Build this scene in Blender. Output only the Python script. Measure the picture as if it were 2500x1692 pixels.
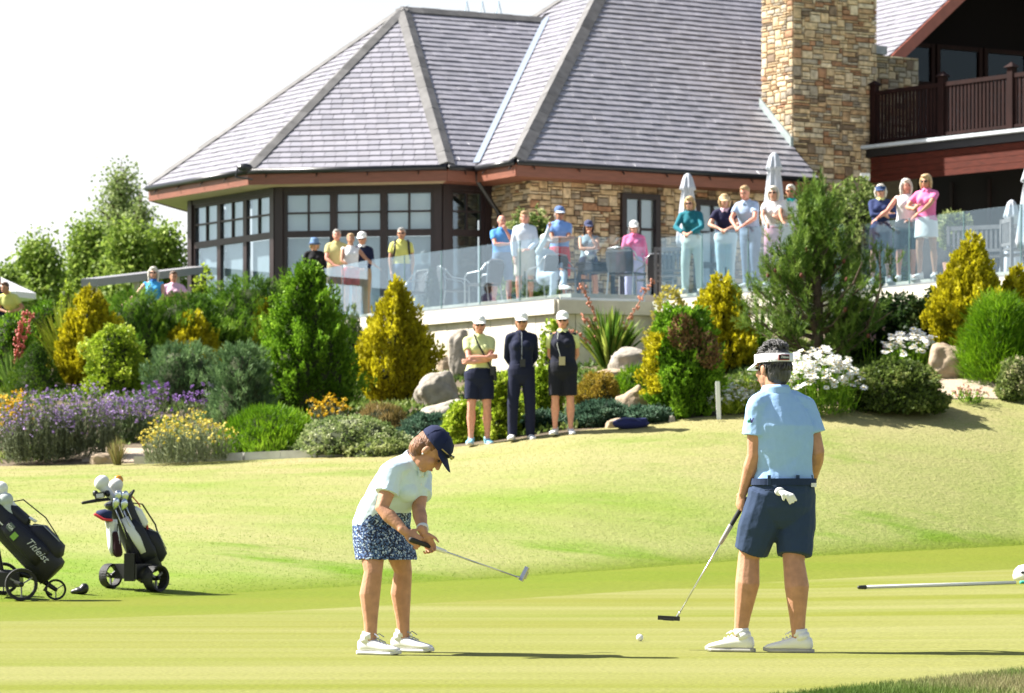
import bpy, bmesh, math, random
import numpy as np
from mathutils import Vector, Matrix, noise as mnoise

for o in list(bpy.data.objects):
    bpy.data.objects.remove(o)
SC = bpy.context.scene
COL = SC.collection
R = math.radians

# ------------------------------------------------------------------ camera, sky, sun, exposure
FPX, CX, HY, CAMZ = 8000.0, 1250.0, 1195.0, 0.91     # focal length in photo pixels, horizon row, eye height
cam = bpy.data.cameras.new('camera')
cam.sensor_width = 36.0
cam.lens = FPX / 2500 * 36
cam.shift_y = (HY - 846) / 2500
cam.clip_start, cam.clip_end = 0.5, 3000
cam.dof.use_dof = True
cam.dof.focus_distance = 18.4
cam.dof.aperture_fstop = 7.5
camo = bpy.data.objects.new('camera', cam)
COL.objects.link(camo)
camo.location = (0, 0, CAMZ)
camo.rotation_euler = (R(90), 0, 0)
SC.camera = camo

SUN_EL, SUN_AZ = R(43.5), R(283)
world = bpy.data.worlds.new('World')
SC.world = world
world.use_nodes = True
wn = world.node_tree
wn.nodes.clear()
w_out = wn.nodes.new('ShaderNodeOutputWorld')
w_bg = wn.nodes.new('ShaderNodeBackground')
sky = wn.nodes.new('ShaderNodeTexSky')
sky.sky_type = 'NISHITA'
sky.sun_disc = False
sky.sun_elevation = SUN_EL
sky.sun_rotation = SUN_AZ
sky.altitude = 50
sky.air_density = 1.0
sky.dust_density = 2.0
sky.ozone_density = 1.0
w_bg.inputs['Strength'].default_value = 0.045
# thin bright high cloud over the whole sky
w_tc = wn.nodes.new('ShaderNodeTexCoord')
w_map = wn.nodes.new('ShaderNodeMapping'); w_map.inputs['Scale'].default_value = (1, 1, 3.0)
w_noise = wn.nodes.new('ShaderNodeTexNoise')
w_noise.inputs['Scale'].default_value = 2.2; w_noise.inputs['Detail'].default_value = 6
w_ramp = wn.nodes.new('ShaderNodeMapRange')
w_ramp.inputs['From Min'].default_value = 0.35; w_ramp.inputs['From Max'].default_value = 0.62
w_ramp.inputs['To Min'].default_value = 0.8; w_ramp.inputs['To Max'].default_value = 1.0
w_sep = wn.nodes.new('ShaderNodeSeparateXYZ')
w_el = wn.nodes.new('ShaderNodeMapRange'); w_el.interpolation_type = 'SMOOTHSTEP'      # bright haze and cloud gather towards the horizon all round
w_el.inputs['From Min'].default_value = 0.02; w_el.inputs['From Max'].default_value = 0.36
w_el.inputs['To Min'].default_value = 1.0; w_el.inputs['To Max'].default_value = 0.10
w_mul = wn.nodes.new('ShaderNodeMath'); w_mul.operation = 'MULTIPLY'
w_mix = wn.nodes.new('ShaderNodeMix'); w_mix.data_type = 'RGBA'
w_mix.inputs['B'].default_value = (9.6, 9.65, 9.65, 1)
wn.links.new(w_tc.outputs['Generated'], w_sep.inputs[0])
wn.links.new(w_sep.outputs['Z'], w_el.inputs['Value'])
wn.links.new(w_el.outputs[0], w_mul.inputs[0])
wn.links.new(w_ramp.outputs[0], w_mul.inputs[1])
wn.links.new(w_tc.outputs['Generated'], w_map.inputs['Vector'])
wn.links.new(w_map.outputs['Vector'], w_noise.inputs['Vector'])
wn.links.new(w_noise.outputs['Fac'], w_ramp.inputs['Value'])
wn.links.new(w_mul.outputs[0], w_mix.inputs['Factor'])
wn.links.new(sky.outputs['Color'], w_mix.inputs['A'])
wn.links.new(w_mix.outputs['Result'], w_bg.inputs['Color'])
wn.links.new(w_bg.outputs['Background'], w_out.inputs['Surface'])

sun = bpy.data.lights.new('sun', 'SUN')
sun.energy = 5.0
sun.angle = R(0.53)
sun.color = (1.0, 0.955, 0.88)
suno = bpy.data.objects.new('sun', sun)
COL.objects.link(suno)
TO_SUN = Vector((math.sin(SUN_AZ) * math.cos(SUN_EL), math.cos(SUN_AZ) * math.cos(SUN_EL), math.sin(SUN_EL)))
suno.rotation_euler = TO_SUN.to_track_quat('Z', 'Y').to_euler()

SC.view_settings.view_transform = 'Standard'
SC.view_settings.look = 'None'
SC.view_settings.exposure = 1.6
SC.view_settings.gamma = 1.0
SC.view_settings.use_curve_mapping = False
SC.cycles.use_denoising = True
SC.cycles.max_bounces = 8
SC.cycles.transparent_max_bounces = 24
SC.cycles.caustics_reflective = False
SC.cycles.caustics_refractive = False

# ------------------------------------------------------------------ helpers
rnd = random.Random(7)

def P(x, y, Y):
    """photo pixel + distance -> point"""
    return Vector(((x - CX) / FPX * Y, Y, CAMZ + (HY - y) / FPX * Y))

def PZ(x, y, z):
    """photo pixel on the level z"""
    Y = (z - CAMZ) * FPX / (HY - y)
    return Vector(((x - CX) / FPX * Y, Y, z))

def tag(o, label=None, cat=None, group=None, kind=None):
    if label: o['label'] = label
    if cat: o['category'] = cat
    if group: o['group'] = group
    if kind: o['kind'] = kind
    return o

def empty(name, loc, label=None, cat=None, group=None, rz=0.0):
    o = bpy.data.objects.new(name, None)
    COL.objects.link(o)
    o.location = loc
    o.rotation_euler = (0, 0, rz)
    o.empty_display_size = 0.1
    return tag(o, label, cat, group)

def link(name, mesh, parent=None, loc=None):
    o = bpy.data.objects.new(name, mesh)
    COL.objects.link(o)
    if parent: o.parent = parent
    if loc is not None: o.location = loc
    return o

# ---- materials
MATS = {}
def srgb(h):
    h = h.lstrip('#')
    c = [int(h[i:i + 2], 16) / 255 for i in (0, 2, 4)]
    return tuple(((v / 12.92) if v <= .04045 else ((v + .055) / 1.055) ** 2.4) for v in c)

def mat(name, col=(.5, .5, .5), rough=.6, metal=0.0, spec=.5, noise=0.0, nscale=30.0, bump=0.0, bscale=60.0,
        attr=False, orand=0.0, sheen=0.0, trans=0.0, coat=0.0, col2=None, coord='Object', stretch=(1, 1, 1)):
    """principled material with optional colour mottling, bump, colour attribute and leaf translucency"""
    if name in MATS: return MATS[name]
    m = bpy.data.materials.new(name)
    m.use_nodes = True
    nt = m.node_tree
    b = nt.nodes['Principled BSDF']
    out = nt.nodes['Material Output']
    b.inputs['Roughness'].default_value = rough
    b.inputs['Metallic'].default_value = metal
    b.inputs['Specular IOR Level'].default_value = spec
    b.inputs['Coat Weight'].default_value = coat
    b.inputs['Sheen Weight'].default_value = sheen
    tc = nt.nodes.new('ShaderNodeTexCoord')
    mp = nt.nodes.new('ShaderNodeMapping'); mp.inputs['Scale'].default_value = stretch
    nt.links.new(tc.outputs[coord], mp.inputs['Vector'])
    src = None
    if attr:
        a = nt.nodes.new('ShaderNodeAttribute'); a.attribute_name = 'Col'
        src = a.outputs['Color']
    else:
        rgb = nt.nodes.new('ShaderNodeRGB'); rgb.outputs[0].default_value = (*col, 1)
        src = rgb.outputs[0]
    if noise > 0:
        n = nt.nodes.new('ShaderNodeTexNoise'); n.inputs['Scale'].default_value = nscale; n.inputs['Detail'].default_value = 5
        nt.links.new(mp.outputs['Vector'], n.inputs['Vector'])
        if col2 is not None:
            rr = nt.nodes.new('ShaderNodeMapRange')
            rr.inputs['From Min'].default_value = .36; rr.inputs['From Max'].default_value = .64
            nt.links.new(n.outputs['Fac'], rr.inputs['Value'])
            mx = nt.nodes.new('ShaderNodeMix'); mx.data_type = 'RGBA'
            mx.inputs['B'].default_value = (*col2, 1)
            nt.links.new(rr.outputs['Result'], mx.inputs['Factor'])
            nt.links.new(src, mx.inputs['A'])
            src = mx.outputs['Result']
        else:
            rr = nt.nodes.new('ShaderNodeMapRange')
            rr.inputs['From Min'].default_value = .3; rr.inputs['From Max'].default_value = .7
            rr.inputs['To Min'].default_value = 1 - noise; rr.inputs['To Max'].default_value = 1 + noise
            nt.links.new(n.outputs['Fac'], rr.inputs['Value'])
            mx = nt.nodes.new('ShaderNodeVectorMath'); mx.operation = 'SCALE'
            nt.links.new(src, mx.inputs[0]); nt.links.new(rr.outputs['Result'], mx.inputs['Scale'])
            src = mx.outputs[0]
    if orand > 0:
        oi = nt.nodes.new('ShaderNodeObjectInfo'); rr = nt.nodes.new('ShaderNodeMapRange')
        rr.inputs['To Min'].default_value = 1 - orand; rr.inputs['To Max'].default_value = 1 + orand
        nt.links.new(oi.outputs['Random'], rr.inputs['Value'])
        mx = nt.nodes.new('ShaderNodeVectorMath'); mx.operation = 'SCALE'
        nt.links.new(src, mx.inputs[0]); nt.links.new(rr.outputs['Result'], mx.inputs['Scale']); src = mx.outputs[0]
    nt.links.new(src, b.inputs['Base Color'])
    if bump > 0:
        n2 = nt.nodes.new('ShaderNodeTexNoise'); n2.inputs['Scale'].default_value = bscale; n2.inputs['Detail'].default_value = 4
        nt.links.new(mp.outputs['Vector'], n2.inputs['Vector'])
        bp = nt.nodes.new('ShaderNodeBump'); bp.inputs['Strength'].default_value = bump; bp.inputs['Distance'].default_value = .02
        nt.links.new(n2.outputs['Fac'], bp.inputs['Height'])
        nt.links.new(bp.outputs['Normal'], b.inputs['Normal'])
    if trans > 0:
        t = nt.nodes.new('ShaderNodeBsdfTranslucent')
        nt.links.new(src, t.inputs['Color'])
        ms = nt.nodes.new('ShaderNodeMixShader'); ms.inputs[0].default_value = trans
        nt.links.new(b.outputs[0], ms.inputs[1]); nt.links.new(t.outputs[0], ms.inputs[2])
        nt.links.new(ms.outputs[0], out.inputs['Surface'])
    MATS[name] = m
    return m

# ---- mesh builder
class MB:
    def __init__(s): s.v, s.f, s.c, s.m = [], [], [], []; s.col = None; s.mi = 0
    def add(s, verts, faces):
        k = len(s.v)
        s.v.extend([tuple(p) for p in verts])
        for f in faces:
            s.f.append(tuple(i + k for i in f)); s.m.append(s.mi)
        s.c.extend([s.col or (1, 1, 1)] * len(verts))
        return s
    def box(s, c, size, ax=None, jit=0):
        c = Vector(c); hx, hy, hz = [q / 2 for q in size]
        ax = ax or (Vector((1, 0, 0)), Vector((0, 1, 0)), Vector((0, 0, 1)))
        vs = []
        for k in (-1, 1):
            for j in (-1, 1):
                for i in (-1, 1):
                    p = c + ax[0] * hx * i + ax[1] * hy * j + ax[2] * hz * k
                    if jit: p += Vector((rnd.uniform(-jit, jit), rnd.uniform(-jit, jit), rnd.uniform(-jit, jit)))
                    vs.append(p)
        return s.add(vs, [(0, 2, 3, 1), (4, 5, 7, 6), (0, 1, 5, 4), (2, 6, 7, 3), (0, 4, 6, 2), (1, 3, 7, 5)])
    def bar(s, a, b, w, h, up=(0, 0, 1)):
        a, b = Vector(a), Vector(b); d = b - a; L = d.length; d.normalize()
        u = Vector(up); x = d.cross(u)
        if x.length < 1e-4: x = d.cross(Vector((0, 1, 0)))
        x.normalize(); z = x.cross(d).normalized()
        return s.box((a + b) / 2, (L, w, h), (d, x, z))
    def prism(s, poly, off):
        off = Vector(off); n = len(poly)
        vs = [Vector(p) for p in poly] + [Vector(p) + off for p in poly]
        fs = [tuple(range(n))[::-1], tuple(range(n, 2 * n))]
        fs += [(i, (i + 1) % n, n + (i + 1) % n, n + i) for i in range(n)]
        return s.add(vs, fs)
    def rings(s, rings, cap=True):
        """rings: list of lists of points, all the same length"""
        n = len(rings[0]); vs = [p for r in rings for p in r]; fs = []
        for i in range(len(rings) - 1):
            for j in range(n):
                a, b = i * n + j, i * n + (j + 1) % n
                fs.append((a, b, b + n, a + n))
        if cap:
            fs.append(tuple(range(n))[::-1]); k = (len(rings) - 1) * n
            fs.append(tuple(range(k, k + n)))
        return s.add(vs, fs)
    def tube(s, pts, rad, n=10, round_ends=True, flat=1.0, right=None):
        pts = [Vector(p) for p in pts]
        if not isinstance(rad, (list, tuple)): rad = [rad] * len(pts)
        rad = list(rad)
        if round_ends:
            d0 = (pts[0] - pts[1]).normalized(); d1 = (pts[-1] - pts[-2]).normalized()
            pts = [pts[0] + d0 * rad[0] * .85, pts[0] + d0 * rad[0] * .5] + pts + [pts[-1] + d1 * rad[-1] * .5, pts[-1] + d1 * rad[-1] * .85]
            rad = [rad[0] * .45, rad[0] * .85] + rad + [rad[-1] * .85, rad[-1] * .45]
        prev = None; rs = []
        for i, p in enumerate(pts):
            t = (pts[min(i + 1, len(pts) - 1)] - pts[max(i - 1, 0)])
            if t.length < 1e-9: t = Vector((0, 0, 1))
            t.normalize()
            if prev is None:
                u = Vector(right) if right is not None else (Vector((1, 0, 0)) if abs(t.x) < .8 else Vector((0, 1, 0)))
            else: u = prev
            u = (u - t * u.dot(t)); u.normalize(); w = t.cross(u); prev = u
            rs.append([p + u * math.cos(2 * math.pi * k / n) * rad[i] + w * math.sin(2 * math.pi * k / n) * rad[i] * flat for k in range(n)])
        return s.rings(rs)
    def loft(s, secs, n=18, power=2.0):
        """secs: (centre, right, forward, rx, ry) elliptical sections"""
        rs = []
        for c, r, f, rx, ry in secs:
            c, r, f = Vector(c), Vector(r), Vector(f); ring = []
            for k in range(n):
                a = 2 * math.pi * k / n; ca, sa = math.cos(a), math.sin(a)
                e = 2 / power
                ring.append(c + r * rx * math.copysign(abs(ca) ** e, ca) + f * ry * math.copysign(abs(sa) ** e, sa))
            rs.append(ring)
        return s.rings(rs)
    def ell(s, c, r, M=None, n=14, m=9):
        c = Vector(c); rs = []
        for i in range(1, m):
            t = math.pi * i / m; ring = []
            for k in range(n):
                a = 2 * math.pi * k / n
                q = Vector((r[0] * math.sin(t) * math.cos(a), r[1] * math.sin(t) * math.sin(a), -r[2] * math.cos(t)))
                ring.append(c + (M @ q if M else q))
            rs.append(ring)
        return s.rings(rs)
    def mesh(s, name, mats, smooth=False, colors=False):
        me = bpy.data.meshes.new(name)
        me.from_pydata(s.v, [], s.f)
        if not isinstance(mats, (list, tuple)): mats = [mats]
        for m in mats: me.materials.append(m)
        if len(mats) > 1: me.polygons.foreach_set('material_index', s.m)
        if colors:
            a = me.color_attributes.new('Col', 'FLOAT_COLOR', 'POINT')
            a.data.foreach_set('color', [q for c in s.c for q in (*c, 1)])
        if smooth: me.polygons.foreach_set('use_smooth', [True] * len(s.f))
        me.update()
        bm = bmesh.new(); bm.from_mesh(me); bmesh.ops.recalc_face_normals(bm, faces=bm.faces); bm.to_mesh(me); bm.free()
        return me
    def obj(s, name, mats, parent=None, loc=None, smooth=False, colors=False):
        return link(name, s.mesh(name, mats, smooth, colors), parent, loc)

def fastmesh(name, quads, colors, material):
    """quads: (n,k,3) array of separate faces; colors (n,3)"""
    n, k, _ = quads.shape
    me = bpy.data.meshes.new(name)
    me.vertices.add(n * k)
    me.vertices.foreach_set('co', quads.reshape(-1).astype(np.float32))
    me.loops.add(n * k)
    me.loops.foreach_set('vertex_index', np.arange(n * k, dtype=np.int32))
    me.polygons.add(n)
    me.polygons.foreach_set('loop_start', np.arange(0, n * k, k, dtype=np.int32))
    me.polygons.foreach_set('loop_total', np.full(n, k, dtype=np.int32))
    me.materials.append(material)
    a = me.color_attributes.new('Col', 'FLOAT_COLOR', 'POINT')
    c4 = np.ones((n, k, 4), np.float32); c4[:, :, :3] = colors[:, None, :]
    a.data.foreach_set('color', c4.reshape(-1))
    me.update(); me.validate()
    return me

def lerp_table(tab, x):
    xs = [t[0] for t in tab]; ys = [t[1] for t in tab]
    return float(np.interp(x, xs, ys))

# ------------------------------------------------------------------ terrain
T_green = [(-600, 1530), (0, 1517), (520, 1500), (1250, 1462), (1900, 1420), (2500, 1388), (3100, 1372)]
T_apron = [(-600, 1480), (0, 1470), (520, 1450), (1250, 1410), (1900, 1362), (2500, 1331), (3100, 1312)]
T_aprY = [(0, 26.6), (520, 28.6), (1250, 32.6), (1900, 36.2), (2500, 39), (3100, 40)]
T_bord = [(-600, 1140), (0, 1138), (400, 1130), (950, 1108), (1150, 1087), (1400, 1053), (1700, 1020), (2100, 986), (2500, 968), (3100, 950)]
T_borY = [(0, 44.5), (950, 43.6), (1400, 43), (2000, 43.6), (2500, 44.8), (3100, 45)]
T_walY = [(-600, 66), (0, 64), (700, 63), (890, 61.5), (1360, 55.9), (1600, 56.4), (1900, 53), (2100, 53.4), (2500, 49.2), (3100, 47)]
T_walZ = [(0, 3.65), (600, 3.6), (890, 3.2), (1100, 3.0), (1360, 2.95), (1600, 3.2), (1900, 3.5), (2500, 3.7)]

def column(xp):
    """list of (Y, z) from the eye outwards for one photo column"""
    zg = lerp_table([(0, 0), (1900, 0.0), (2500, .05)], xp)
    yg = lerp_table(T_green, xp); Yg = (CAMZ - zg) * FPX / (yg - HY)
    Ya = lerp_table(T_aprY, xp); za = CAMZ - (lerp_table(T_apron, xp) - HY) * Ya / FPX
    Yb = lerp_table(T_borY, xp); zb = CAMZ - (lerp_table(T_bord, xp) - HY) * Yb / FPX
    Yw = lerp_table(T_walY, xp); zw = lerp_table(T_walZ, xp)
    return Yg, zg, Ya, za, Yb, zb, Yw, zw

def height(X, Y):
    xp = CX + X / max(Y, 1) * FPX
    Yg, zg, Ya, za, Yb, zb, Yw, zw = column(xp)
    if Y <= 15: return 0.0
    if Y <= Yg: return zg * (Y - 15) / (Yg - 15)
    if Y <= Ya: return zg + (za - zg) * (Y - Yg) / (Ya - Yg)
    if Y <= Yb:
        t = (Y - Ya) / (Yb - Ya)
        return za + (zb - za) * (t * .82 + .18 * t * t * (3 - 2 * t)) + .05 * math.sin(t * math.pi) * mnoise.noise(Vector((X * .35, Y * .35, 3)))
    if Y <= Yw:
        t = (Y - Yb) / (Yw - Yb)
        return zb + (zw - zb) * t + .12 * math.sin(t * math.pi) * mnoise.noise(Vector((X * .5, Y * .5, 9)))
    return zw

def ground(x, y, y0=18.0, y1=75.0):
    """where the ray through a photo pixel meets the ground"""
    Y = y0
    while Y < y1:
        p = P(x, y, Y)
        if p.z <= height(p.x, Y):
            break
        Y += .05
    p = P(x, y, Y)
    return Vector((p.x, Y, height(p.x, Y)))

def strip(name, xs, rowfun, nrow, m, edge=0.0):
    """sheet between two curves over the photo columns xs; rowfun(xp,t)->Y"""
    vs, fs = [], []
    for xp in xs:
        for j in range(nrow + 1):
            Y = rowfun(xp, j / nrow); X = (xp - CX) / FPX * Y
            vs.append((X, Y, height(X, Y)))
    n = nrow + 1
    for i in range(len(xs) - 1):
        for j in range(nrow):
            a = i * n + j
            fs.append((a, a + n, a + n + 1, a + 1))
    b = MB(); b.add(vs, fs)
    if edge: b.c = [(max(0.0, 1 - (j / nrow) / edge), j / nrow, 0) for _ in xs for j in range(n)]
    o = b.obj(name, m, smooth=True, colors=bool(edge))
    tag(o, kind='structure')
    return o

def turf(name, cols, scale, dry, bump, bscale, stripe=0.0, stretch=(1, 1, 1), rough=.75, fine=1.0, edgecol=None):
    m = bpy.data.materials.new(name); m.use_nodes = True; nt = m.node_tree
    b = nt.nodes['Principled BSDF']; b.inputs['Roughness'].default_value = rough
    b.inputs['Specular IOR Level'].default_value = .06
    tc = nt.nodes.new('ShaderNodeTexCoord')
    mp = nt.nodes.new('ShaderNodeMapping'); mp.inputs['Scale'].default_value = stretch
    nt.links.new(tc.outputs['Object'], mp.inputs['Vector'])
    def nz(sc, det, lo, hi, vec=mp):
        n = nt.nodes.new('ShaderNodeTexNoise'); n.inputs['Scale'].default_value = sc; n.inputs['Detail'].default_value = det
        n.inputs['Roughness'].default_value = .65
        nt.links.new(vec.outputs[0], n.inputs['Vector'])
        r = nt.nodes.new('ShaderNodeMapRange'); r.inputs['From Min'].default_value = lo; r.inputs['From Max'].default_value = hi
        nt.links.new(n.outputs['Fac'], r.inputs['Value']); return r
    def mix(f, a, bb):
        x = nt.nodes.new('ShaderNodeMix'); x.data_type = 'RGBA'
        if isinstance(f, float): x.inputs['Factor'].default_value = f
        else: nt.links.new(f.outputs[0], x.inputs['Factor'])
        for k, s_ in (('A', a), ('B', bb)):
            if isinstance(s_, tuple): x.inputs[k].default_value = (*s_, 1)
            else: nt.links.new(s_, x.inputs[k])
        return x.outputs['Result']
    c = mix(nz(scale, 6, .35, .65), cols[0], cols[1])
    c = mix(nz(scale * .35, 7, .5 - dry * .3, .72), c, cols[2])
    if len(cols) == 3 and fine < 1:
        c = mix(nz(scale * .9, 5, .54, .66), c, (.125, .215, .02))
    if stripe:
        ms = nt.nodes.new('ShaderNodeMapping'); ms.inputs['Rotation'].default_value = (0, 0, R(8)); ms.inputs['Scale'].default_value = (.05, .62, 1)
        nt.links.new(tc.outputs['Object'], ms.inputs['Vector'])
        c = mix(nz(1.0, 3, .4, .6, ms), c, cols[3])
    if edgecol:
        ea = nt.nodes.new('ShaderNodeAttribute'); ea.attribute_name = 'Col'
        es = nt.nodes.new('ShaderNodeSeparateColor'); nt.links.new(ea.outputs['Color'], es.inputs[0])
        if fine < 1:      # turf dries out in patches towards the top of the bank
            pn = nz(.8, 6, .25, .75); ad = nt.nodes.new('ShaderNodeMath'); ad.operation = 'MULTIPLY_ADD'; ad.inputs[1].default_value = 1.35
            nt.links.new(es.outputs[1], ad.inputs[0]); sb = nt.nodes.new('ShaderNodeMath'); sb.operation = 'SUBTRACT'; sb.inputs[1].default_value = 1.15
            nt.links.new(pn.outputs[0], sb.inputs[0]); nt.links.new(sb.outputs[0], ad.inputs[2]); ad.use_clamp = True
            c = mix(ad, c, (.325, .275, .14))
        mm_ = nt.nodes.new('ShaderNodeMath'); mm_.operation = 'MULTIPLY'; mm_.inputs[1].default_value = 1.0; mm_.use_clamp = True
        nt.links.new(es.outputs[0], mm_.inputs[0])
        c = mix(mm_, c, edgecol)
    fineN = nz(bscale, 3, .3, .7)
    mm = nt.nodes.new('ShaderNodeMapRange'); mm.inputs['To Min'].default_value = 1 - .25 * fine; mm.inputs['To Max'].default_value = 1 + .22 * fine
    nt.links.new(fineN.outputs[0], mm.inputs['Value'])
    sc_ = nt.nodes.new('ShaderNodeVectorMath'); sc_.operation = 'SCALE'
    nt.links.new(c, sc_.inputs[0]); nt.links.new(mm.outputs[0], sc_.inputs['Scale'])
    nt.links.new(sc_.outputs[0], b.inputs['Base Color'])
    bp = nt.nodes.new('ShaderNodeBump'); bp.inputs['Strength'].default_value = bump; bp.inputs['Distance'].default_value = .03
    nt.links.new(fineN.outputs[0], bp.inputs['Height']); nt.links.new(bp.outputs[0], b.inputs['Normal'])
    return m

m_green = turf('green_turf', [(.142, .178, .022), (.155, .182, .024), (.19, .185, .04), (.225, .225, .08)], .5, .5, .2, 80, stripe=1, stretch=(.5, 1, 1), fine=1.5)
m_apron = turf('apron_turf', [(.118, .168, .016), (.13, .173, .018), (.17, .178, .03)], .5, .5, .25, 40, stretch=(.5, 1, 1), edgecol=(.155, .18, .028))
m_rough = turf('rough_turf', [(.135, .232, .02), (.19, .248, .045), (.32, .29, .14)], .55, .55, .4, 26, stretch=(.55, 1, 1), fine=.5, edgecol=(.13, .175, .018))
m_soil = mat('garden_soil', (.12, .09, .055), .95, noise=.35, nscale=9, bump=.6, bscale=40)
m_near = turf('near_fringe', [(.11, .18, .03), (.15, .20, .05), (.23, .21, .10)], 3, .9, .5, 60)

XS = list(np.linspace(-600, 3100, 149))
def near_edge(xp):   # near edge of the putting green (fringe shows in the right-hand corner)
    return CAMZ * FPX / (lerp_table([(-600, 1990), (1000, 1810), (1500, 1752), (2060, 1686), (2500, 1642), (3100, 1592)], xp) - HY)
strip('near_fringe', XS, lambda xp, t: 4 + (near_edge(xp) - 4) * t, 8, m_near)
strip('putting_green', XS, lambda xp, t: near_edge(xp) + (column(xp)[0] - near_edge(xp)) * t, 16, m_green)
strip('green_apron', XS, lambda xp, t: column(xp)[0] + (column(xp)[2] - column(xp)[0]) * t, 12, m_apron, edge=.45)
strip('grass_bank', XS, lambda xp, t: column(xp)[2] + (column(xp)[4] - column(xp)[2]) * t, 48, m_rough, edge=.10)
strip('garden_ground', XS, lambda xp, t: column(xp)[4] + (column(xp)[6] - column(xp)[4]) * t, 24, m_soil)
m_lawn = mat('far_grass', (.09, .14, .04), .9, noise=.3, nscale=.3)
strip('far_ground', XS, lambda xp, t: column(xp)[6] + t * 120, 4, m_lawn)
b = MB(); b.add([(-1500, -50, -.6), (1500, -50, -.6), (1500, 2500, -.6), (-1500, 2500, -.6)], [(0, 1, 2, 3)])
tag(b.obj('countryside_ground', m_lawn), kind='structure')

# grass blades on the bank, the apron lip and the near fringe
def shade(X, Y):      # drier turf towards the top of the bank
    c = column(CX + X / Y * FPX); return .16 + .5 * min(max((Y - c[2]) / (c[4] - c[2]), 0), 1) if Y > 20 else .45
def blades(name, n, pick, hgt, wid, cols, seed):
    g = np.random.default_rng(seed)
    V = np.zeros((n, 3, 3), np.float32); C = np.zeros((n, 3), np.float32)
    cols = np.array(cols)
    for i in range(n):
        X, Y = pick(g)
        z = height(X, Y)
        h = hgt * g.uniform(.5, 1.2); w = wid
        a = g.uniform(0, math.pi); lx, ly = g.normal(0, .35, 2) * h
        dx, dy = math.cos(a) * w, math.sin(a) * w
        V[i] = ((X - dx, Y - dy, z - .004), (X + dx, Y + dy, z - .004), (X + lx, Y + ly, z + h))
        q = mnoise.noise(Vector((X * .55, Y * .8, 1))) * .8 + shade(X, Y) + g.normal(0, .10)
        q = min(max(q, 0), .999) * (len(cols) - 1); k = int(q)
        C[i] = (cols[k] * (1 - q + k) + cols[k + 1] * (q - k)) * g.uniform(.88, 1.1)
    me = fastmesh(name, V, C, mat('grass_blade', attr=True, rough=.7, trans=.35, spec=.2))
    return tag(link(name, me), kind='stuff')
def pick_bank(g):
    while True:
        xp = g.uniform(-60, 2560); c = column(xp); t = g.uniform(0, 1) ** .9
        Y = c[2] + (c[4] - c[2]) * t
        return (xp - CX) / FPX * Y, Y
tag(blades('bank_grass', 60000, pick_bank, .010, .005, [(.132, .25, .018), (.18, .26, .036), (.245, .258, .08), (.33, .30, .15)], 1), 'dry mown rough grass covering the bank above the green', 'grass')
def pick_near(g):
    xp = g.uniform(1500, 2600); Y = near_edge(xp) - abs(g.normal(0, .9)) - .01
    return (xp - CX) / FPX * Y, Y
tag(blades('fringe_grass', 26000, pick_near, .035, .0035, [(.07, .13, .02), (.13, .20, .04), (.25, .24, .11), (.34, .29, .16)], 2), 'longer coarse grass fringe in front of the putting green', 'grass')
# ------------------------------------------------------------------ club house
V2 = lambda x, y: Vector((x, y, 0))
EZ = 7.67
m_deck = mat('roof_felt', (.06, .06, .07), .9)
m_slate = mat('slate', attr=True, rough=.36, spec=.6, noise=.12, nscale=6, bump=.15, bscale=25)
m_tile = mat('ridge_clay', (.115, .112, .112), .7, orand=.16, noise=.25, nscale=5, bump=.2, bscale=40)
m_fascia = mat('stained_fascia', (.21, .075, .045), .5, noise=.15, nscale=3, stretch=(1, 1, 8))
m_soffit = mat('soffit_board', (.52, .40, .27), .6, noise=.12, nscale=4)
m_gutter = mat('black_gutter', (.012, .013, .016), .35)
m_frame = mat('dark_timber', (.022, .012, .013), .45, noise=.25, nscale=8, stretch=(1, 1, .2))
m_maho = mat('shaded_mahogany', (.018, .006, .005), .75, spec=.15, noise=.3, nscale=6, stretch=(1, 1, .3))  # mahogany darkened in its colour to stand for shade on balcony and gable
m_mortar = mat('mortar', (.17, .135, .09), .95, noise=.2, nscale=20)
m_stone = mat('wall_stone', attr=True, rough=.85, orand=.18, noise=.35, nscale=9, bump=.5, bscale=28)
m_lead = mat('lead_sheet', (.28, .33, .33), .5, noise=.2, nscale=4)
m_blind = mat('roller_blind', (.62, .66, .66), .8, noise=.04, nscale=3)
m_blind2 = mat('grey_blind', (.33, .38, .42), .8, noise=.06, nscale=3)
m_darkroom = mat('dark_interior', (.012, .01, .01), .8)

def glass_mat(name, tint=(.86, .93, .95), ior=1.5, boost=1.0):
    m = bpy.data.materials.new(name); m.use_nodes = True; nt = m.node_tree; nt.nodes.clear()
    out = nt.nodes.new('ShaderNodeOutputMaterial'); tr = nt.nodes.new('ShaderNodeBsdfTransparent'); gl = nt.nodes.new('ShaderNodeBsdfGlossy')
    gl.inputs['Roughness'].default_value = .015
    tr.inputs['Color'].default_value = (*tint, 1); gl.inputs['Color'].default_value = (.72, .87, 1, 1)  # blue of the reflected sky put into the gloss colour
    lw = nt.nodes.new('ShaderNodeLayerWeight'); lw.inputs['Blend'].default_value = .5
    pw_ = nt.nodes.new('ShaderNodeMath'); pw_.operation = 'POWER'; pw_.inputs[1].default_value = 3.1
    nt.links.new(lw.outputs['Facing'], pw_.inputs[0])
    fr = nt.nodes.new('ShaderNodeMapRange'); r0 = ((ior - 1) / (ior + 1)) ** 2
    fr.inputs['To Min'].default_value = r0; fr.inputs['To Max'].default_value = 1.0
    nt.links.new(pw_.outputs[0], fr.inputs['Value'])
    mx = nt.nodes.new('ShaderNodeMixShader')
    nt.links.new(fr.outputs[0], mx.inputs[0]); nt.links.new(tr.outputs[0], mx.inputs[1]); nt.links.new(gl.outputs[0], mx.inputs[2])
    nt.links.new(mx.outputs[0], out.inputs['Surface'])
    return m
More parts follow.
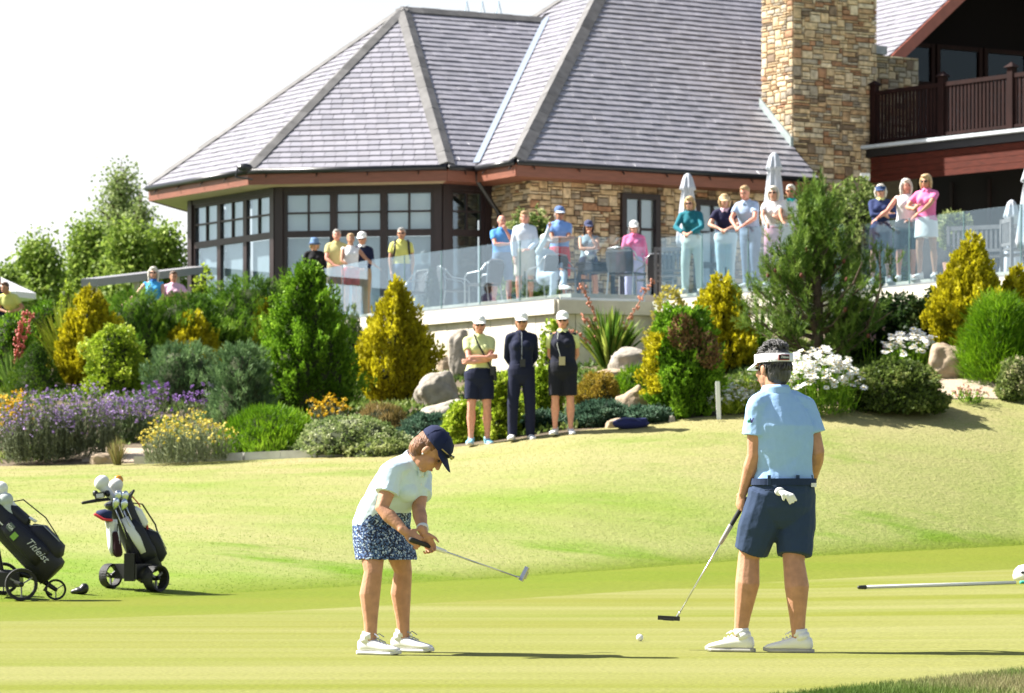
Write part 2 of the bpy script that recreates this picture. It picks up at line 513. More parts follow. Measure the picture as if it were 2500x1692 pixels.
m_glass = glass_mat('balustrade_glass', (.90, .955, .97), 1.62)
m_pane = glass_mat('window_glass', (.92, .96, .97), 1.95)
m_panedark = glass_mat('shaded_glass', (.5, .55, .55), 1.25)  # gable glass, tint and gloss dimmed to stand for the overhang's shade

house = empty('club_house', (0, 72, 3.6), 'stone golf club house with purple slate hipped roofs and dark timber bay windows', 'building')
H0 = Vector(house.location)
def hobj(b, name, m, parent=house, **k):
    """build in world coordinates under the house (or a part of it)"""
    base = H0
    b.v = [tuple(Vector(p) - base) for p in b.v]
    return b.obj(name, m, parent, **k)

# plan points of the eaves (from the photograph, on the level EZ)
G0, G1, G2, G3 = V2(-7.25, 77.4), V2(-8.09, 73.1), V2(-5.56, 69.2), V2(-1.35, 68.3)
Ee, Er = V2(.084, 67.2), V2(6.63, 71.2)
dML = V2(-.5, .866); dMR = (Er - Ee).normalized(); dBR = V2(.883, .469).normalized()
def isect(p, d, q, e):
    den = d.x * e.y - d.y * e.x
    t = ((q.x - p.x) * e.y - (q.y - p.y) * e.x) / den
    return p + d * t
V0 = isect(G3, dBR, Ee, dML)
up = lambda p, z: Vector((p.x, p.y, z))
APEX = Vector((-2.46, 73.86, 11.71))
TANP = .84
inML, inMR = V2(.866, .5), V2(-dMR.y, dMR.x)
hipd = V2(.353, 1.388)
W_ = 12.75
Fc = Ee + dML * W_
T1 = up(Ee + hipd * (W_ / 2), EZ + TANP * W_ / 2)
Tr = up(Er + inMR * (W_ / 2), EZ + TANP * W_ / 2)
# bay ridge meets the main left slope
def plane_z_ML(p): return EZ + TANP * ((p - Ee).dot(inML))
t = 0.0
while plane_z_ML(APEX + dBR * t) < APEX.z and t < 12: t += .02
V1 = up(APEX + dBR * t, APEX.z)

slate_cols = [(0.28, 0.272, 0.31), (0.271, 0.265, 0.301), (0.288, 0.28, 0.316), (0.262, 0.256, 0.288), (0.297, 0.288, 0.322), (0.273, 0.265, 0.297)]
SW, SH, OV = .245, .215, .10
def slate_mesh(k):
    b = MB(); f_ = rnd.uniform(.9, 1.1); b.col = tuple(c * f_ for c in slate_cols[k % 6]); w = SW - .008
    j = lambda: rnd.uniform(-.006, .006)
    z0, z1, th = .040, .006, .016
    b.add([(j(), j(), z0), (w + j(), j(), z0), (w, SH + OV, z1), (0, SH + OV, z1),
           (j(), j(), z0 - th), (w, j(), z0 - th), (w, SH + OV, z1 - th), (0, SH + OV, z1 - th)],
          [(0, 1, 2, 3), (7, 6, 5, 4), (0, 4, 5, 1), (1, 5, 6, 2), (2, 6, 7, 3), (3, 7, 4, 0)])
    return b.mesh('slate', m_slate, colors=True)
SLATES = [slate_mesh(k) for k in range(18)]
slate_left = [300]
def facet(name, poly, u, singles=0, skip=None):
    """a roof slope: deck mesh with slates on it; poly in world space, u along the eave"""
    u = Vector(u).normalized(); o = Vector(poly[0])
    n = (Vector(poly[1]) - o).cross(Vector(poly[-1]) - o).normalized()
    if n.z < 0: n = -n
    v = n.cross(u).normalized()
    if v.z < 0: v = -v
    b = MB(); b.prism([Vector(p) - n * .004 for p in poly], -n * .06)
    deck = hobj(b, name, m_deck)
    q = [((Vector(p) - o).dot(u), (Vector(p) - o).dot(v)) for p in poly]
    def span(h):
        xs = []
        for i in range(len(q)):
            (x0, y0), (x1, y1) = q[i], q[(i + 1) % len(q)]
            if (y0 - h) * (y1 - h) <= 0 and abs(y1 - y0) > 1e-6:
                xs.append(x0 + (x1 - x0) * (h - y0) / (y1 - y0))
            elif abs(y1 - y0) < 1e-6 and abs(y0 - h) < 1e-4: xs += [x0, x1]
        return (min(xs), max(xs)) if xs else None
    top = max(p[1] for p in q)
    rest = MB(); row = 0; h = -.03
    while h < top - .05:
        a = span(max(h, 1e-3)); c = span(min(h + SH + OV, top - 1e-3))
        if a and c:
            x = a[0] - rnd.uniform(.02, .1) - (SW / 2 if row % 2 else 0)
            while x < a[1]:
                x0, x1 = x, x + SW - .008
                full = x0 >= a[0] and x1 <= a[1] and x0 >= c[0] and x1 <= c[1]
                P0 = o + u * x + v * h
                if skip and skip(P0): x += SW; continue
                if full and singles > 0 and slate_left[0] > 0:
                    s = link('slate', rnd.choice(SLATES), deck)
                    M = Matrix((u, v, n)).transposed().to_4x4(); M.translation = P0 - H0
                    s.matrix_local = M; slate_left[0] -= 1; singles -= 1
                else:
                    xa, xb = max(x0, a[0]), min(x1, a[1]); ya, yb = max(x0, c[0]), min(x1, c[1])
                    if xb - xa > .03:
                        if yb - ya < .01: yb = ya = (ya + yb) / 2; yb += .01
                        j = lambda: rnd.uniform(-.005, .005)
                        f_ = rnd.uniform(.9, 1.1); rest.col = tuple(cc * f_ for cc in rnd.choice(slate_cols))
                        jj = j(); z0 = .040 + j(); z1 = .006
                        f = lambda X, Yv, Z: o + u * X + v * Yv + n * Z
                        e = h + SH + OV
                        rest.add([f(xa, h + jj, z0), f(xb, h + jj, z0), f(yb, e, z1), f(ya, e, z1), f(xa, h + jj, z0 - .016), f(xb, h + jj, z0 - .016)],
                                 [(0, 1, 2, 3), (0, 4, 5, 1), (1, 5, 2), (0, 3, 4)])
                x += SW
        h += SH; row += 1
    if rest.v:
        tag(hobj(rest, 'slates', m_slate, deck, colors=True), kind='stuff')
    return deck, n, v

def ridge(A, B, n1, n2, width=.16, parent=None):
    A, B = Vector(A), Vector(B); d = (B - A).normalized(); L = (B - A).length
    d1 = d.cross(n1).normalized(); d2 = d.cross(n2).normalized()
    mid = ((n1 + n2) / 2).normalized()
    if d1.z > 0: d1 = -d1
    if d2.z > 0: d2 = -d2
    k = max(1, int(L / .46)); s = L / k
    for i in range(k):
        b = MB(); a0 = A + d * (s * i + .004); a1 = A + d * (s * (i + 1) - .004 + .02)
        lift = .052 + (.008 if i % 2 else 0)
        sec = lambda p: [p + d1 * width + n1 * .035, p + d1 * width + n1 * (.035 + .02), p + mid * (lift + .035), p + d2 * width + n2 * .055, p + d2 * width + n2 * .035, p + mid * lift]
        b.rings([sec(a0), sec(a1)])
        hobj(b, 'ridge_tile', m_tile, parent)

e3 = lambda p: up(p, EZ)
f_front, nF, _ = facet('bay_front_roof', [e3(G2), e3(G3), APEX], G3 - G2, 235)
f_left, nL, _ = facet('bay_side_roof', [e3(G1), e3(G2), APEX], G2 - G1, 20)
f_back, nB, _ = facet('bay_rear_roof', [e3(G0), e3(G1), APEX], G1 - G0)
f_right, nR, _ = facet('bay_return_roof', [e3(G3), e3(V0), V1, APEX], dBR, 25)
inside_bay = lambda p: (p - APEX).dot(Vector((dBR.y, -dBR.x, 0))) > -.3 and (Vector(p) - up(G3, EZ)).dot(nR) < -.06
f_ml, nML, _ = facet('main_side_roof', [e3(Ee), T1, e3(Fc)], dML, 0, skip=inside_bay)
CB3 = up(Er + inMR * 2.05, EZ + TANP * 2.05)
f_mr, nMR, _ = facet('main_front_roof', [e3(Ee), e3(Er), CB3, CB3 + dMR * 2.9, Tr + dMR * 2.9, T1], dMR, 60)
ridge(e3(G2), APEX, nF, nL, parent=f_front)
ridge(e3(G1), APEX, nL, nB, parent=f_left)
ridge(e3(G3), APEX, nF, nR, parent=f_right)
nbk = Vector((-nR.x, -nR.y, nR.z))
ridge(APEX, V1, nR, nbk, parent=f_right)
ridge(e3(Ee), T1, nML, nMR, width=.2, parent=f_mr)
ridge(e3(Fc), T1, nML, Vector((-nMR.x, -nMR.y, nMR.z)), parent=f_ml)
# back slopes so that the roof is closed
b = MB(); b.prism([APEX, V1, V1 - dBR.cross(Vector((0, 0, 1))) * 5.2 - Vector((0, 0, 4.04)), up(G0, EZ)], (0, 0, -.06)); hobj(b, 'bay_rear_slope', m_deck)
b = MB(); b.prism([e3(Fc), T1, Tr, up(Er - inMR * -W_, EZ)], (0, 0, -.06)); hobj(b, 'main_rear_slope', m_deck)
# valley lead
b = MB(); dv = (V1 - e3(V0)).normalized()
b.prism([e3(V0) + nR * .05 - dv.cross(nR) * .10, V1 + nR * .05 - dv.cross(nR) * .10, V1 + nML * .05 + dv.cross(nML) * .10, e3(V0) + nML * .05 + dv.cross(nML) * .10], Vector((0, 0, .012)))
hobj(b, 'valley_lead', mat('valley_lead', (.26, .31, .40), .5))

# eaves: gutter, fascia, soffit
eave = [G0, G1, G2, G3, V0, Ee, Er]
cen = V2(0, 75)
def inward(i):
    a, c = eave[i], eave[i + 1]; d = (c - a).normalized(); return V2(-d.y, d.x)
OVH = .82
walls = []
for i in range(len(eave) - 1):
    a, c = eave[i], eave[i + 1]; nin = inward(i); d = (c - a).normalized()
    b = MB(); b.tube([up(a - nin * .06, EZ - .05), up(c - nin * .06, EZ - .05)], .062, 8, False); hobj(b, 'gutter', m_gutter, smooth=True)
    b = MB(); b.bar(up(a, EZ - .2), up(c, EZ - .2), .03, .26); hobj(b, 'fascia', m_fascia)
    k = 0
    L = (c - a).length
    for s in np.arange(.4, L, 1.1):
        q = a + d * s; bb = MB(); bb.bar(up(q - nin * .02, EZ - .10), up(q - nin * .09, EZ - .18), .02, .02); hobj(bb, 'gutter_bracket', m_gutter)
# soffit sheet (one polygon per run between eave line and wall line)
def off_corner(i):
    if i == 0: return eave[0] + inward(0) * OVH
    if i == len(eave) - 1: return eave[-1] + inward(len(eave) - 2) * OVH
    n1, n2 = inward(i - 1), inward(i)
    return isect(eave[i - 1] + n1 * OVH, eave[i] - eave[i - 1], eave[i] + n2 * OVH, eave[i + 1] - eave[i])
wl = [off_corner(i) for i in range(len(eave))]
for i in range(len(eave) - 1):
    b = MB(); b.prism([up(eave[i], EZ - .31), up(eave[i + 1], EZ - .31), up(wl[i + 1], EZ - .31), up(wl[i], EZ - .31)], (0, 0, .02))
    hobj(b, 'soffit', m_soffit if i < 3 else m_fascia)  # left soffits coloured paler to stand for reflected sunlight

# bay window walls: facets 0..3 (G0-G1 .. G3-V0)
ZF, ZT = 4.15, EZ - .30
def bay_wall(A, B, nwin, interior):
    d = (B - A).normalized(); nin = V2(-d.y, d.x); L = (B - A).length
    ax = (d, nin, Vector((0, 0, 1)))
    pc = .17
    for s in (0, L):
        b = MB(); b.box(up(A + d * min(max(s, .09), L - .09) + nin * .06, (ZF + ZT) / 2), (.18, .2, ZT - ZF), ax); hobj(b, 'corner_post', m_frame)
    b = MB(); b.box(up(A + d * L / 2 + nin * .06, ZT - .06), (L - .36, .16, .12), ax); hobj(b, 'head_beam', m_frame)
    b = MB(); b.box(up(A + d * L / 2 + nin * .06, ZF + .1), (L - .36, .16, .2), ax); hobj(b, 'sill_beam', m_frame)
    w = (L - .36) / nwin
    for i in range(nwin):
        x0 = .18 + w * i; cx = x0 + w / 2
        fr = MB()
        bar_ = lambda sx, sz, ww, hh, th=.09: fr.box(up(A + d * (cx + sx) + nin * .055, sz), (ww, th, hh), ax)
        z0, z1, zt0, zt1 = ZF + .2, ZT - .12, 6.28, 6.42
        for sx in (-w / 2 + .04, w / 2 - .04): bar_(sx, (z0 + z1) / 2, .078, z1 - z0)
        bar_(0, (zt0 + zt1) / 2, w - .16, zt1 - zt0)
        bar_(0, z1 - .035, w - .16, .07); bar_(0, z0 + .04, w - .16, .08)
        win = hobj(fr, 'window', m_frame)
        gb = MB(); zc = (zt1 + z1 - .07) / 2
        gb.box(up(A + d * cx + nin * .05, zc), (.04, .06, z1 - .07 - zt1), ax)
        gb.box(up(A + d * (cx - (w - .16) / 4 - .01) + nin * .05, zc), ((w - .16) / 2 - .02, .058, .04), ax)
        gb.box(up(A + d * (cx + (w - .16) / 4 + .01) + nin * .05, zc), ((w - .16) / 2 - .02, .058, .04), ax)
        hobj(gb, 'glazing_bar', m_frame, win)
        ww = (w - .16) / 2; hh = (z1 - .07 - zt1) / 2
        for sx in (-1, 1):
            for sz in (-1, 1):
                p = MB(); p.box(up(A + d * (cx + sx * (ww / 2 + .008)) + nin * .06, zc + sz * (hh / 2 + .008)), (ww - .02, .006, hh - .02), ax); hobj(p, 'pane', m_pane, win)
        p = MB(); p.box(up(A + d * cx + nin * .06, (z0 + .08 + zt0) / 2), (w - .165, .006, zt0 - z0 - .085), ax); hobj(p, 'pane', m_pane, win)
        if interior:
            p = MB(); p.box(up(A + d * cx + nin * .17, zc), (w - .1, .006, z1 - zt1), ax); hobj(p, 'blind', m_blind, win)
            p = MB(); p.box(up(A + d * cx + nin * .19, (z0 + zt0) / 2), (w - .1, .006, zt0 - z0), ax); hobj(p, 'blind', m_blind2, win)
        else:
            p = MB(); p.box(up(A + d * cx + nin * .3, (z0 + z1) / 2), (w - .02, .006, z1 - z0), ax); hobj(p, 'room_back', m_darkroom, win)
bay_wall(wl[0], wl[1], 3, True)
bay_wall(wl[1], wl[2], 3, True)
bay_wall(wl[2], wl[3], 3, True)
bay_wall(wl[3], wl[4], 1, False)
b = MB(); b.prism([up(p, ZF - .6) for p in wl[:5]] + [up(V2(-2, 77), ZF - .6)], (0, 0, .72)); hobj(b, 'plinth', mat('plinth_render', (.5, .46, .4), .9))

# ---- stone walling: every visible stone is a piece
stone_pal = [(0.484, 0.361, 0.221), (0.538, 0.417, 0.261), (0.44, 0.314, 0.184), (0.594, 0.473, 0.312), (0.394, 0.262, 0.146), (0.391, 0.333, 0.252), (0.528, 0.444, 0.32), (0.565, 0.433, 0.261), (0.325, 0.176, 0.095), (0.193, 0.136, 0.089), (0.306, 0.257, 0.195), (0.539, 0.397, 0.233), (0.625, 0.519, 0.361)]
def stone_mesh(k):
    b = MB(); f_ = rnd.uniform(.88, 1.12); b.col = tuple(c * f_ for c in stone_pal[k % len(stone_pal)])
    # unit stone x,z in 0..1, face towards -y, front face pillowed
    j = lambda s=.05: rnd.uniform(-s, s)
    e = .05
    fr = [(e + j(.04), -.6 + j(.15), e + j(.04)), (1 - e + j(.04), -.6 + j(.15), e + j(.04)), (1 - e + j(.04), -.6 + j(.15), 1 - e + j(.04)), (e + j(.04), -.6 + j(.15), 1 - e + j(.04))]
    md = [(0 + j(.02), -.1, 0 + j(.02)), (1 + j(.02), -.1, 0 + j(.02)), (1 + j(.02), -.1, 1 + j(.02)), (0 + j(.02), -.1, 1 + j(.02))]
    bk = [(0, 1, 0), (1, 1, 0), (1, 1, 1), (0, 1, 1)]
    ctr = (.5 + j(.15), -1 + j(.2), .5 + j(.15))
    b.add(fr + md + bk + [ctr], [(0, 1, 12), (1, 2, 12), (2, 3, 12), (3, 0, 12), (0, 4, 5, 1), (1, 5, 6, 2), (2, 6, 7, 3), (3, 7, 4, 0), (4, 8, 9, 5), (5, 9, 10, 6), (6, 10, 11, 7), (7, 11, 8, 4)])
    return b.mesh('stone', m_stone, colors=True)
STONES = [stone_mesh(k) for k in range(42)]
stone_count = {}
def stone_face(parent, A, d, nout, width, z0, z1, holes=(), depth=.035, cw=.072, ch=.058):
    """fill a vertical rectangle with random rubble stones; holes: (x0,x1,z0,z1)"""
    NX, NZ = int(width / cw), int((z1 - z0) / ch); cw = width / NX; ch = (z1 - z0) / NZ
    occ = np.zeros((NX, NZ), bool)
    for (a, c, e, f) in holes:
        for i in range(NX):
            for k in range(NZ):
                xx, zz = (i + .5) * cw, z0 + (k + .5) * ch
                if a < xx < c and e < zz < f: occ[i, k] = True
    rest = MB()
    for k in range(NZ):
        i = 0
        while i < NX:
            if occ[i, k]: i += 1; continue
            w = rnd.choice((2, 3, 3, 4, 4, 5, 6)); hh = rnd.choice((1, 1, 1, 2, 2, 2, 3)) if w < 6 else rnd.choice((1, 1, 2))
            if rnd.random() < .05: w, hh = 3, 4
            w = min(w, NX - i); hh = min(hh, NZ - k)
            while w > 1 and occ[i:i + w, k].any(): w -= 1
            while hh > 1 and occ[i:i + w, k:k + hh].any(): hh -= 1
            occ[i:i + w, k:k + hh] = True
            g = .009
            pos = A + d * (i * cw + g) + Vector((0, 0, z0 + k * ch + g))
            dep = depth * rnd.uniform(.7, 1.35)
            M = Matrix((d * (w * cw - 2 * g), -nout * dep, Vector((0, 0, hh * ch - 2 * g)))).transposed().to_4x4()
            M.translation = pos - H0
            me = rnd.choice(STONES)
            key = parent.name
            if stone_count.get(key, 0) < 300:
                s = link('stone', me, parent); s.matrix_local = M; stone_count[key] = stone_count.get(key, 0) + 1
            else:
                f_ = rnd.uniform(.88, 1.12); rest.col = tuple(q * f_ for q in rnd.choice(stone_pal))
                rest.add([M @ vv.co for vv in me.vertices], [tuple(p.vertices) for p in me.polygons])
            i += w
    if rest.v:
        tag(rest.obj('stones', m_stone, parent, colors=True), kind='stuff')

# chimney
uC = dMR; nCf = V2(dMR.y, -dMR.x)            # along its front, and its outward normal (towards the right of the viewer)
dC = -nCf                                     # towards the back
CA = Er + dC * .87                            # front left corner
CB = Er + dC * 2.05
chim = MB()
cw_ = 2.3
zc0, zc1 = 4.1, 14.4
cs = [CA + dC * .03 + uC * .03, CA + uC * (cw_ - .03) + dC * .03, CA + uC * (cw_ - .03) + dC * 1.5, CB + uC * .03]
chim.prism([up(p, zc0) for p in cs], (0, 0, zc1 - zc0))
chimney = hobj(chim, 'chimney', m_mortar)
stone_face(chimney, up(CB, 0), nCf, -uC, 1.18, 7.7, zc1)
stone_face(chimney, up(CA, 0), uC, nCf, cw_, 4.3, zc1)
# flashing on the chimney's left side
b = MB(); s0 = up(CA, EZ + TANP * .87); s1 = up(CB, EZ + TANP * 2.05)
b.prism([s0 + Vector((0, 0, .03)), s1 + Vector((0, 0, .03)), s1 + Vector((0, 0, .24)), s0 + Vector((0, 0, .24))], -uC * .07); hobj(b, 'flashing', m_lead)
# verge edge of the main roof
b = MB(); b.bar(e3(Er) + uC * .03 + Vector((0, 0, -.02)), up(CB, EZ + TANP * 2.05) - uC * .02 + Vector((0, 0, -.02)), .04, .06); hobj(b, 'verge_board', m_gutter)

# main stone wall under the eaves
swall = MB()
Wc, We = wl[5], wl[6]
Wd = wl[4]
swall.prism([up(Wc + inMR * .05 + inML * .05, 4.1), up(We + inMR * .05, 4.1), up(We + inMR * .35, 4.1), up(Wc + inMR * .35 + inML * .35, 4.1), up(Wd + inML * .35, 4.1), up(Wd + inML * .05, 4.1)], (0, 0, ZT - 4.1))
dw = (We - Wc).normalized()
def wall_x(px, base=Wc, d=dw):     # distance along the wall for a photo column
    k = (px - CX) / FPX
    return (k * base.y - base.x) / (d.x - k * d.y)
holes = [(wall_x(1512), wall_x(1606), 4.2, 7.2), (wall_x(1692), wall_x(1782), 4.2, 7.15)]
stonewall = hobj(swall, 'stone_wall', m_mortar)
stone_face(stonewall, up(Wd, 0), (Wc - Wd).normalized(), -inML, (Wc - Wd).length, 4.15, ZT)
stone_face(stonewall, up(Wc, 0), dw, -inMR, (We - Wc).length, 4.15, ZT, holes)
ax = (dw, inMR, Vector((0, 0, 1)))
for (a, c, z0, z1) in holes:
    w = c - a; cx = (a + c) / 2
    fr = MB()
    for s in (-w / 2 + .06, w / 2 - .06): fr.box(up(Wc + dw * (cx + s) - inMR * .02, (z0 + z1) / 2), (.12, .2, z1 - z0), ax)
    fr.box(up(Wc + dw * cx - inMR * .02, z1 - .06), (w - .24, .2, .12), ax)
    fr.box(up(Wc + dw * cx - inMR * .02, 5.75), (w - .24, .15, .12), ax)
    win = hobj(fr, 'window', m_frame)
    gb = MB(); gb.box(up(Wc + dw * cx - inMR * .03, (z0 + z1) / 2), (.06, .06, z1 - z0 - .26), ax)
    gb.box(up(Wc + dw * cx - inMR * .03, 6.45), (w - .26, .055, .05), ax); hobj(gb, 'glazing_bar', m_frame, win)
    for sx in (-1, 1):
        for (za, zb) in ((z0 + .1, 5.69), (5.81, 6.42), (6.48, z1 - .12)):
            p = MB(); p.box(up(Wc + dw * (cx + sx * (w / 4 - .045)) - inMR * .02, (za + zb) / 2), (w / 2 - .16, .006, zb - za), ax); hobj(p, 'pane', m_pane, win)
    p = MB(); p.box(up(Wc + dw * cx + inMR * .015, (5.75 + z1) / 2), (w - .24, .006, z1 - 5.8), ax); hobj(p, 'blind', mat('warm_blind', (.42, .40, .36), .8), win)
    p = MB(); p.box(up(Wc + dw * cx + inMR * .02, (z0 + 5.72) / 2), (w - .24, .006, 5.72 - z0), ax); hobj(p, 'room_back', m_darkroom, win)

# rain pipe
b = MB(); pv = up(V0, EZ - .1)
pw = up(Wd - inML * .07, 0) + (Wc - Wd).normalized() * .42
b.tube([pv, pv + Vector((0, 0, -.18)), Vector((pw.x, pw.y, 6.75)), Vector((pw.x, pw.y, 6.6)), Vector((pw.x, pw.y, 4.2))], .05, 8, False)
hobj(b, 'rain_pipe', m_gutter, smooth=True)
# small dark curved bundle on the eaves corner
b = MB(); q = P(598, 409, 68.9); b.ell(q, (.16, .1, .09)); b.tube([q + Vector((-.15, 0, 0)), q + Vector((-.2, 0, -.2)), q + Vector((.15, 0, -.25))], .02, 6); hobj(b, 'eaves_bundle', m_gutter)

# recessed stone wall and the gable wing on the right
RA = CA + uC * cw_ + dC * .7
rw = MB(); zr = CAMZ + (HY - 128) * RA.y / FPX
rw.box(up(RA + uC * .9 + dC * .25, (4.1 + zr) / 2), (1.8, .3, zr - 4.1), (uC, dC, Vector((0, 0, 1))))
rwall = hobj(rw, 'rear_stone_wall', m_mortar)
stone_face(rwall, up(RA + dC * .08, 0), uC, nCf, 1.8, 8.2, zr)
b = MB(); b.box(up(RA + uC * .42 + dC * .2, zr + .10), (.80, .46, .19), (uC, dC, Vector((0, 0, 1)))); b.box(up(RA + uC * -.2 + dC * .2, zr + .10), (.4, .45, .19), (uC, dC, Vector((0, 0, 1))))
hobj(b, 'coping_stone', mat('grey_coping', (.36, .37, .40), .8, noise=.2, nscale=6), rwall)
W0 = P(2190, 121, 74.6)
ug = Vector((.866, .5, .84)).normalized(); back = V2(-.5, .866)
r0 = W0 - ug * .9
facet('gable_side_roof', [r0, r0 + back * 7, r0 + back * 7 + ug * 7, r0 + ug * 7], back)
b = MB(); lowv = Vector((0, 0, -.34))
b.prism([W0 - ug * .25, W0 + ug * 6, W0 + ug * 6 + lowv, W0 - ug * .25 + lowv], V2(.5, -.866) * .05); hobj(b, 'barge_board', mat('red_board', (.34, .09, .06), .45, noise=.15, nscale=4))  # one even red for both barge boards
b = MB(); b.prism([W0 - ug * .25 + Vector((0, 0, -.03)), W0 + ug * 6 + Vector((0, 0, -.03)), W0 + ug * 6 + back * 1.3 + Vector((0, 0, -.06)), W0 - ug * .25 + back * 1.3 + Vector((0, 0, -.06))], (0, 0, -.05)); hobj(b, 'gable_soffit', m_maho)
pk = W0 + ug * 5.2
ug2 = Vector((.866, .5, -.84)).normalized()
b = MB(); b.prism([pk + V2(.5, -.866) * .0, pk + ug2 * 7, pk + ug2 * 7 + back * 7, pk + back * 7], (0, 0, .08)); hobj(b, 'gable_far_roof', m_deck)
b = MB(); b.prism([pk, pk + ug2 * 7, pk + ug2 * 7 + lowv, pk + lowv], V2(.5, -.866) * .06); hobj(b, 'barge_board', MATS['red_board'])
gw = W0 + back * 1.25
gh = V2(.866, .5)
b = MB(); b.prism([gw + gh * .5 + Vector((0, 0, -2.6)), gw + gh * 8 + Vector((0, 0, -2.6)), gw + gh * 8 + Vector((0, 0, 1)), gw + gh * 4 + Vector((0, 0, 3.3)), gw + gh * .5 + Vector((0, 0, .3))], back * .2); hobj(b, 'gable_wall', mat('shaded_timber', (.008, .005, .005), .9, spec=.1))  # near-black timber, the overhang's shade put into its colour
for i, s in enumerate((1.3, 2.7, 4.1, 5.5)):
    fr = MB(); c0 = gw + gh * s - back * .03 + Vector((0, 0, -.9))
    axg = (gh, back, Vector((0, 0, 1)))
    for sx in (-.62, .62): fr.box(c0 + gh * sx, (.1, .12, 2.6), axg)
    for sz in (-1.25, .35, 1.25): fr.box(c0 + Vector((0, 0, sz)), (1.12, .1, .1), axg)
    win = hobj(fr, 'window', m_maho)
    for (za, zb) in ((-1.19, .29), (.41, 1.19)):
        p = MB(); p.box(c0 + Vector((0, 0, (za + zb) / 2)), (1.12, .008, zb - za), axg); hobj(p, 'pane', m_panedark, win)

# balcony
BA = isect(CA, uC, V2(0, 0), V2((2113 - CX) / FPX, 1)); BA = V2(BA.x, BA.y) + nCf * .12
bd = V2(.638, -.77).normalized(); bn = V2(bd.y, -bd.x)      # outward normal (towards the sun)
if bn.x > 0: bn = -bn
bi = -bn
BL = 5.2; BZ = 8.5
balc = MB(); balc.prism([up(BA - bd * .1, BZ - .2), up(BA + bd * BL, BZ - .2), up(BA + bd * BL + bi * 6, BZ - .2), up(BA - bd * .1 + bi * 6, BZ - .2)], (0, 0, .2))
balcony = hobj(balc, 'balcony', m_gutter)
axb = (bd, bi, Vector((0, 0, 1)))
def bobj(bb, name, m, **k): return hobj(bb, name, m, balcony, **k)
b = MB(); b.box(up(BA + bd * (BL / 2 - .08) - bi * .08, BZ + .012), (BL, .2, .07), axb); bobj(b, 'lead_edge', mat('pale_lead_edge', (.55, .60, .64), .45, noise=.15, nscale=5))
bx = lambda px: ((px - CX) / FPX * BA.y - BA.x) / (bd.x - (px - CX) / FPX * bd.y)
posts = [0.06, bx(2293), bx(2461), bx(2461) * 2 - bx(2293)]
for s in posts:
    b = MB(); c0 = BA + bd * s + bi * .12
    b.box(up(c0, BZ + .7), (.15, .15, 1.4), axb); post = bobj(b, 'post', m_maho)
    b = MB(); q = .13; zz = BZ + 1.4
    b.add([up(c0 + bd * q + bi * q, zz), up(c0 - bd * q + bi * q, zz), up(c0 - bd * q - bi * q, zz), up(c0 + bd * q - bi * q, zz), up(c0, zz + .12)] , [(3, 2, 1, 0), (0, 1, 4), (1, 2, 4), (2, 3, 4), (3, 0, 4)])
    bobj(b, 'post_cap', m_maho)
for i in range(len(posts) - 1):
    s0, s1 = posts[i] + .075, posts[i + 1] - .075
    for z, h in ((BZ + 1.22, .09), (BZ + .14, .07)):
        b = MB(); b.box(up(BA + bd * (s0 + s1) / 2 + bi * .12, z), (s1 - s0, .09, h), axb); bobj(b, 'rail', m_maho)
    k = int((s1 - s0) / .105)
    for j in range(k):
        b = MB(); b.box(up(BA + bd * (s0 + (s1 - s0) * (j + .5) / k) + bi * .12, BZ + .675), (.058, .04, 1.0), axb); bobj(b, 'baluster', m_maho)
m_cedar = mat('shaded_cedar', (.075, .015, .008), .7, spec=.2, noise=.35, nscale=5, stretch=(1, 1, 6))  # cedar darkened in its colour to stand for shade on the balcony front
for k in range(4):
    b = MB(); b.box(up(BA + bd * (BL / 2) + bi * .08, BZ - .28 - k * .142), (BL, .05, .135), axb); bobj(b, 'cladding_board', m_cedar)
# covered area below the balcony
b = MB(); b.prism([up(BA + bi * .12, BZ - .3), up(BA + bd * BL + bi * .12, BZ - .3), up(BA + bd * BL + bi * 6, BZ - .3), up(BA + bi * 6, BZ - .3)], (0, 0, .04)); bobj(b, 'underside', m_maho)
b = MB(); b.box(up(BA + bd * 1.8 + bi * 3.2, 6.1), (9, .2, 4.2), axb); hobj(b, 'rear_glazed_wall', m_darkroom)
for s in np.arange(-1.5, 5.5, 1.15):
    b = MB(); b.box(up(BA + bd * s + bi * 3.08, 6.0), (.09, .06, 3.9), axb); hobj(b, 'door_frame', m_frame)
b = MB(); b.box(P(2112, 432, 71.5), (.2, .12, .16)); hobj(b, 'wall_lamp', mat('lamp_white', (.7, .72, .72), .4))
# three pyramid roof lights beyond the ridge
for px in (1140, 1178, 1218):
    b = MB(); q = P(px, 34, 79); h = .26; w = .075
    tip = q + Vector((0, 0, h + .02))
    for (sx, sy) in ((-1, -1), (1, -1), (1, 1), (-1, 1)):
        b.bar(q + Vector((sx * w, sy * w, -.05)), tip, .012, .012)
    b.ell(tip, (.015, .015, .03), n=6, m=4)
    hobj(b, 'roof_finial', mat('blue_finial', (.25, .45, .62), .4))
b = MB(); q = P(1178, 50, 79); b.box(q + Vector((0, 0, -.6)), (1.1, .4, 1.2)); hobj(b, 'finial_base', m_deck)

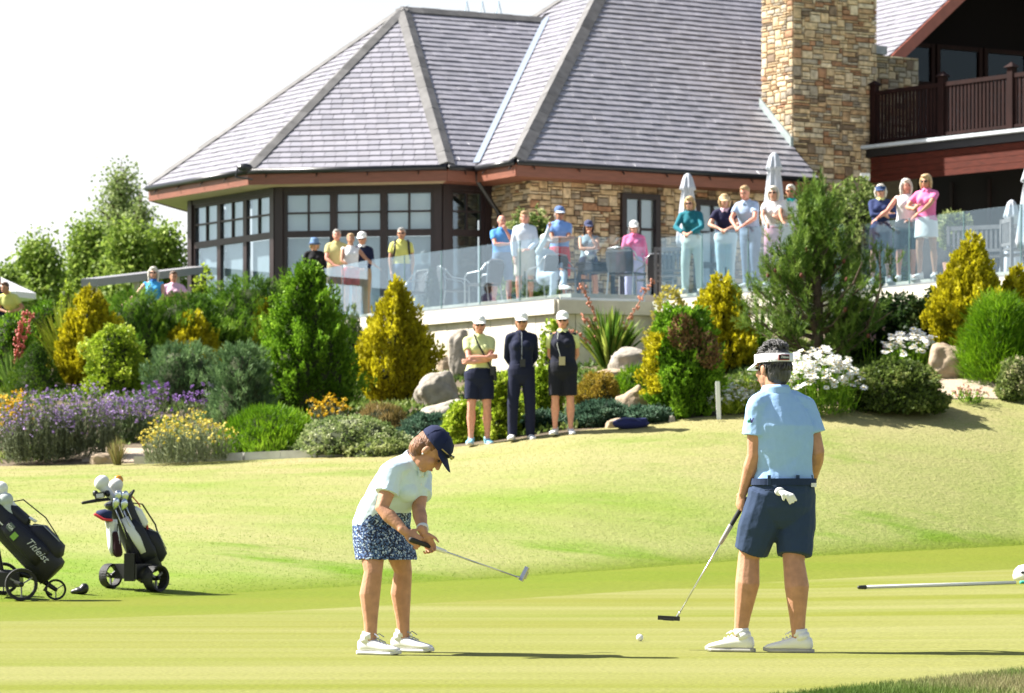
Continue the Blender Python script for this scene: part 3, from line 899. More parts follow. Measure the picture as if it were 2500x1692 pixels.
# ------------------------------------------------------------------ terrace
TZ = 4.2
TE = [V2(-4.58, 67.2), V2(-2.83, 62.9), V2(.78, 56.8), V2(2.48, 57.5), V2(4.6, 53.9), V2(5.67, 54.52), V2(9.2, 48.0)]
m_coping = mat('pale_coping', (.62, .57, .48), .8, noise=.12, nscale=4, bump=.1)
m_panel = mat('pale_stone_panel', (.58, .53, .44), .85, orand=.06, noise=.12, nscale=3, bump=.1)
b = MB(); b.prism([up(p + V2(.25, .45), TZ - .35) for p in TE] + [up(V2(12, 60), TZ - .35), up(V2(12, 80), TZ - .35), up(V2(-4, 76), TZ - .35)], (0, 0, .49))
tag(b.obj('terrace_paving', mat('paving', (.48, .44, .38), .85, noise=.15, nscale=2)), kind='structure')
twall = empty('terrace_wall', (0, 58, 3.0), 'pale panelled retaining wall with thick coping under the glass balustrade', 'wall')
T0 = Vector(twall.location)
def tobj(bb, name, m, parent, base):
    bb.v = [tuple(Vector(p) - base) for p in bb.v]; return bb.obj(name, m, parent)
for i in range(len(TE) - 1):
    a, c = TE[i], TE[i + 1]; d = (c - a).normalized(); L = (c - a).length; nin = V2(-d.y, d.x)
    axw = (d, nin, Vector((0, 0, 1)))
    k = max(1, round(L / 1.6))
    for j in range(k):
        s0, s1 = L * j / k, L * (j + 1) / k
        bb = MB(); bb.box(up(a + d * (s0 + s1) / 2 + nin * .12, TZ - .12), (s1 - s0 - .006, .36, .24), axw); tobj(bb, 'coping_stone', m_coping, twall, T0)
    k = max(1, round(L / .40))
    for j in range(k):
        s0, s1 = L * j / k, L * (j + 1) / k
        bb = MB(); bb.box(up(a + d * (s0 + s1) / 2 + nin * .1, TZ - .24 - .9), (s1 - s0 - .012, .12 + .008 * (j % 2), 1.79), axw); tobj(bb, 'wall_panel', m_panel, twall, T0)
    bb = MB(); bb.box(up(a + d * L / 2 + nin * .24, TZ - 1.15), (L - .3, .15, 1.8), axw); tobj(bb, 'backing', m_mortar, twall, T0)
bal_lab = ['glass balustrade run in front of the bay windows, half hidden by conifers', 'longest glass balustrade run, reflecting pale sky, above the panelled wall', 'glass balustrade run in front of the wicker armchairs and table', 'glass balustrade run that the teal-jacketed woman leans on', 'short glass balustrade return behind the tall pine', 'glass balustrade run below the dark timber balcony']
for i in range(len(TE) - 1):
    a, c = TE[i], TE[i + 1]; d = (c - a).normalized(); L = (c - a).length; nin = V2(-d.y, d.x)
    axw = (d, nin, Vector((0, 0, 1)))
    base = up((a + c) / 2 + nin * .1, TZ)
    bal = empty('glass_balustrade', base, bal_lab[i], 'balustrade', 'glass balustrades along the terrace edge')
    k = max(1, round(L / 1.5))
    for j in range(k):
        s0, s1 = L * j / k + .012 + (.1 if j == 0 else 0), L * (j + 1) / k - .012 - (.1 if j == k - 1 else 0)
        bb = MB(); bb.box(up(a + d * (s0 + s1) / 2 + nin * .1, TZ + .57), (s1 - s0, .017, 1.10), axw); tobj(bb, 'glass_panel', m_glass, bal, base)
        if j:
            bb = MB(); bb.box(up(a + d * (s0 - .018) + nin * .1, TZ + .57), (.014, .02, 1.1), axw); tobj(bb, 'joint_strip', mat('glass_edge', (.10, .19, .19), .2), bal, base)
    bb = MB(); bb.box(up(a + d * L / 2 + nin * .1, TZ + .025), (L - .25, .06, .05), axw); tobj(bb, 'base_channel', mat('steel_channel', (.5, .52, .54), .35, metal=1.0), bal, base)
# ------------------------------------------------------------------ planting
rng = np.random.default_rng(11)
def unit(a): return a / np.maximum(np.linalg.norm(a, axis=-1, keepdims=True), 1e-9)
m_leaf = mat('foliage', attr=True, rough=.55, spec=.25, trans=.4)
m_needle = mat('needles', attr=True, rough=.6, spec=.2, trans=.25)
m_petal = mat('petals', attr=True, rough=.6, spec=.2, trans=.25)
m_bark = mat('bark', (.12, .085, .06), .9, noise=.35, nscale=25, bump=.5, bscale=40)
m_stalk = mat('stalk', (.10, .15, .04), .7)
m_core = mat('shrub_core', (.035, .045, .015), .95, noise=.3, nscale=20)  # dark solid core added in each shrub, for twigs and inner shade

def leaf_quads(Pt, D, L, W, curl=0.0):
    """diamond leaves: base points, unit directions, lengths, widths"""
    n = len(Pt); rv = unit(rng.normal(size=(n, 3)))
    S = unit(np.cross(D, rv)); N = np.cross(S, D)
    L = np.broadcast_to(L, n)[:, None]; W = np.broadcast_to(W, n)[:, None]
    q = np.empty((n, 4, 3))
    q[:, 0] = Pt; q[:, 1] = Pt + D * L * .45 + S * W * .5 + N * L * curl
    q[:, 2] = Pt + D * L; q[:, 3] = Pt + D * L * .45 - S * W * .5 + N * L * curl
    return q

def pick_cols(n, pal, t=None, jit=.12):
    pal = np.array(pal); t = rng.uniform(0, 1, n) if t is None else np.clip(t, 0, .9999)
    q = t * (len(pal) - 1); k = q.astype(int); f = (q - k)[:, None]
    c = pal[k] * (1 - f) + pal[np.minimum(k + 1, len(pal) - 1)] * f
    return np.clip(c * (1 + rng.normal(0, jit, (n, 1))), .003, .95)

def profile(kind, t):
    t = np.asarray(t, float)
    if kind == 'cone':  return np.where(t < .12, .82 + t * 1.5, (1 - (t - .12) / .88) ** .85)
    if kind == 'fatcone': return np.where(t < .18, .75 + t * 1.39, (1 - (t - .18) / .82) ** .62)
    if kind == 'dome':  return np.sqrt(np.clip(1 - t ** 2, 0, 1))
    if kind == 'ball':  return np.sqrt(np.clip(1 - (2 * t - 1) ** 2, 0, 1))
    if kind == 'column': return np.where(t < .7, .85 + .15 * np.sin(t / .7 * np.pi), np.sqrt(np.clip(1 - ((t - .7) / .3) ** 2, 0, 1)) * .85)
    if kind == 'pear':  return np.where(t < .38, np.sqrt(np.clip(1 - ((.38 - t) / .46) ** 2, 0, 1)), .30 + .70 * (1 - (t - .38) / .62) ** 1.7 - .30 * ((t - .38) / .62) ** 3)
    return 1 - t

def lumps(nl, seed):
    g = np.random.default_rng(seed)
    A, T, S, H = g.uniform(-np.pi, np.pi, nl), g.uniform(0, 1, nl), g.uniform(.55, 1.25, nl) / nl ** .62, g.uniform(.35, 1, nl)
    def f(a, t):
        out = np.zeros_like(a)
        for i in range(nl):
            da = (a - A[i] + np.pi) % (2 * np.pi) - np.pi
            out = np.maximum(out, H[i] * np.exp(-((da / 2.0) ** 2 + (t - T[i]) ** 2) / (2 * S[i] ** 2)))
        return out
    return f

def clumped(kind, h, Rr, nclump, per, L, W, upb, pal, seed, lump=.22, nl=26, spread=.5, inner=.62, plume=None, top_light=0.0, zoff=0.0):
    """foliage of a body of revolution made of many small tufts"""
    f = lumps(nl, seed)
    # area-weighted heights
    tt = np.linspace(0.0, .985, 200); w = profile(kind, tt) + .05; cdf = np.cumsum(w) / w.sum()
    t = np.interp(rng.uniform(0, 1, nclump), cdf, tt)
    a = rng.uniform(-np.pi, np.pi, nclump)
    lv = f(a, t)
    r = profile(kind, t) * Rr * (1 - lump + lump * 1.5 * lv) * (1 - (1 - inner) * rng.uniform(0, 1, nclump) ** 2.2)
    C = np.stack([np.cos(a) * r, np.sin(a) * r, t * h * (1 + .06 * (lv - .5)) + zoff], 1)
    out = np.stack([np.cos(a), np.sin(a), np.full(nclump, .25)], 1)
    D0 = unit(out * (1 - upb) + np.array([0, 0, 1.0]) * upb)
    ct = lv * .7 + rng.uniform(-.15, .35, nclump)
    Cr = np.repeat(C, per, 0); Dr = np.repeat(D0, per, 0)
    if plume:     # flame shaped tufts: leaves set along a short shoot
        s = rng.uniform(0, 1, len(Cr))[:, None]
        Cr = Cr + Dr * s * plume + rng.normal(0, plume * .16, Cr.shape) * (1.1 - s)
    else:
        Cr = Cr + rng.normal(0, L * .35, Cr.shape)
    D = unit(Dr + rng.normal(0, spread, Dr.shape))
    n = len(Cr)
    q = leaf_quads(Cr, D, L * rng.uniform(.6, 1.25, n), W * rng.uniform(.7, 1.2, n))
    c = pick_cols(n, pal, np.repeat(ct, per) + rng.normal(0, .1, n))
    return q, c

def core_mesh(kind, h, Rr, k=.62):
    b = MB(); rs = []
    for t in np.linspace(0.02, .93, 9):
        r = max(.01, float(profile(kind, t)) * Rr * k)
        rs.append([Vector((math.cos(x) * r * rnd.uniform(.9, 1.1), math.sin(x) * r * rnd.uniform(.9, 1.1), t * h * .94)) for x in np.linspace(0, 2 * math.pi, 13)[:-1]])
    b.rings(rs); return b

GROUPS = {}
def plant(name, base, label, cat, parts, group=None):
    """parts: list of (part name, mesh)"""
    o = empty(name, base, label, cat, group)
    for pn, me in parts:
        q = link(pn, me, o)
        if pn in ('blooms', 'cones', 'stems', 'blades', 'needles', 'foliage', 'crown'): q['kind'] = 'stuff'
    return o

def at(x, yb, Y=None):
    return ground(x, yb) if Y is None else Vector(((x - CX) / FPX * Y, Y, height((x - CX) / FPX * Y, Y)))

def shrub(name, x, yb, yt, hw, kind, pal, label, cat='shrub', L=.07, W=.035, upb=.45, nclump=900, per=7, spread=.5, lump=.22, nl=26, plume=None, Y=None, material=None, inner=.6, sink=.05, spires=0, core=.62, group=None, mix=None):
    g = at(x, yb, Y); s = FPX / g.y; base = g - Vector((0, 0, sink))
    ztop = CAMZ + (HY - yt) * g.y / FPX
    h = (ztop - base.z) * 1.03; Rr = hw / s * 1.16
    seed = int(x * 7 + yb)
    qs, cs = [], []
    if spires:
        gg = np.random.default_rng(seed)
        for k in range(spires):
            a = gg.uniform(0, 2 * np.pi); rr = Rr * gg.uniform(.35, .62); hh = h * gg.uniform(.45, .78)
            q, c = clumped('cone', hh, Rr * gg.uniform(.28, .4), int(nclump / spires * .55), per, L, W, upb, pal, seed + k, lump, 10, spread, .5, plume)
            q += np.array([math.cos(a) * rr, math.sin(a) * rr * .8, 0]); qs.append(q); cs.append(c)
        q, c = clumped(kind, h, Rr, int(nclump * .6), per, L, W, upb, pal, seed + 50, lump, nl, spread, inner, plume)
        qs.append(q); cs.append(c)
    else:
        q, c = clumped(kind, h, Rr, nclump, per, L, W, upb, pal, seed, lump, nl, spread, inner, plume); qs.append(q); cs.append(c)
    q = np.concatenate(qs); c = np.concatenate(cs)
    if mix is not None: c = mix(q[:, 0], c, h, Rr)
    stem = MB(); stem.tube([(0, 0, -.1), (0, 0, h * .35), (0, 0, h * .7)], [Rr * .07 + .015, Rr * .05 + .01, .008], 7)
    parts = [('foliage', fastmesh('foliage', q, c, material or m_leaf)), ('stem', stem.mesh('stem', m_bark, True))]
    if core: parts.append(('dark_core', core_mesh(kind, h, Rr, core).mesh('dark_core', m_core, True)))
    return plant(name, base, label, cat, parts, group)

GOLD = [(.27, .24, .008), (.44, .40, .012), (.60, .54, .018), (.70, .64, .05)]
GREEN = [(0.054, 0.126, 0.0072), (0.126, 0.264, 0.0144), (0.222, 0.396, 0.0264), (0.324, 0.504, 0.048)]
DARKG = [(0.0384, 0.0984, 0.0096), (0.102, 0.216, 0.0168), (0.204, 0.36, 0.0312), (0.348, 0.516, 0.06)]
BLUEG = [(0.054, 0.108, 0.042), (0.114, 0.204, 0.078), (0.192, 0.312, 0.12), (0.3, 0.42, 0.18)]
LIME = [(.16, .25, .015), (.28, .39, .025), (.42, .52, .05), (.55, .60, .12)]
VIVID = [(.07, .17, .006), (.14, .28, .008), (.22, .38, .015), (.32, .45, .04)]

# ---- rear row on the left
def mugo(x, yb, yt, hw, label, pal=DARKG, n=800, Y=None, spk=.16, kind='dome'):
    return shrub('mugo_pine', x, yb, yt, hw, kind, pal, label, 'pine', L=.085, W=.012, upb=.55, nclump=n, per=16, spread=.38, lump=.42, nl=60, plume=spk, material=m_needle, Y=Y, group='dark mountain pines')
mugo(330, 905, 720, 95, 'dark green mountain pine directly right of the tallest golden spire', n=1300, Y=58.5)
mugo(455, 905, 730, 135, 'broad dark green mountain pine below the two women in blue and pink', n=2000, Y=59)
mugo(610, 900, 688, 138, 'tall dark green mountain pine in front of the bay window corner', n=2200, Y=59.5)
mugo(715, 905, 668, 55, 'narrow mountain pine rising behind the big green conifer', GREEN, n=500, Y=60)
shrub('palm_bush', 120, 890, 738, 80, 'dome', GREEN, 'soft bright green shrub below the bearded man', L=.10, W=.03, nclump=700, per=7, Y=61)
shrub('palm_bush', 22, 900, 768, 60, 'dome', GREEN, 'soft green shrub at the bearded man\'s elbows', L=.10, W=.03, nclump=600, per=7, Y=56)
shrub('yellow_leaf_shrub', 495, 880, 650, 28, 'dome', LIME, 'pale leafy shrub rising against the bay window post', L=.07, W=.04, nclump=250, per=6, Y=60)
shrub('yellow_leaf_shrub', 160, 820, 690, 26, 'dome', LIME, 'pale yellow leafy shrub behind the fan palm', L=.07, W=.04, nclump=250, per=6, Y=60)

# ---- golden and green conifers
def gold(x, yb, yt, hw, label, kind='cone', sp=5, n=900, Y=None, pal=GOLD, pl=.13):
    return shrub('golden_conifer', x, yb, yt, hw, kind, pal, label, 'conifer', L=.07, W=.042, upb=.72, nclump=int(n * 1.4), per=14, spread=.32, lump=.38, nl=60, plume=pl, spires=sp, Y=Y, core=.42, group='golden conifers')
gold(222, 935, 720, 92, 'tallest golden conifer with two thin spires left of the mountain pines', 'fatcone', sp=6, n=1500)
gold(470, 905, 774, 72, 'golden conifer with several blunt spires behind the grey-green mugo pine', 'fatcone', 6, 1100)
gold(640, 905, 739, 46, 'slim golden conifer touching the big bright green conifer', sp=3, n=500)
gold(966, 985, 700, 100, 'large golden conifer with stepped outline beside the pale retaining wall', 'pear', 5, 1700, pl=.16)
gold(1760, 905, 690, 90, 'golden cypress behind the brown-patched conifer', 'fatcone', 6, 1100)
gold(2372, 865, 590, 100, 'large golden conifer with a spire in front of the right-hand balustrade', 'pear', 4, 1700, pl=.15)
gold(2478, 830, 672, 48, 'smaller golden conifer between the grey boulder and picture edge', 'fatcone', 3, 600)
shrub('green_conifer', 750, 1018, 652, 128, 'fatcone', GREEN, 'tall bright green pyramid conifer, the biggest in the left bed', 'conifer', L=.065, W=.03, upb=.6, nclump=2800, per=13, spread=.45, lump=.42, nl=110, plume=.13, material=m_leaf)
shrub('green_conifer', 818, 960, 705, 36, 'cone', GREEN, 'slim mid-green conifer tucked behind the big green pyramid', 'conifer', L=.06, W=.02, upb=.7, nclump=500, per=12, spread=.35, plume=.1)
shrub('juniper_cone', 858, 905, 752, 36, 'fatcone', [(.06, .10, .04), (.11, .17, .06), (.18, .25, .09), (.26, .33, .13)], 'small pale green cone juniper left of the large golden conifer', 'conifer', L=.05, W=.014, upb=.7, nclump=520, per=12, spread=.35, plume=.08)
shrub('clipped_cone', 86, 962, 838, 74, 'cone', [(.03, .075, .006), (.06, .13, .01), (.11, .19, .014), (.2, .27, .02)], 'dense smooth dwarf spruce cone left of the golden conifers', 'conifer', L=.035, W=.012, upb=.5, nclump=2300, per=8, spread=.6, lump=.10)
shrub('lime_shrub', 283, 960, 796, 90, 'dome', LIME, 'lime green leafy shrub overlapping the tallest golden conifer', L=.055, W=.045, upb=.4, nclump=1300, per=6, spread=.9, lump=.42, nl=40, core=.45)
mugo(446, 990, 848, 112, 'grey-green mugo pine with blunt tufts among the purple flowers', BLUEG, n=900, spk=.11)
mugo(590, 1035, 852, 84, 'grey-green mugo pine leaning against the big green pyramid conifer', BLUEG, n=900, spk=.11)

# bicolour conifer right of the officials
def patches(p, c, h, Rr):
    z = p[:, 2] / h; x = p[:, 0] / Rr
    nz = np.array([mnoise.noise(Vector((float(a[0]) * 2, float(a[1]) * 2, float(a[2]) * 2))) for a in p]) * .25
    gold_ = (x < -.62 + nz) & (z > .22) & (z < .78)
    br = (((x + .02) / .42) ** 2 + ((z - .76) / .17) ** 2 + nz * 2 < 1) | (((x - .62) / .34) ** 2 + ((z - .6) / .18) ** 2 + nz * 2 < 1)
    gp = pick_cols(len(c), GOLD); bp = pick_cols(len(c), [(.17, .09, .045), (.28, .16, .08), (.36, .23, .13)])
    c = np.where(gold_[:, None], gp, c); br = br & (rng.uniform(0, 1, len(c)) < .75); return np.where((br & ~gold_)[:, None], bp, c)
shrub('patchy_conifer', 1668, 1017, 764, 84, 'column', GREEN, 'green conifer with a dead brown patch and golden left edge', 'conifer', L=.06, W=.03, upb=.6, nclump=2500, per=13, spread=.45, lump=.4, nl=100, plume=.12, mix=patches)
shrub('yellow_leaf_shrub', 1632, 875, 700, 62, 'dome', [(.30, .28, .05), (.48, .42, .07), (.62, .55, .14)], 'sparse pale yellow shrub in front of the glass corner', L=.06, W=.045, nclump=330, per=6, spread=.9, lump=.4, core=0)
# mounds and ground cover
shrub('heather_mat', 655, 1106, 1003, 120, 'dome', VIVID, 'low vivid green heather mat beside the kerb', 'heather', L=.10, W=.012, upb=.75, nclump=1700, per=9, spread=.35, lump=.15, core=.75)
shrub('ground_cover', 856, 1104, 1016, 140, 'dome', [(.12, .19, .05), (.24, .31, .10), (.42, .46, .24), (.58, .60, .42)], 'pale variegated ground cover mound below the golden conifer', 'shrub', L=.04, W=.034, upb=.4, nclump=1700, per=6, spread=.9, lump=.18, core=.8)
shrub('ground_cover', 925, 1110, 1068, 80, 'dome', [(.18, .24, .06), (.32, .37, .13), (.48, .50, .25)], 'small pale ground cover spilling over the kerb end', 'shrub', L=.04, W=.034, nclump=600, per=6, spread=.9, core=.8)
shrub('brown_heather', 934, 1056, 992, 70, 'dome', [(.14, .11, .03), (.25, .19, .06), (.32, .22, .09), (.22, .24, .06)], 'brownish flowering heather under the golden conifer', 'heather', L=.07, W=.012, upb=.8, nclump=700, per=8, spread=.3, core=.7)
for (x, yb, yt, hw, lab) in ((1048, 1072, 1016, 62, 'blue-green creeping juniper below the pale boulders'), (1120, 1068, 1028, 55, 'blue-green creeping juniper around the feet of the arms-folded official'),
                             (1462, 1038, 985, 66, 'blue-green creeping juniper beside the black-vested official'), (1580, 1030, 1000, 55, 'blue-green creeping juniper around the navy bag'), (1325, 1048, 1012, 55, 'blue-green creeping juniper between two of the officials')):
    shrub('creeping_juniper', x, yb, yt, hw, 'dome', [(.035, .08, .05), (.065, .13, .08), (.11, .19, .12), (.17, .25, .17)], lab, 'juniper', L=.07, W=.022, upb=.3, nclump=700, per=9, spread=.55, lump=.3, plume=.08, core=.75, group='creeping junipers along the bank')
for (x, yb, yt, hw, lab) in ((1128, 1078, 985, 52, 'lime-leaved shrub behind the arms-folded official'), (1225, 1068, 915, 48, 'lime-leaved shrub filling the gap beside the navy-jacketed official'),
                             (1325, 1040, 900, 48, 'lime-leaved shrub between the navy jacket and the black vest'), (1345, 1000, 786, 26, 'thin upright lime shrub against the grey corner of the wall')):
    shrub('lime_shrub', x, yb, yt, hw, 'dome' if hw > 40 else 'column', LIME, lab, 'shrub', L=.06, W=.05, upb=.4, nclump=900 if hw > 40 else 300, per=6, spread=.9, lump=.34, core=.5, group='lime shrubs behind the officials')
shrub('golden_ball', 1462, 1018, 912, 56, 'dome', [(.20, .16, .02), (.34, .26, .03), (.42, .30, .05), (.30, .18, .05)], 'rounded golden brown dwarf conifer beside the black-vested official', 'conifer', L=.05, W=.016, nclump=1000, per=9, lump=.15, core=.75)
shrub('green_heather', 1552, 985, 900, 48, 'dome', VIVID, 'small bright green heather under the flat boulder', 'heather', L=.08, W=.012, upb=.75, nclump=600, per=9, spread=.35, core=.7)
# right bed
for (x, yb, yt, hw, lab) in ((2090, 880, 735, 80, 'dark leafy shrub behind the pine trunk'), (2190, 870, 722, 90, 'dark leafy shrub below the long white-haired woman'), (2290, 850, 710, 60, 'dark leafy shrub left of the large golden conifer')):
    shrub('dark_shrub', x, yb, yt, hw, 'dome', [(.01, .025, .008), (.02, .05, .012), (.045, .085, .02), (.10, .12, .04)], lab, 'shrub', L=.07, W=.05, upb=.3, nclump=1000, per=6, spread=.9, lump=.25, group='dark shrubs under the terrace')
shrub('broom_bush', 2440, 925, 735, 88, 'dome', VIVID, 'feathery bright green broom in front of the golden conifer', L=.16, W=.010, upb=.5, nclump=1500, per=12, spread=.4, lump=.25, core=.45)
shrub('mound_shrub', 2185, 1000, 880, 115, 'dome', [(.05, .08, .015), (.11, .16, .03), (.19, .24, .06), (.30, .28, .10)], 'rounded olive mound shrub beside the gravel patch', L=.05, W=.045, nclump=2000, per=6, spread=.9, lump=.2, core=.7)
shrub('small_bush', 2476, 975, 878, 42, 'dome', [(.09, .14, .03), (.2, .26, .07), (.36, .36, .18), (.5, .42, .3)], 'small flowering bush at the far end of the gravel patch', L=.045, W=.04, nclump=600, per=6, spread=.9)
shrub('hedge_bush', 2095, 775, 445, 120, 'dome', [(.07, .12, .02), (.15, .21, .05), (.27, .33, .11), (.40, .43, .2)], 'big clipped leafy bush on the terrace behind the pine', L=.08, W=.06, nclump=2400, per=7, spread=.9, lump=.15, Y=60, inner=.75)
shrub('hedge_bush', 1298, 760, 512, 92, 'dome', [(.07, .12, .02), (.15, .21, .05), (.27, .33, .11), (.45, .48, .22)], 'leafy bush against the stone wall behind the terrace guests', L=.08, W=.06, nclump=1300, per=7, spread=.9, lump=.2, Y=63)
shrub('terrace_conifer', 1055, 770, 655, 42, 'cone', [(.008, .018, .008), (.015, .035, .014), (.03, .06, .02)], 'dark clipped cone tree behind the glass', 'conifer', L=.06, W=.016, nclump=700, per=9, lump=.12, Y=62)
bpy.data.objects[-1] if False else None

# low ground cover between the shrubs
def bed_cover(n):
    g2 = np.random.default_rng(21); Pt = np.zeros((n, 3)); ct = np.zeros(n)
    k = 0
    while k < n:
        xp = g2.uniform(-560, 2900); c = column(xp); Y = c[4] + .25 + (c[6] - c[4] - .4) * g2.uniform(0, 1)
        X = (xp - CX) / FPX * Y; d = mnoise.noise(Vector((X * .9, Y * .9, 4)))
        if d < -.12: continue
        q = P(xp, 0, Y)
        yy = HY - (height(X, Y) - CAMZ) * FPX / Y
        if (2290 < xp < 2470 and 890 < yy < 985) or (200 < xp < 410 and yy > 1088): continue
        Pt[k] = (X, Y, height(X, Y) + g2.uniform(-.01, .10 * (d + .25))); ct[k] = mnoise.noise(Vector((X * .5, Y * .5, 8))) * .8 + .5; k += 1
    D = unit(g2.normal(0, .6, (n, 3)) + np.array([0, -.2, .8]))
    q = leaf_quads(Pt, D, .10 * g2.uniform(.5, 1.3, n), .05)
    me = fastmesh('bed_cover', q, pick_cols(n, [(.05, .09, .02), (.09, .16, .03), (.17, .24, .05), (.28, .30, .10)], ct + g2.normal(0, .15, n)), m_leaf)
    tag(link('bed_cover', me), 'low mixed green ground cover between the shrubs', 'ground cover', kind='stuff')
bed_cover(60000)
# ---- flowers
def flower_field(name, x, yb, yt, hw, label, nstem, pal_leaf, pal_fl, head, hsize, cat='flowers', bias=1.0, flat=False, Y=None, depth=.7, leafn=900, daisy=False):
    g = at(x, yb, Y); s = FPX / g.y; base = g - Vector((0, 0, .03))
    h = CAMZ + (HY - yt) * g.y / FPX - base.z; Rr = hw / s
    a = rng.uniform(0, 2 * np.pi, nstem); r = np.sqrt(rng.uniform(0, 1, nstem)) * Rr
    root = np.stack([np.cos(a) * r, np.sin(a) * r * depth, np.zeros(nstem)], 1)
    for i in range(nstem): root[i, 2] = height(base.x + root[i, 0], base.y + root[i, 1]) - base.z
    hh = h * (1 - .45 * (r / Rr) ** 2) * rng.uniform(.62, 1.04, nstem) ** bias
    tip = root + np.stack([rng.normal(0, .07, nstem) + np.cos(a) * .06, rng.normal(0, .07, nstem) + np.sin(a) * .06, hh], 1)
    d = unit(tip - root); Ls = np.linalg.norm(tip - root, axis=1)
    qs = [leaf_quads(root, d, Ls, .010), leaf_quads(root, d, Ls, .010)]
    cs = [pick_cols(nstem, pal_leaf)] * 2
    k = rng.integers(0, nstem, leafn); tt = rng.uniform(.05, .85, leafn)[:, None]
    lp = root[k] * (1 - tt) + tip[k] * tt
    qs.append(leaf_quads(lp, unit(d[k] + rng.normal(0, .5, (leafn, 3))), .07 * rng.uniform(.6, 1.4, leafn), .016)); cs.append(pick_cols(leafn, pal_leaf))
    fol = fastmesh('stems', np.concatenate(qs), np.concatenate(cs), m_leaf)
    if daisy:
        o = plant(name, base, label, cat, [('stems', fol)])
        for i in range(min(nstem, 290)):
            q = link('daisy', DAISY[i % 4], o); nv = Vector((rng.normal(0, .3), rng.normal(-.45, .3), 1)).normalized()
            q.matrix_local = Matrix.Translation(tip[i]) @ nv.to_track_quat('Z', 'Y').to_matrix().to_4x4() @ Matrix.Scale(hsize * rng.uniform(.8, 1.15), 4)
        return o
    fq, fc = [], []
    for i in range(nstem):
        for j in range(head):
            c = tip[i] + rng.normal(0, hsize * .55, 3)
            nrm = unit(np.array([rng.normal(0, .4), rng.normal(-.35, .4), 1.0 if flat else rng.normal(0, .8)]))
            u = unit(np.cross(nrm, rng.normal(size=3))); w = np.cross(nrm, u); sz = hsize * rng.uniform(.6, 1.1)
            fq.append([c + u * sz, c + w * sz, c - u * sz, c - w * sz])
    fq = np.array(fq); fc = pick_cols(len(fq), pal_fl)
    return plant(name, base, label, cat, [('stems', fol), ('blooms', fastmesh('blooms', fq, fc, m_petal))])
def daisy_mesh(k):
    b = MB(); b.mi = 0
    for i in range(9):
        a = 2 * math.pi * i / 9 + rnd.uniform(-.1, .1); d = Vector((math.cos(a), math.sin(a), 0)); e = Vector((-d.y, d.x, 0)); z = rnd.uniform(-.12, .12)
        b.add([d * .15, d * .65 + e * .24 + Vector((0, 0, .06)), d + Vector((0, 0, z)), d * .65 - e * .24 + Vector((0, 0, .06))], [(0, 1, 2, 3)])
    b.mi = 1; b.ell((0, 0, .05), (.24, .24, .12), n=7, m=4)
    return b.mesh('daisy', [mat('daisy_petal', (.80, .80, .78), .6, trans=.2), mat('daisy_eye', (.6, .42, .05), .7)])
DAISY = [daisy_mesh(k) for k in range(4)]
GREY = [(.09, .10, .05), (.13, .16, .09), (.20, .23, .14)]
PURP = [(.19, .11, .29), (.31, .21, .43), (.44, .34, .56)]
YEL = [(.45, .28, .01), (.65, .42, .02), (.72, .52, .05)]
flower_field('lavender_bush', 95, 1132, 945, 78, 'grey-leaved lavender with purple heads beside the yellow flowers', 330, GREY, PURP, 3, .017, leafn=3600)
flower_field('lavender_bush', 205, 1120, 938, 80, 'purple lavender below the lime green shrub', 330, GREY, PURP, 3, .017, leafn=3600)
flower_field('lavender_bush', 310, 1080, 948, 66, 'purple lavender in front of the grey-green mugo pine', 240, [(.05, .09, .03), (.10, .15, .06), (.18, .22, .11)], PURP, 4, .020, leafn=2000)
flower_field('verbena', 492, 1030, 938, 62, 'tall purple verbena against dark pine needles', 60, GREY, [(.22, .11, .36), (.36, .22, .52)], 6, .022, leafn=400)
flower_field('verbena', 385, 1010, 935, 40, 'purple verbena at the left foot of the grey-green mugo', 34, GREY, [(.20, .08, .36), (.36, .2, .55)], 6, .022, leafn=300)
flower_field('yellow_flowers', 22, 1112, 958, 42, 'bright yellow flowering plant at the left end of the bed', 120, GREY, YEL, 6, .024, leafn=900)
flower_field('santolina', 455, 1132, 1005, 98, 'grey plant dotted with small yellow buttons next to the heather mat', 300, [(.12, .15, .08), (.22, .26, .15), (.32, .35, .20)], [(.5, .4, .04), (.66, .56, .12)], 3, .020, leafn=2600)
flower_field('santolina', 800, 1050, 965, 36, 'small yellow flowered grey plant above the pale ground cover', 70, [(.15, .18, .11), (.26, .29, .2)], YEL, 6, .024, leafn=500)
flower_field('pink_flowers', 572, 880, 826, 34, 'pale pink flowering plant between two golden conifers', 110, GREEN, [(.55, .34, .46), (.68, .48, .58)], 6, .03, leafn=500)
DAIS = [(.70, .70, .68), (.80, .80, .78)]
flower_field('daisy_bush', 1992, 1010, 855, 92, 'large white daisy bush beside the golfer in blue shirt', 280, GREEN, DAIS, 1, .058, flat=True, bias=.6, leafn=4000, daisy=True)
flower_field('daisy_bush', 2225, 915, 806, 50, 'smaller white daisy clump above the olive mound', 110, GREEN, DAIS, 1, .058, flat=True, bias=.5, leafn=1500, daisy=True)
flower_field('white_bedding', 1795, 1010, 945, 46, 'low white bedding flowers around the white stake', 150, LIME, [(.66, .67, .60), (.75, .76, .70)], 3, .030, flat=True, leafn=1500)
flower_field('white_bedding', 1840, 1000, 905, 58, 'pale lime bedding plants under the pine', 60, LIME, [(.6, .62, .35), (.7, .7, .5)], 3, .026, leafn=2600)
flower_field('wand_flower', 2125, 905, 775, 26, 'thin wand flowers with nodding pink bells beside the daisies', 9, GREEN, [(.60, .36, .44), (.66, .46, .52)], 6, .028, leafn=60)
flower_field('pink_heather', 2365, 985, 945, 26, 'tiny reddish plant at the edge of the gravel', 40, GREEN, [(.4, .15, .14), (.5, .3, .2)], 3, .02, leafn=200)

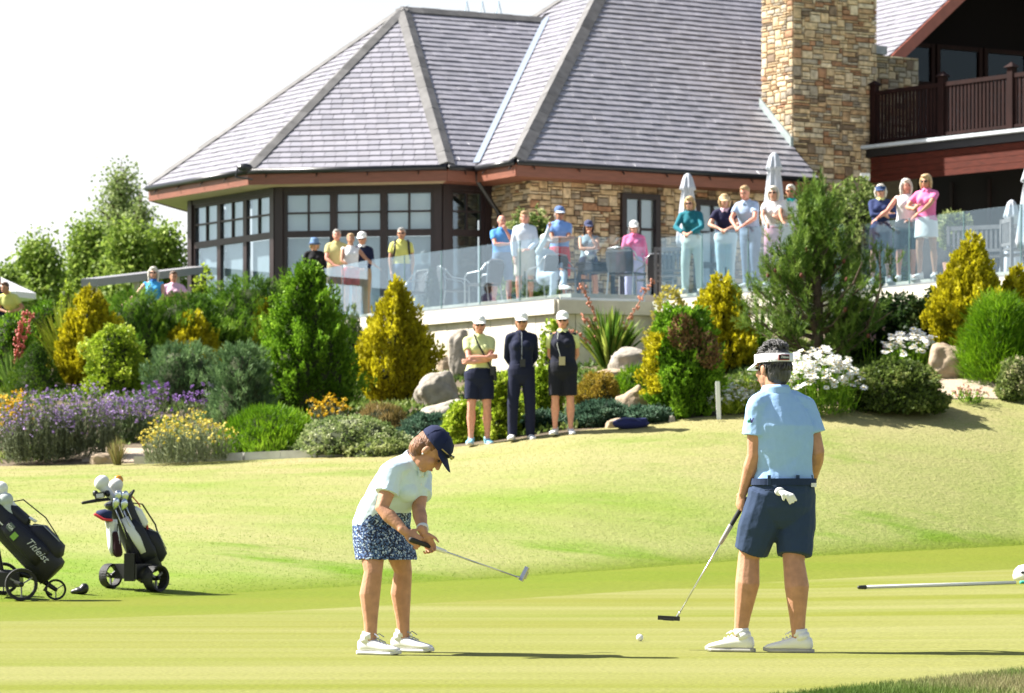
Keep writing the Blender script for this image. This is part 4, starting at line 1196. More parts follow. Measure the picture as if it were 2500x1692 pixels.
# ---- sword leaved plants
def sword(name, x, yb, yt, hw, label, n, pal, W=.05, Y=None, spikes=(), spike_col=None, arch=.35):
    g = at(x, yb, Y); s = FPX / g.y; base = g - Vector((0, 0, .05)); h = CAMZ + (HY - yt) * g.y / FPX - base.z; Rr = hw / s
    seg = 5; V = []; C = []
    for i in range(n):
        a = rng.uniform(0, 2 * np.pi); lean = rng.uniform(.05, 1) ** .8; L = h * rng.uniform(.75, 1.1)
        d = np.array([math.cos(a) * Rr * lean, math.sin(a) * Rr * lean * .8, L * (1 - arch * lean)]); r0 = np.array([math.cos(a), math.sin(a), 0]) * Rr * .16 * rng.uniform(0, 1)
        side = unit(np.cross(d, np.array([0, 0, 1.]) + rng.normal(0, .3, 3))); col = pick_cols(1, pal)[0]
        pts = [r0 + d * t + np.array([0, 0, L * .35 * t * (1 - t)]) for t in np.linspace(0, 1, seg + 1)]
        wd = [W * (.7 + .5 * t if t < .3 else 1.15 * (1 - t) ** .6 + .02) for t in np.linspace(0, 1, seg + 1)]
        for k in range(seg):
            V.append([pts[k] - side * wd[k] / 2, pts[k] + side * wd[k] / 2, pts[k + 1] + side * wd[k + 1] / 2, pts[k + 1] - side * wd[k + 1] / 2]); C.append(col * rng.uniform(.9, 1.1))
    parts = [('blades', fastmesh('blades', np.array(V), np.array(C), m_leaf))]
    for (tx, ty) in spikes:
        tip = P(tx, ty, g.y - .15) - base; b = MB(); st = Vector((0, 0, h * .2)); mid = (st + tip) / 2 + Vector((0, 0, h * .12))
        pts = [st.lerp(mid, t).lerp(mid.lerp(tip, t), t) for t in np.linspace(0, 1, 9)]
        b.tube(pts, .010, 5)
        for k in range(3, 9):
            for j in range(7): b.ell(pts[k] + Vector((rnd.gauss(0, .03), rnd.gauss(0, .03), rnd.gauss(0, .03))), (.018, .018, .03), n=5, m=4)
        parts.append(('flower_spike', b.mesh('flower_spike', mat(spike_col[0], spike_col[1], .6), True)))
    return plant(name, base, label, 'plant', parts)
sword('flax_plant', 1490, 905, 745, 100, 'sword-leaved flax with coral flower spikes before the grey wall', 240, [(.04, .10, .01), (.09, .19, .02), (.20, .32, .04), (.36, .42, .08)], W=.065, spikes=((1420, 697), (1392, 812), (1425, 775), (1590, 690)), spike_col=('coral_flower', (.55, .22, .13)))
sword('fan_palm', 165, 890, 715, 95, 'yellow-green fan palm fronds behind the golden conifer', 260, [(.10, .14, .01), (.22, .27, .02), (.34, .36, .04)], W=.035, Y=57, arch=.4)
sword('sedge_clump', 32, 960, 838, 60, 'upright grassy clump left of the dwarf spruce cone', 170, [(.06, .13, .02), (.13, .22, .04), (.24, .33, .09)], W=.025, spikes=((60, 762), (78, 770), (48, 800)), spike_col=('red_spike', (.55, .12, .09)))
sword('dry_grass_tuft', 286, 1136, 1062, 34, 'dry straw-coloured grass tuft on the gravel edge', 150, [(.20, .17, .06), (.34, .28, .12), (.22, .24, .08)], W=.012)
sword('iris_leaves', 1855, 870, 740, 30, 'upright iris leaves between gold cypress and pine', 60, GREEN, W=.04)

# ---- tall open pine in front of the terrace
def tall_pine():
    g = at(1990, 905); base = g - Vector((0, 0, .1)); k = g.y / FPX
    px = lambda x, y, dy=0.0: P(x, y, g.y + dy) - base
    tr = MB(); limbs = []
    trunk = [(0, 0, -.1), px(1996, 830), px(1998, 740), px(1990, 620), px(1985, 560), px(1990, 490)]
    tr.tube([Vector(p) for p in trunk], [.10, .085, .07, .055, .035, .012], 9)
    tr.tube([px(1996, 820), px(1966, 740, -.2), px(1958, 660, -.3), px(1945, 590, -.2)], [.06, .05, .035, .012], 7)
    tr.tube([px(2000, 800), px(2040, 740, -.4), px(2085, 690, -.7), px(2105, 640, -.8)], [.035, .026, .02, .008], 6)
    tr.tube([px(2100, 830), px(2130, 770, -.6), px(2150, 700, -.7), px(2148, 610, -.7)], [.03, .025, .018, .008], 6)
    gg = np.random.default_rng(5)
    for i in range(135):
        t = gg.uniform(0, 1) ** .8; y = 885 - t * 365
        wdt = np.interp(t, [0, .15, .4, .6, .8, 1], [140, 180, 145, 75, 32, 12]); s = gg.choice([-1, 1]) * gg.uniform(.25, 1) ** .7
        st = Vector(px(1994 - t * 6, y + 20)); dy = gg.uniform(-1, 1) * wdt * k * .9
        en = Vector(px(1990 + s * wdt, y - abs(s) * 55 - 12)) + Vector((0, dy, 0))
        md = (st + en) / 2 + Vector((0, 0, -.10))
        limbs.append((st, md, en)); tr.tube([st, md, en], [.022, .014, .006], 5)
    for (x, y) in ((1990, 492), (1945, 590), (2105, 640), (2148, 610), (2120, 700), (2165, 640), (1960, 610), (2000, 520), (1975, 550), (2010, 570)):
        e = Vector(px(x, y)) + Vector((0, gg.uniform(-.5, 0), 0)); limbs.append((e - Vector((0, 0, .5)), e - Vector((0, 0, .2)), e))
    Cs, Ds = [], []
    for (st, md, en) in limbs:
        L = (en - st).length
        for q in range(int(5 + L * 9)):
            t = gg.uniform(.25, 1.0); p = st.lerp(md, t).lerp(md.lerp(en, t), t)
            off = Vector(gg.normal(0, .09, 3)); d = (en - st).normalized() * .5 + Vector((0, 0, .9)) + Vector(gg.normal(0, .35, 3)); d.normalize()
            Cs.append(p + off); Ds.append(d)
    C = np.array(Cs); D = np.array(Ds); per = 34
    Cr, Dr = np.repeat(C, per, 0), np.repeat(D, per, 0); s = rng.uniform(0, 1, len(Cr))[:, None]
    q = leaf_quads(Cr + Dr * s * .2, unit(Dr + rng.normal(0, .5, Dr.shape)), .10 * rng.uniform(.7, 1.2, len(Cr)), .011)
    ct = np.repeat(rng.uniform(0, 1, len(C)), per)
    fol = fastmesh('needles', q, pick_cols(len(q), [(.04, .085, .012), (.085, .16, .022), (.15, .25, .035), (.26, .36, .07)], ct), m_needle)
    cn = MB()
    for i in range(26):
        l = limbs[gg.integers(0, len(limbs))]; cn.ell(l[2].lerp(l[1], gg.uniform(0, .6)) + Vector((0, -.06, 0)), (.025, .025, .04), n=6, m=5)
    plant('pine_tree', base, 'tall open dark pine with brown cones in front of the terrace', 'pine tree', [('trunk', tr.mesh('trunk', m_bark, True)), ('crown', fol), ('cones', cn.mesh('cones', mat('pine_cone', (.16, .05, .025), .8), True))])
tall_pine()

# ---- broadleaf trees beyond on the left
def tree(x, yb, yt, hw, label, pal, Y, nbr=46, leaves=9000, L=.13, airy=False, crown0=.06, name='broadleaf_tree', seed=1):
    gg = np.random.default_rng(seed); X = (x - CX) / FPX * Y; base = Vector((X, Y, 3.3)); h = CAMZ + (HY - yt) * Y / FPX - base.z; Rr = hw / FPX * Y
    tr = MB(); bend = gg.normal(0, .12, 2)
    tp = [Vector((bend[0] * t * h * .2, bend[1] * t * h * .2, h * t)) for t in (0, .3, .6, .95)]
    tr.tube(tp, [h * .024, h * .018, h * .011, .01], 9)
    tips = []
    for i in range(nbr):
        t = crown0 + (1 - crown0) * i / nbr * .95; a = i * 2.4 + gg.uniform(-.4, .4)
        rr = Rr * (math.sin(min(1, (t - crown0) / (1 - crown0) * 1.15 + .18) * math.pi) ** .6 if not airy else (1 - (t - crown0) / (1 - crown0)) ** .6) * gg.uniform(.6, 1.1)
        st = Vector((bend[0] * t * h * .2, bend[1] * t * h * .2, h * t * .88)); en = st + Vector((math.cos(a) * rr, math.sin(a) * rr, h * (.10 if not airy else .09)))
        md = (st + en) / 2 + Vector((0, 0, .12)); tr.tube([st, md, en], [h * .006, h * .004, .006], 5)
        for q in (.45, .65, .85, 1.0): tips.append(np.array(st.lerp(md, q).lerp(md.lerp(en, q), q)))
    tips = np.array(tips); nT = len(tips); k = gg.integers(0, nT, leaves)
    sg = Rr * (.19 if not airy else .14)
    off = gg.normal(0, 1, (leaves, 3)) * sg
    if airy: off[:, 2] -= np.abs(gg.normal(0, h * .05, leaves))
    p = tips[k] + off
    q = leaf_quads(p, unit(gg.normal(size=(leaves, 3)) + np.array([0, 0, -.4 if airy else .2])), L * gg.uniform(.6, 1.2, leaves), L * .65)
    ct = gg.uniform(0, 1, nT)[k] * .6 + gg.uniform(0, .4, leaves)
    plant(name, base, label, 'tree', [('trunk', tr.mesh('trunk', m_bark, True)), ('crown', fastmesh('crown', q, pick_cols(leaves, pal, ct), m_leaf))], 'trees beyond the left end of the terrace')
TR = [(.10, .17, .025), (.17, .26, .035), (.26, .36, .06), (.38, .46, .11)]
TRB = [(.15, .20, .07), (.24, .31, .10), (.35, .42, .17)]
tree(272, 800, 362, 130, 'tall airy birch with drooping twigs, highest of the trees', TRB, 92, nbr=80, leaves=9500, L=.12, airy=True, crown0=.2, name='birch_tree', seed=3)
tree(350, 800, 440, 80, 'second thin birch leaning behind the eaves', TRB, 90, nbr=46, leaves=4200, L=.12, airy=True, crown0=.2, name='birch_tree', seed=4)
tree(100, 830, 585, 120, 'rounded bright green tree above the white parasol', TR, 84, seed=5, leaves=19000)
tree(205, 830, 535, 125, 'bushy mid-green tree under the birch crown', TR, 86, seed=6, leaves=19000)
tree(310, 830, 545, 130, 'broad bushy tree behind the woman in blue', TR, 82, seed=7, leaves=16000)
tree(415, 830, 545, 115, 'bushy green tree behind the woman in pink', TR, 83, seed=8, leaves=14000)
tree(500, 830, 575, 75, 'thin pale tree beside the bay window', TRB, 87, seed=9, leaves=6500, airy=True)
tree(15, 830, 650, 95, 'low green tree behind the bearded man', TR, 80, seed=10, leaves=11000)

# ---- boulders, stake, kerb, gravel
m_rock = mat('boulder', (.42, .37, .30), .9, noise=.3, nscale=7, bump=1.0, bscale=12, col2=(.26, .235, .20))
m_rock2 = mat('warm_boulder', (.42, .33, .23), .9, noise=.3, nscale=7, bump=1.0, bscale=12, col2=(.34, .25, .17))
def rock(x, yb, yt, hw, label, m=m_rock, seed=0, tilt=0, Y=None, lift=0):
    g = at(x, yb, Y); s = FPX / g.y; h = (yb - yt) / s + .1; w = hw / s
    bm = bmesh.new(); bmesh.ops.create_icosphere(bm, subdivisions=4, radius=1)
    for v in bm.verts:
        p = v.co.normalized(); q = Vector((seed * 3.1, seed, 0))
        cut = mnoise.cell(p * 1.6 + q) if False else mnoise.noise(p * 1.1 + q)
        f = 1 + .24 * cut + .13 * mnoise.noise(p * 2.6 + q) + .06 * mnoise.noise(p * 6 + q)
        p = Vector([math.copysign(abs(c) ** .72, c) for c in p])
        v.co = Vector((p.x * w * 1.0 * f, p.y * w * .8 * f, p.z * h / 2 * f))
    rot = Matrix.Rotation(R(tilt), 3, 'Y')
    for v in bm.verts: v.co = rot @ v.co
    me = bpy.data.meshes.new('boulder'); bm.to_mesh(me); bm.free(); me.materials.append(m)
    me.polygons.foreach_set('use_smooth', [True] * len(me.polygons))
    o = link('boulder', me, None, g + Vector((0, 0, h / 2 - .08 + lift)))
    return tag(o, label, 'boulder', 'garden boulders')
rock(1122, 925, 812, 26, 'tall upright boulder against the pale wall', m_rock, 1)
rock(1065, 998, 918, 52, 'leaning slab boulder right of the large golden conifer', m_rock, 2, -28)
rock(1090, 915, 868, 22, 'small warm-coloured boulder beside the golden conifer', m_rock2, 3)
rock(1085, 1030, 985, 60, 'low flat boulder under the leaning slab', m_rock, 4, -14)
rock(1540, 915, 858, 58, 'flat pale boulder overhanging the bright green heather', m_rock, 5)
rock(1550, 1022, 950, 38, 'rounded warm boulder beside the patchy conifer', m_rock2, 6, -25)
rock(1588, 850, 780, 42, 'pale boulder behind the flax plant', m_rock, 7, 15)
rock(1500, 925, 905, 40, 'low flat stone under the flax plant', m_rock2, 8)
rock(2272, 855, 795, 26, 'grey boulder behind the smaller daisies', m_rock, 9, -30)
rock(2325, 918, 850, 56, 'large warm boulder above the gravel patch', m_rock2, 10, 20)
rock(2458, 705, 638, 32, 'grey boulder beside the golden conifer spire', m_rock, 11)
rock(250, 1132, 1112, 30, 'low pale stone by the dry grass tuft', m_rock2, 12)
rock(1505, 1042, 1027, 26, 'flat pink stone beside the navy bag', m_rock2, 13)
rock(1640, 1030, 1020, 8, 'pebble-sized stone under the patchy conifer', m_rock, 14)
# kerb along the bed
for i, (xa, xb) in enumerate(zip(range(330, 960, 90), range(420, 1050, 90))):
    a = ground(xa, lerp_table(T_bord, xa) + 1); c = ground(xb - 3, lerp_table(T_bord, xb - 3) + 1)
    bb = MB(); bb.bar(a + Vector((0, .08, .04)), c + Vector((0, .08, .04)), .25, .12)
    tag(bb.obj('kerb_stone', mat('kerb_concrete', (.62, .61, .59), .85, noise=.2, nscale=5)), ('pale kerb block beside the gravel and dry grass tuft', 'pale kerb block at the left foot of the yellow-button plant', 'pale kerb block between yellow-button plant and heather mat', 'pale kerb block at the left half of the heather mat', 'pale kerb block at the right end of the heather mat', 'pale kerb block below the variegated ground cover mound', 'last pale kerb block behind the cap of the putting golfer')[i], 'kerb', 'kerb blocks edging the flower bed')
# gravel
def gravel(name, x0, x1, y0, y1, label):
    vs = []
    n = 14
    b = MB()
    for j in range(n + 1):
        for i in range(n + 1):
            x = x0 + (x1 - x0) * i / n; y = y1 + (y0 - y1) * j / n
            g = ground(x, y); vs.append((g.x, g.y, g.z + .012))
    b.add(vs, [(j * (n + 1) + i, j * (n + 1) + i + 1, (j + 1) * (n + 1) + i + 1, (j + 1) * (n + 1) + i) for j in range(n) for i in range(n)])
    o = b.obj(name, mat('gravel', (.46, .37, .27), .95, noise=.3, nscale=50, bump=1.0, bscale=70)); tag(o, label, 'gravel', kind='stuff')
gravel('gravel_patch', 2290, 2470, 895, 975, 'pale gravel patch below the warm boulder')
gravel('gravel_edge', 200, 400, 1096, 1130, 'pale gravel at the edge of the lavender')
# white stake
g = ground(1755, 1024)
hs = (1024 - 931) * g.y / FPX
b = MB(); b.prism([(-.028, -.028, -.05), (.028, -.028, -.05), (.028, .028, -.05), (-.028, .028, -.05)], (0, 0, hs + .03)); b.box((0, 0, hs - .015), (.05, .05, .02))
st = empty('boundary_stake', g, 'square white boundary stake in front of the patchy conifer', 'stake'); st.rotation_euler = (0, R(-2), 0)
b.obj('post', mat('white_paint', (.8, .8, .8), .45), st)
# ------------------------------------------------------------------ people
REMESH = []      # (object, voxel, smooth iterations, wrinkle strength)
UPV = Vector((0, 0, 1))
SKIN = {'fair': (.62, .34, .24), 'tan': (.50, .255, .155), 'deep': (.42, .20, .12), 'red': (.64, .30, .22)}
def skin(k): return mat('skin_' + k, SKIN[k], .55, spec=.35, noise=.14, nscale=22, bump=.12, bscale=60)
def cloth(name, col, n=.025): return mat('cloth_' + name, col, .85, spec=.2, noise=n, nscale=30, bump=.22, bscale=18, sheen=.05)
def hairm(name, col): return mat('hair_' + name, col, .5, noise=.45, nscale=60, bump=.7, bscale=90, stretch=(1, 1, .25))

def hand(b, w, d, pn, side, curl, k=1.0, fr=.0088):
    """palm, four fingers and a thumb; w wrist, d along the hand, pn palm normal, side: thumb side (+1/-1 of lat)"""
    d = d.normalized(); pn = (pn - d * pn.dot(d)).normalized(); lat = d.cross(pn).normalized()
    M = Matrix((lat, d, pn)).transposed()
    b.ell(w + d * .05 * k, (.041 * k, .056 * k, .018 * k), M, 10, 7)
    b.tube([w - d * .03 * k, w + d * .03 * k], [.025 * k, .027 * k], 8, flat=.75, right=lat)
    for i, (o, L) in enumerate(((-.030, .062), (-.010, .073), (.010, .078), (.030, .070))):
        p = w + d * .088 * k + lat * o * k * side; dd = d.copy(); pts = [p - d * .02 * k, p]
        for s, f in enumerate((.45, .32, .25)):
            dd = (Matrix.Rotation(curl * (.8 if s == 0 else 1.05), 3, lat) @ dd)
            p = p + dd * L * f * k; pts.append(p)
        b.tube(pts, [fr * k * q for q in (1.1, 1.08, 1.0, .95, .8)], 6)
    t0 = w + d * .022 * k + lat * side * .030 * k; td = (d * .65 + lat * side * .75 + pn * .25).normalized()
    t1 = t0 + td * .04 * k; t2 = t1 + (td + d * .5 + pn * curl * .6).normalized() * .032 * k
    b.tube([t0 - td * .01, t0, t1, t2], [fr * k * q for q in (1.5, 1.45, 1.2, .9)], 6)

def head_parts(b, c, M, k):
    E = lambda p, r: b.ell(c + M @ (Vector(p) * k), [q * k for q in r], M, 14, 9)
    E((0, -.012, .025), (.073, .093, .088)); E((0, .020, -.040), (.058, .070, .074)); E((0, .052, -.092), (.028, .026, .022))
    E((0, .076, .020), (.047, .014, .012)); E((0, .082, -.062), (.023, .012, .013))
    for s in (-1, 1):
        E((s * .034, .058, -.030), (.024, .024, .026)); E((s * .075, -.006, -.012), (.011, .020, .031))
    b.tube([c + M @ Vector((0, .084 * k, .018 * k)), c + M @ Vector((0, .098 * k, -.010 * k)), c + M @ Vector((0, .104 * k, -.028 * k))], [.008 * k, .010 * k, .014 * k], 8)

def ik(S, W, l1, l2, pole):
    d = W - S; L = d.length
    if L > (l1 + l2) * .99: W = S + d * ((l1 + l2) * .99 / L); d = W - S; L = d.length
    u = d / L; a = (l1 * l1 - l2 * l2 + L * L) / (2 * L); h = math.sqrt(max(l1 * l1 - a * a, 0))
    p = pole - u * pole.dot(u)
    if p.length < 1e-5: p = Vector((0, 0, -1)) - u * u.z * -1
    return S + u * a + p.normalized() * h, W

def figure(J, sp, voxel=.014):
    """builds a person from world joints J and an outfit sp; returns its Empty"""
    base = J['base']; k = J.get('k', 1.0)
    o = empty('person', base, sp['label'], 'person', sp.get('group'))
    L_ = lambda p: Vector(p) - base
    fat = sp.get('fat', 1.0); woman = sp.get('woman', False)
    rp, rc = J['rp'], J['rc']; pel, wai, che, nec = (L_(J[q]) for q in ('pel', 'wai', 'che', 'nec'))
    upt = (nec - wai).normalized(); fp = UPV.cross(rp).normalized(); fc = upt.cross(rc).normalized()
    hf, hu = J['hf'].normalized(), J['hu']; hu = (hu - hf * hu.dot(hf)).normalized(); hr = hf.cross(hu)
    HM = Matrix((hr, hf, hu)).transposed(); hc = L_(J['head'])
    sh, el, wr = [[L_(J[q][i]) for i in (0, 1)] for q in ('sh', 'el', 'wr')]
    hip, kn, an = [[L_(J[q][i]) for i in (0, 1)] for q in ('hip', 'kn', 'an')]
    hipw = sp.get('hipw', .175 if woman else .165) * fat * k; waiw = sp.get('waiw', .140 if woman else .152) * fat * k; chw = sp.get('chw', .158 if woman else .178) * (fat * .5 + .5) * k
    def torso(b, inf, lo, hi=1.0, hem=None):
        secs = []
        if lo < 0: secs.append((pel - UPV * .07 * k, rp, fp, (hipw + inf) * .98, (.118 * fat * k + inf)))
        secs += [(pel + UPV * .02 * k, rp, fp, hipw + inf, .122 * fat * k + inf)]
        secs += [(wai, (rp + rc).normalized(), (fp + fc).normalized(), waiw + inf, .108 * fat * k + inf),
                 (wai.lerp(che, .55), rc, fc, (waiw + chw) / 2 + inf, .116 * (fat * .6 + .4) * k + inf),
                 (che, rc, fc, chw + inf, .122 * (fat * .5 + .5) * k + inf),
                 (che.lerp(nec, .42), rc, fc, chw * .92 + inf, .105 * k + inf),
                 (che.lerp(nec, .72), rc, fc, chw * .66 + inf, .080 * k + inf),
                 (nec, rc, fc, .062 * k + inf, .060 * k + inf)]
        b.loft(secs, 20)
        if woman:
            for s in (-1, 1): b.ell(che + fc * .085 * k + rc * s * .062 * k - upt * .01, ((.058 * k + inf),) * 3, None, 12, 8)
    # ---- skin body: one continuous mesh
    b = MB()
    torso(b, -.022, -1)
    head_parts(b, hc, HM, k)
    b.tube([nec - upt * .05 * k, nec + upt * .01, hc + HM @ Vector((0, -.016 * k, -.055 * k))], [.062 * k, .055 * k, .055 * k], 12)
    af = sp.get('armf', 1.0)
    for i in (0, 1):
        b.tube([nec - upt * .035 * k, sh[i].lerp(nec, .45) - upt * .012 * k, sh[i]], [.040 * k, .038 * k, .040 * k], 10)
        um = sh[i].lerp(el[i], .5); fm = el[i].lerp(wr[i], .3)
        b.tube([sh[i], sh[i].lerp(el[i], .18), um, el[i], fm, wr[i].lerp(el[i], .12), wr[i]], [.040 * k * af, .046 * k * af, .046 * k * af, .039 * k * af, .041 * k * af, .027 * k, .025 * k], 10)
        hd, pn, cu = J['hd'][i], J['pn'][i], J['cu'][i]
        hand(b, wr[i], hd, pn, J['ts'][i], cu, k, sp.get('fr', .0092))
        lf = sp.get('legf', 1.0); q = kn[i].lerp(an[i], .32); bk = -fp * .012 * k
        b.tube([hip[i] + UPV * .03 * k, hip[i].lerp(kn[i], .35), hip[i].lerp(kn[i], .75), kn[i], q + bk * 1.5, kn[i].lerp(an[i], .7) + bk * .5, an[i]],
               [.078 * k * fat, .074 * k * lf * fat, .063 * k * lf, .053 * k * lf, .060 * k * lf, .041 * k * lf, .034 * k], 12)
        b.ell(an[i] - UPV * .03 * k + J['toe'][i] * .03 * k, (.034 * k, .034 * k, .03 * k))
    body = b.obj('body', skin(sp['skin']), o, smooth=True); REMESH.append((body, voxel if voxel > .008 else .0046, 5, 0))
    def face(nm, parts, m):
        bb = MB()
        for p, r in parts: bb.ell(hc + HM @ (Vector(p) * k), [q * k for q in r], HM, 8, 6)
        return bb.obj(nm, m, o, smooth=True)
    if not sp.get('noface'):
        if sp.get('glasses'):
            gp = [((-.031, .090, .004), (.026, .008, .019)), ((.031, .090, .004), (.026, .008, .019)), ((0, .098, .010), (.010, .004, .003)), ((-.068, .045, .008), (.006, .055, .004)), ((.068, .045, .008), (.006, .055, .004))]
            face('sunglasses', gp, mat('dark_lens', (.012, .01, .01), .12))
        else:
            for s in (-1, 1):
                face('eye', [((s * .031, .083, .004), (.015, .007, .008))], mat('eye_dark', (.05, .035, .03), .3))
                face('eyebrow', [((s * .033, .090, .022), (.019, .005, .0045))], mat('brow', (.14, .09, .06), .8))
        face('mouth', [((0, .0925, -.062), (.023, .005, .0065))], mat('lips', (.36, .10, .09), .45))
    # ---- hair
    st, hm = sp.get('hair', ('none', None))
    hat_on = bool(sp.get('hat')) and sp['hat'][0] != 'visor'
    if st != 'none':
        bb = MB(); E = lambda p, r: bb.ell(hc + HM @ (Vector(p) * k), [q * k for q in r], HM, 14, 9)
        if hat_on:
            E((0, -.028, .022), (.082, .092, .066)); E((0, -.048, -.02), (.082, .070, .085))
            if st in ('bob', 'long'):
                ln = {'bob': -.10, 'long': -.19}[st]; E((0, -.055, ln * .45), (.082, .058, .075 - ln * .25))
                for s in (-1, 1): bb.tube([hc + HM @ (Vector((s * .072, .005, .03)) * k), hc + HM @ (Vector((s * .086, .0, -.03)) * k), hc + HM @ (Vector((s * .080, .0, ln)) * k)], [.018 * k, .026 * k, .014 * k], 8)
        elif st == 'short':
            E((0, -.026, .040), (.080, .092, .085)); E((0, -.048, -.01), (.072, .066, .075)); E((0, .028, .085), (.060, .055, .034))
        elif st == 'tousled':
            E((0, -.026, .040), (.082, .092, .090)); E((0, -.048, -.02), (.074, .066, .085))
            E((0, .015, .085), (.068, .066, .048))
            for q in range(620):
                a, t = rnd.uniform(0, 6.28), rnd.choice((rnd.uniform(.0, 1.0), rnd.uniform(0, 1.0), rnd.uniform(1.75, 2.2))); n_ = Vector((math.cos(a) * math.sin(t), math.sin(a) * math.sin(t), math.cos(t)))
                r0 = Vector((n_.x * .080, -.026 + n_.y * .092, .046 + n_.z * .092))
                tg = Vector((rnd.gauss(0, .4), .75 if n_.z > .1 else .1, .35 if n_.z > .1 else -.9)); tg = (tg - n_ * tg.dot(n_)).normalized(); ln = rnd.uniform(.025, .05)
                pts = [r0, r0 + tg * ln * .5 + n_ * .010, r0 + tg * ln + n_ * rnd.uniform(.002, .016)]
                bb.tube([hc + HM @ (p * k) for p in pts], [.0045 * k, .0040 * k, .0012 * k], 4, False)
        elif st == 'bald':
            E((0, -.040, .010), (.077, .080, .06))
        else:
            E((0, -.022, .042), (.086, .098, .090)); E((0, .038, .088), (.066, .056, .036))
            ln = {'bob': -.10, 'long': -.19, 'tied': -.05}[st]
            E((0, -.055, ln * .45), (.084, .062, .10 - ln * .25))
            if st != 'tied':
                for s in (-1, 1): bb.tube([hc + HM @ (Vector((s * .070, .012, .05)) * k), hc + HM @ (Vector((s * .088, .004, -.02)) * k), hc + HM @ (Vector((s * .080, .005, ln)) * k)], [.026 * k, .030 * k, .016 * k], 8)
            else:
                for s in (-1, 1): bb.tube([hc + HM @ (Vector((s * .076, -.02, 0)) * k), hc + HM @ (Vector((s * .084, -.02, -.09)) * k)], [.016 * k, .009 * k], 6)
        hob = bb.obj('hair', hm, o, smooth=True)
    # ---- hats
    hat = sp.get('hat')
    if hat:
        kind, hm2 = hat[0], hat[1]; bb = MB()
        def ring(z, rx, ry, yo=0.0): return [hc + HM @ (Vector((math.cos(a) * rx, yo + math.sin(a) * ry, z)) * k) for a in np.linspace(0, 2 * math.pi, 25)[:-1]]
        def brim(m, z=.052, ln=.075, drop=.035, nm='brim'):
            b2 = MB(); top, bot = [], []
            n = 15
            for i in range(n):
                a = math.pi * (.12 + .76 * i / (n - 1)); ca, sa = math.cos(a), math.sin(a)
                inn = Vector((ca * .085, -.012 + sa * .104, z)); out = Vector((ca * .088, -.012 + sa * .104 + ln * sa ** .6, z - drop * sa - .012 * abs(ca)))
                top.append((inn, out))
            vs = []
            for (i_, o_) in top: vs += [hc + HM @ (i_ * k), hc + HM @ (o_ * k), hc + HM @ ((o_ - Vector((0, 0, .004))) * k), hc + HM @ ((i_ - Vector((0, 0, .006))) * k)]
            fs = []
            for i in range(n - 1):
                a = i * 4; c_ = a + 4
                for j in range(4): fs.append((a + j, a + (j + 1) % 4, c_ + (j + 1) % 4, c_ + j))
            fs += [(0, 1, 2, 3), tuple(range(4 * n - 1, 4 * n - 5, -1))]
            b2.add(vs, fs); return b2
        if kind == 'cap':
            bb.rings([ring(.038, .087, .106, -.012), ring(.060, .089, .108, -.012), ring(.095, .082, .098, -.014), ring(.122, .062, .074, -.016), ring(.137, .034, .040, -.016), ring(.141, .008, .01, -.016)])
            ho = bb.obj('cap', hm2, o, smooth=True); br = brim(hm2).obj('brim', hat[2] if len(hat) > 2 else hm2, ho, smooth=False)
            b3 = MB(); b3.ell(hc + HM @ (Vector((0, -.016, .142)) * k), (.008, .008, .005), HM, 8, 5); b3.obj('button', hm2, ho)
            for a in (.5, 1.57, 2.64, 3.67, 4.71, 5.76):
                pts = [hc + HM @ (Vector((math.cos(a) * rx * 1.008, -.014 + math.sin(a) * ry * 1.008, z)) * k) for z, rx, ry in ((.045, .088, .107), (.095, .083, .099), (.123, .062, .074), (.139, .02, .024))]
                b4 = MB(); b4.tube(pts, .0016, 4, False); b4.obj('seam', hm2, ho)
        elif kind == 'visor':
            outr = [ring(z, .0945, .116, -.014) for z in (.030, .075)]; inr = [ring(z, .091, .112, -.014) for z in (.075, .030)]
            bb.rings(outr + inr + [outr[0]], cap=False)
            ho = bb.obj('visor', hm2, o, smooth=True); brim(hm2, .036).obj('brim', hat[2] if len(hat) > 2 else hm2, ho)
        elif kind == 'bucket':
            bb.rings([ring(.0, .135, .155, -.01), ring(.045, .092, .11, -.01), ring(.10, .086, .102, -.012), ring(.135, .074, .086, -.012), ring(.142, .01, .01, -.012)])
            ho = bb.obj('bucket_hat', hm2, o, smooth=True)
            if len(hat) > 2:
                b4 = MB(); b4.rings([ring(-.003, .137, .157, -.01), ring(.03, .108, .126, -.01)]); b4.obj('brim', hat[2], ho, smooth=True)
    # ---- shirt
    shm, sl = sp['shirt']
    bb = MB(); torso(bb, .012, -1 if sp.get('untucked') else 1)
    if sl != 'none':
        for i in (0, 1):
            bb.tube([nec - upt * .045 * k, sh[i].lerp(nec, .45) - upt * .012 * k, sh[i]], [.058 * k, .060 * k, .060 * k], 10)
            if sl == 'short':
                e = sh[i].lerp(el[i], sp.get('slv', .58)); bb.tube([sh[i] - (e - sh[i]) * .12, sh[i], sh[i].lerp(e, .5), e], [.040 * k, .060 * k, .064 * k, sp.get('slr', .062) * k], 12, False)
            else:
                bb.tube([sh[i] - (el[i] - sh[i]) * .08, sh[i], sh[i].lerp(el[i], .5), el[i], el[i].lerp(wr[i], .5), el[i].lerp(wr[i], .95)], [.040 * k, .060 * k, .057 * k, .050 * k, .045 * k, .036 * k], 12, False)
    else:
        for i in (0, 1): bb.tube([sh[i].lerp(che, .3), sh[i].lerp(che, .02)], [.062 * k, .052 * k], 10)
    shirt = bb.obj('shirt', shm, o, smooth=True); REMESH.append((shirt, voxel, 4, sp.get('wrinkle', .010)))
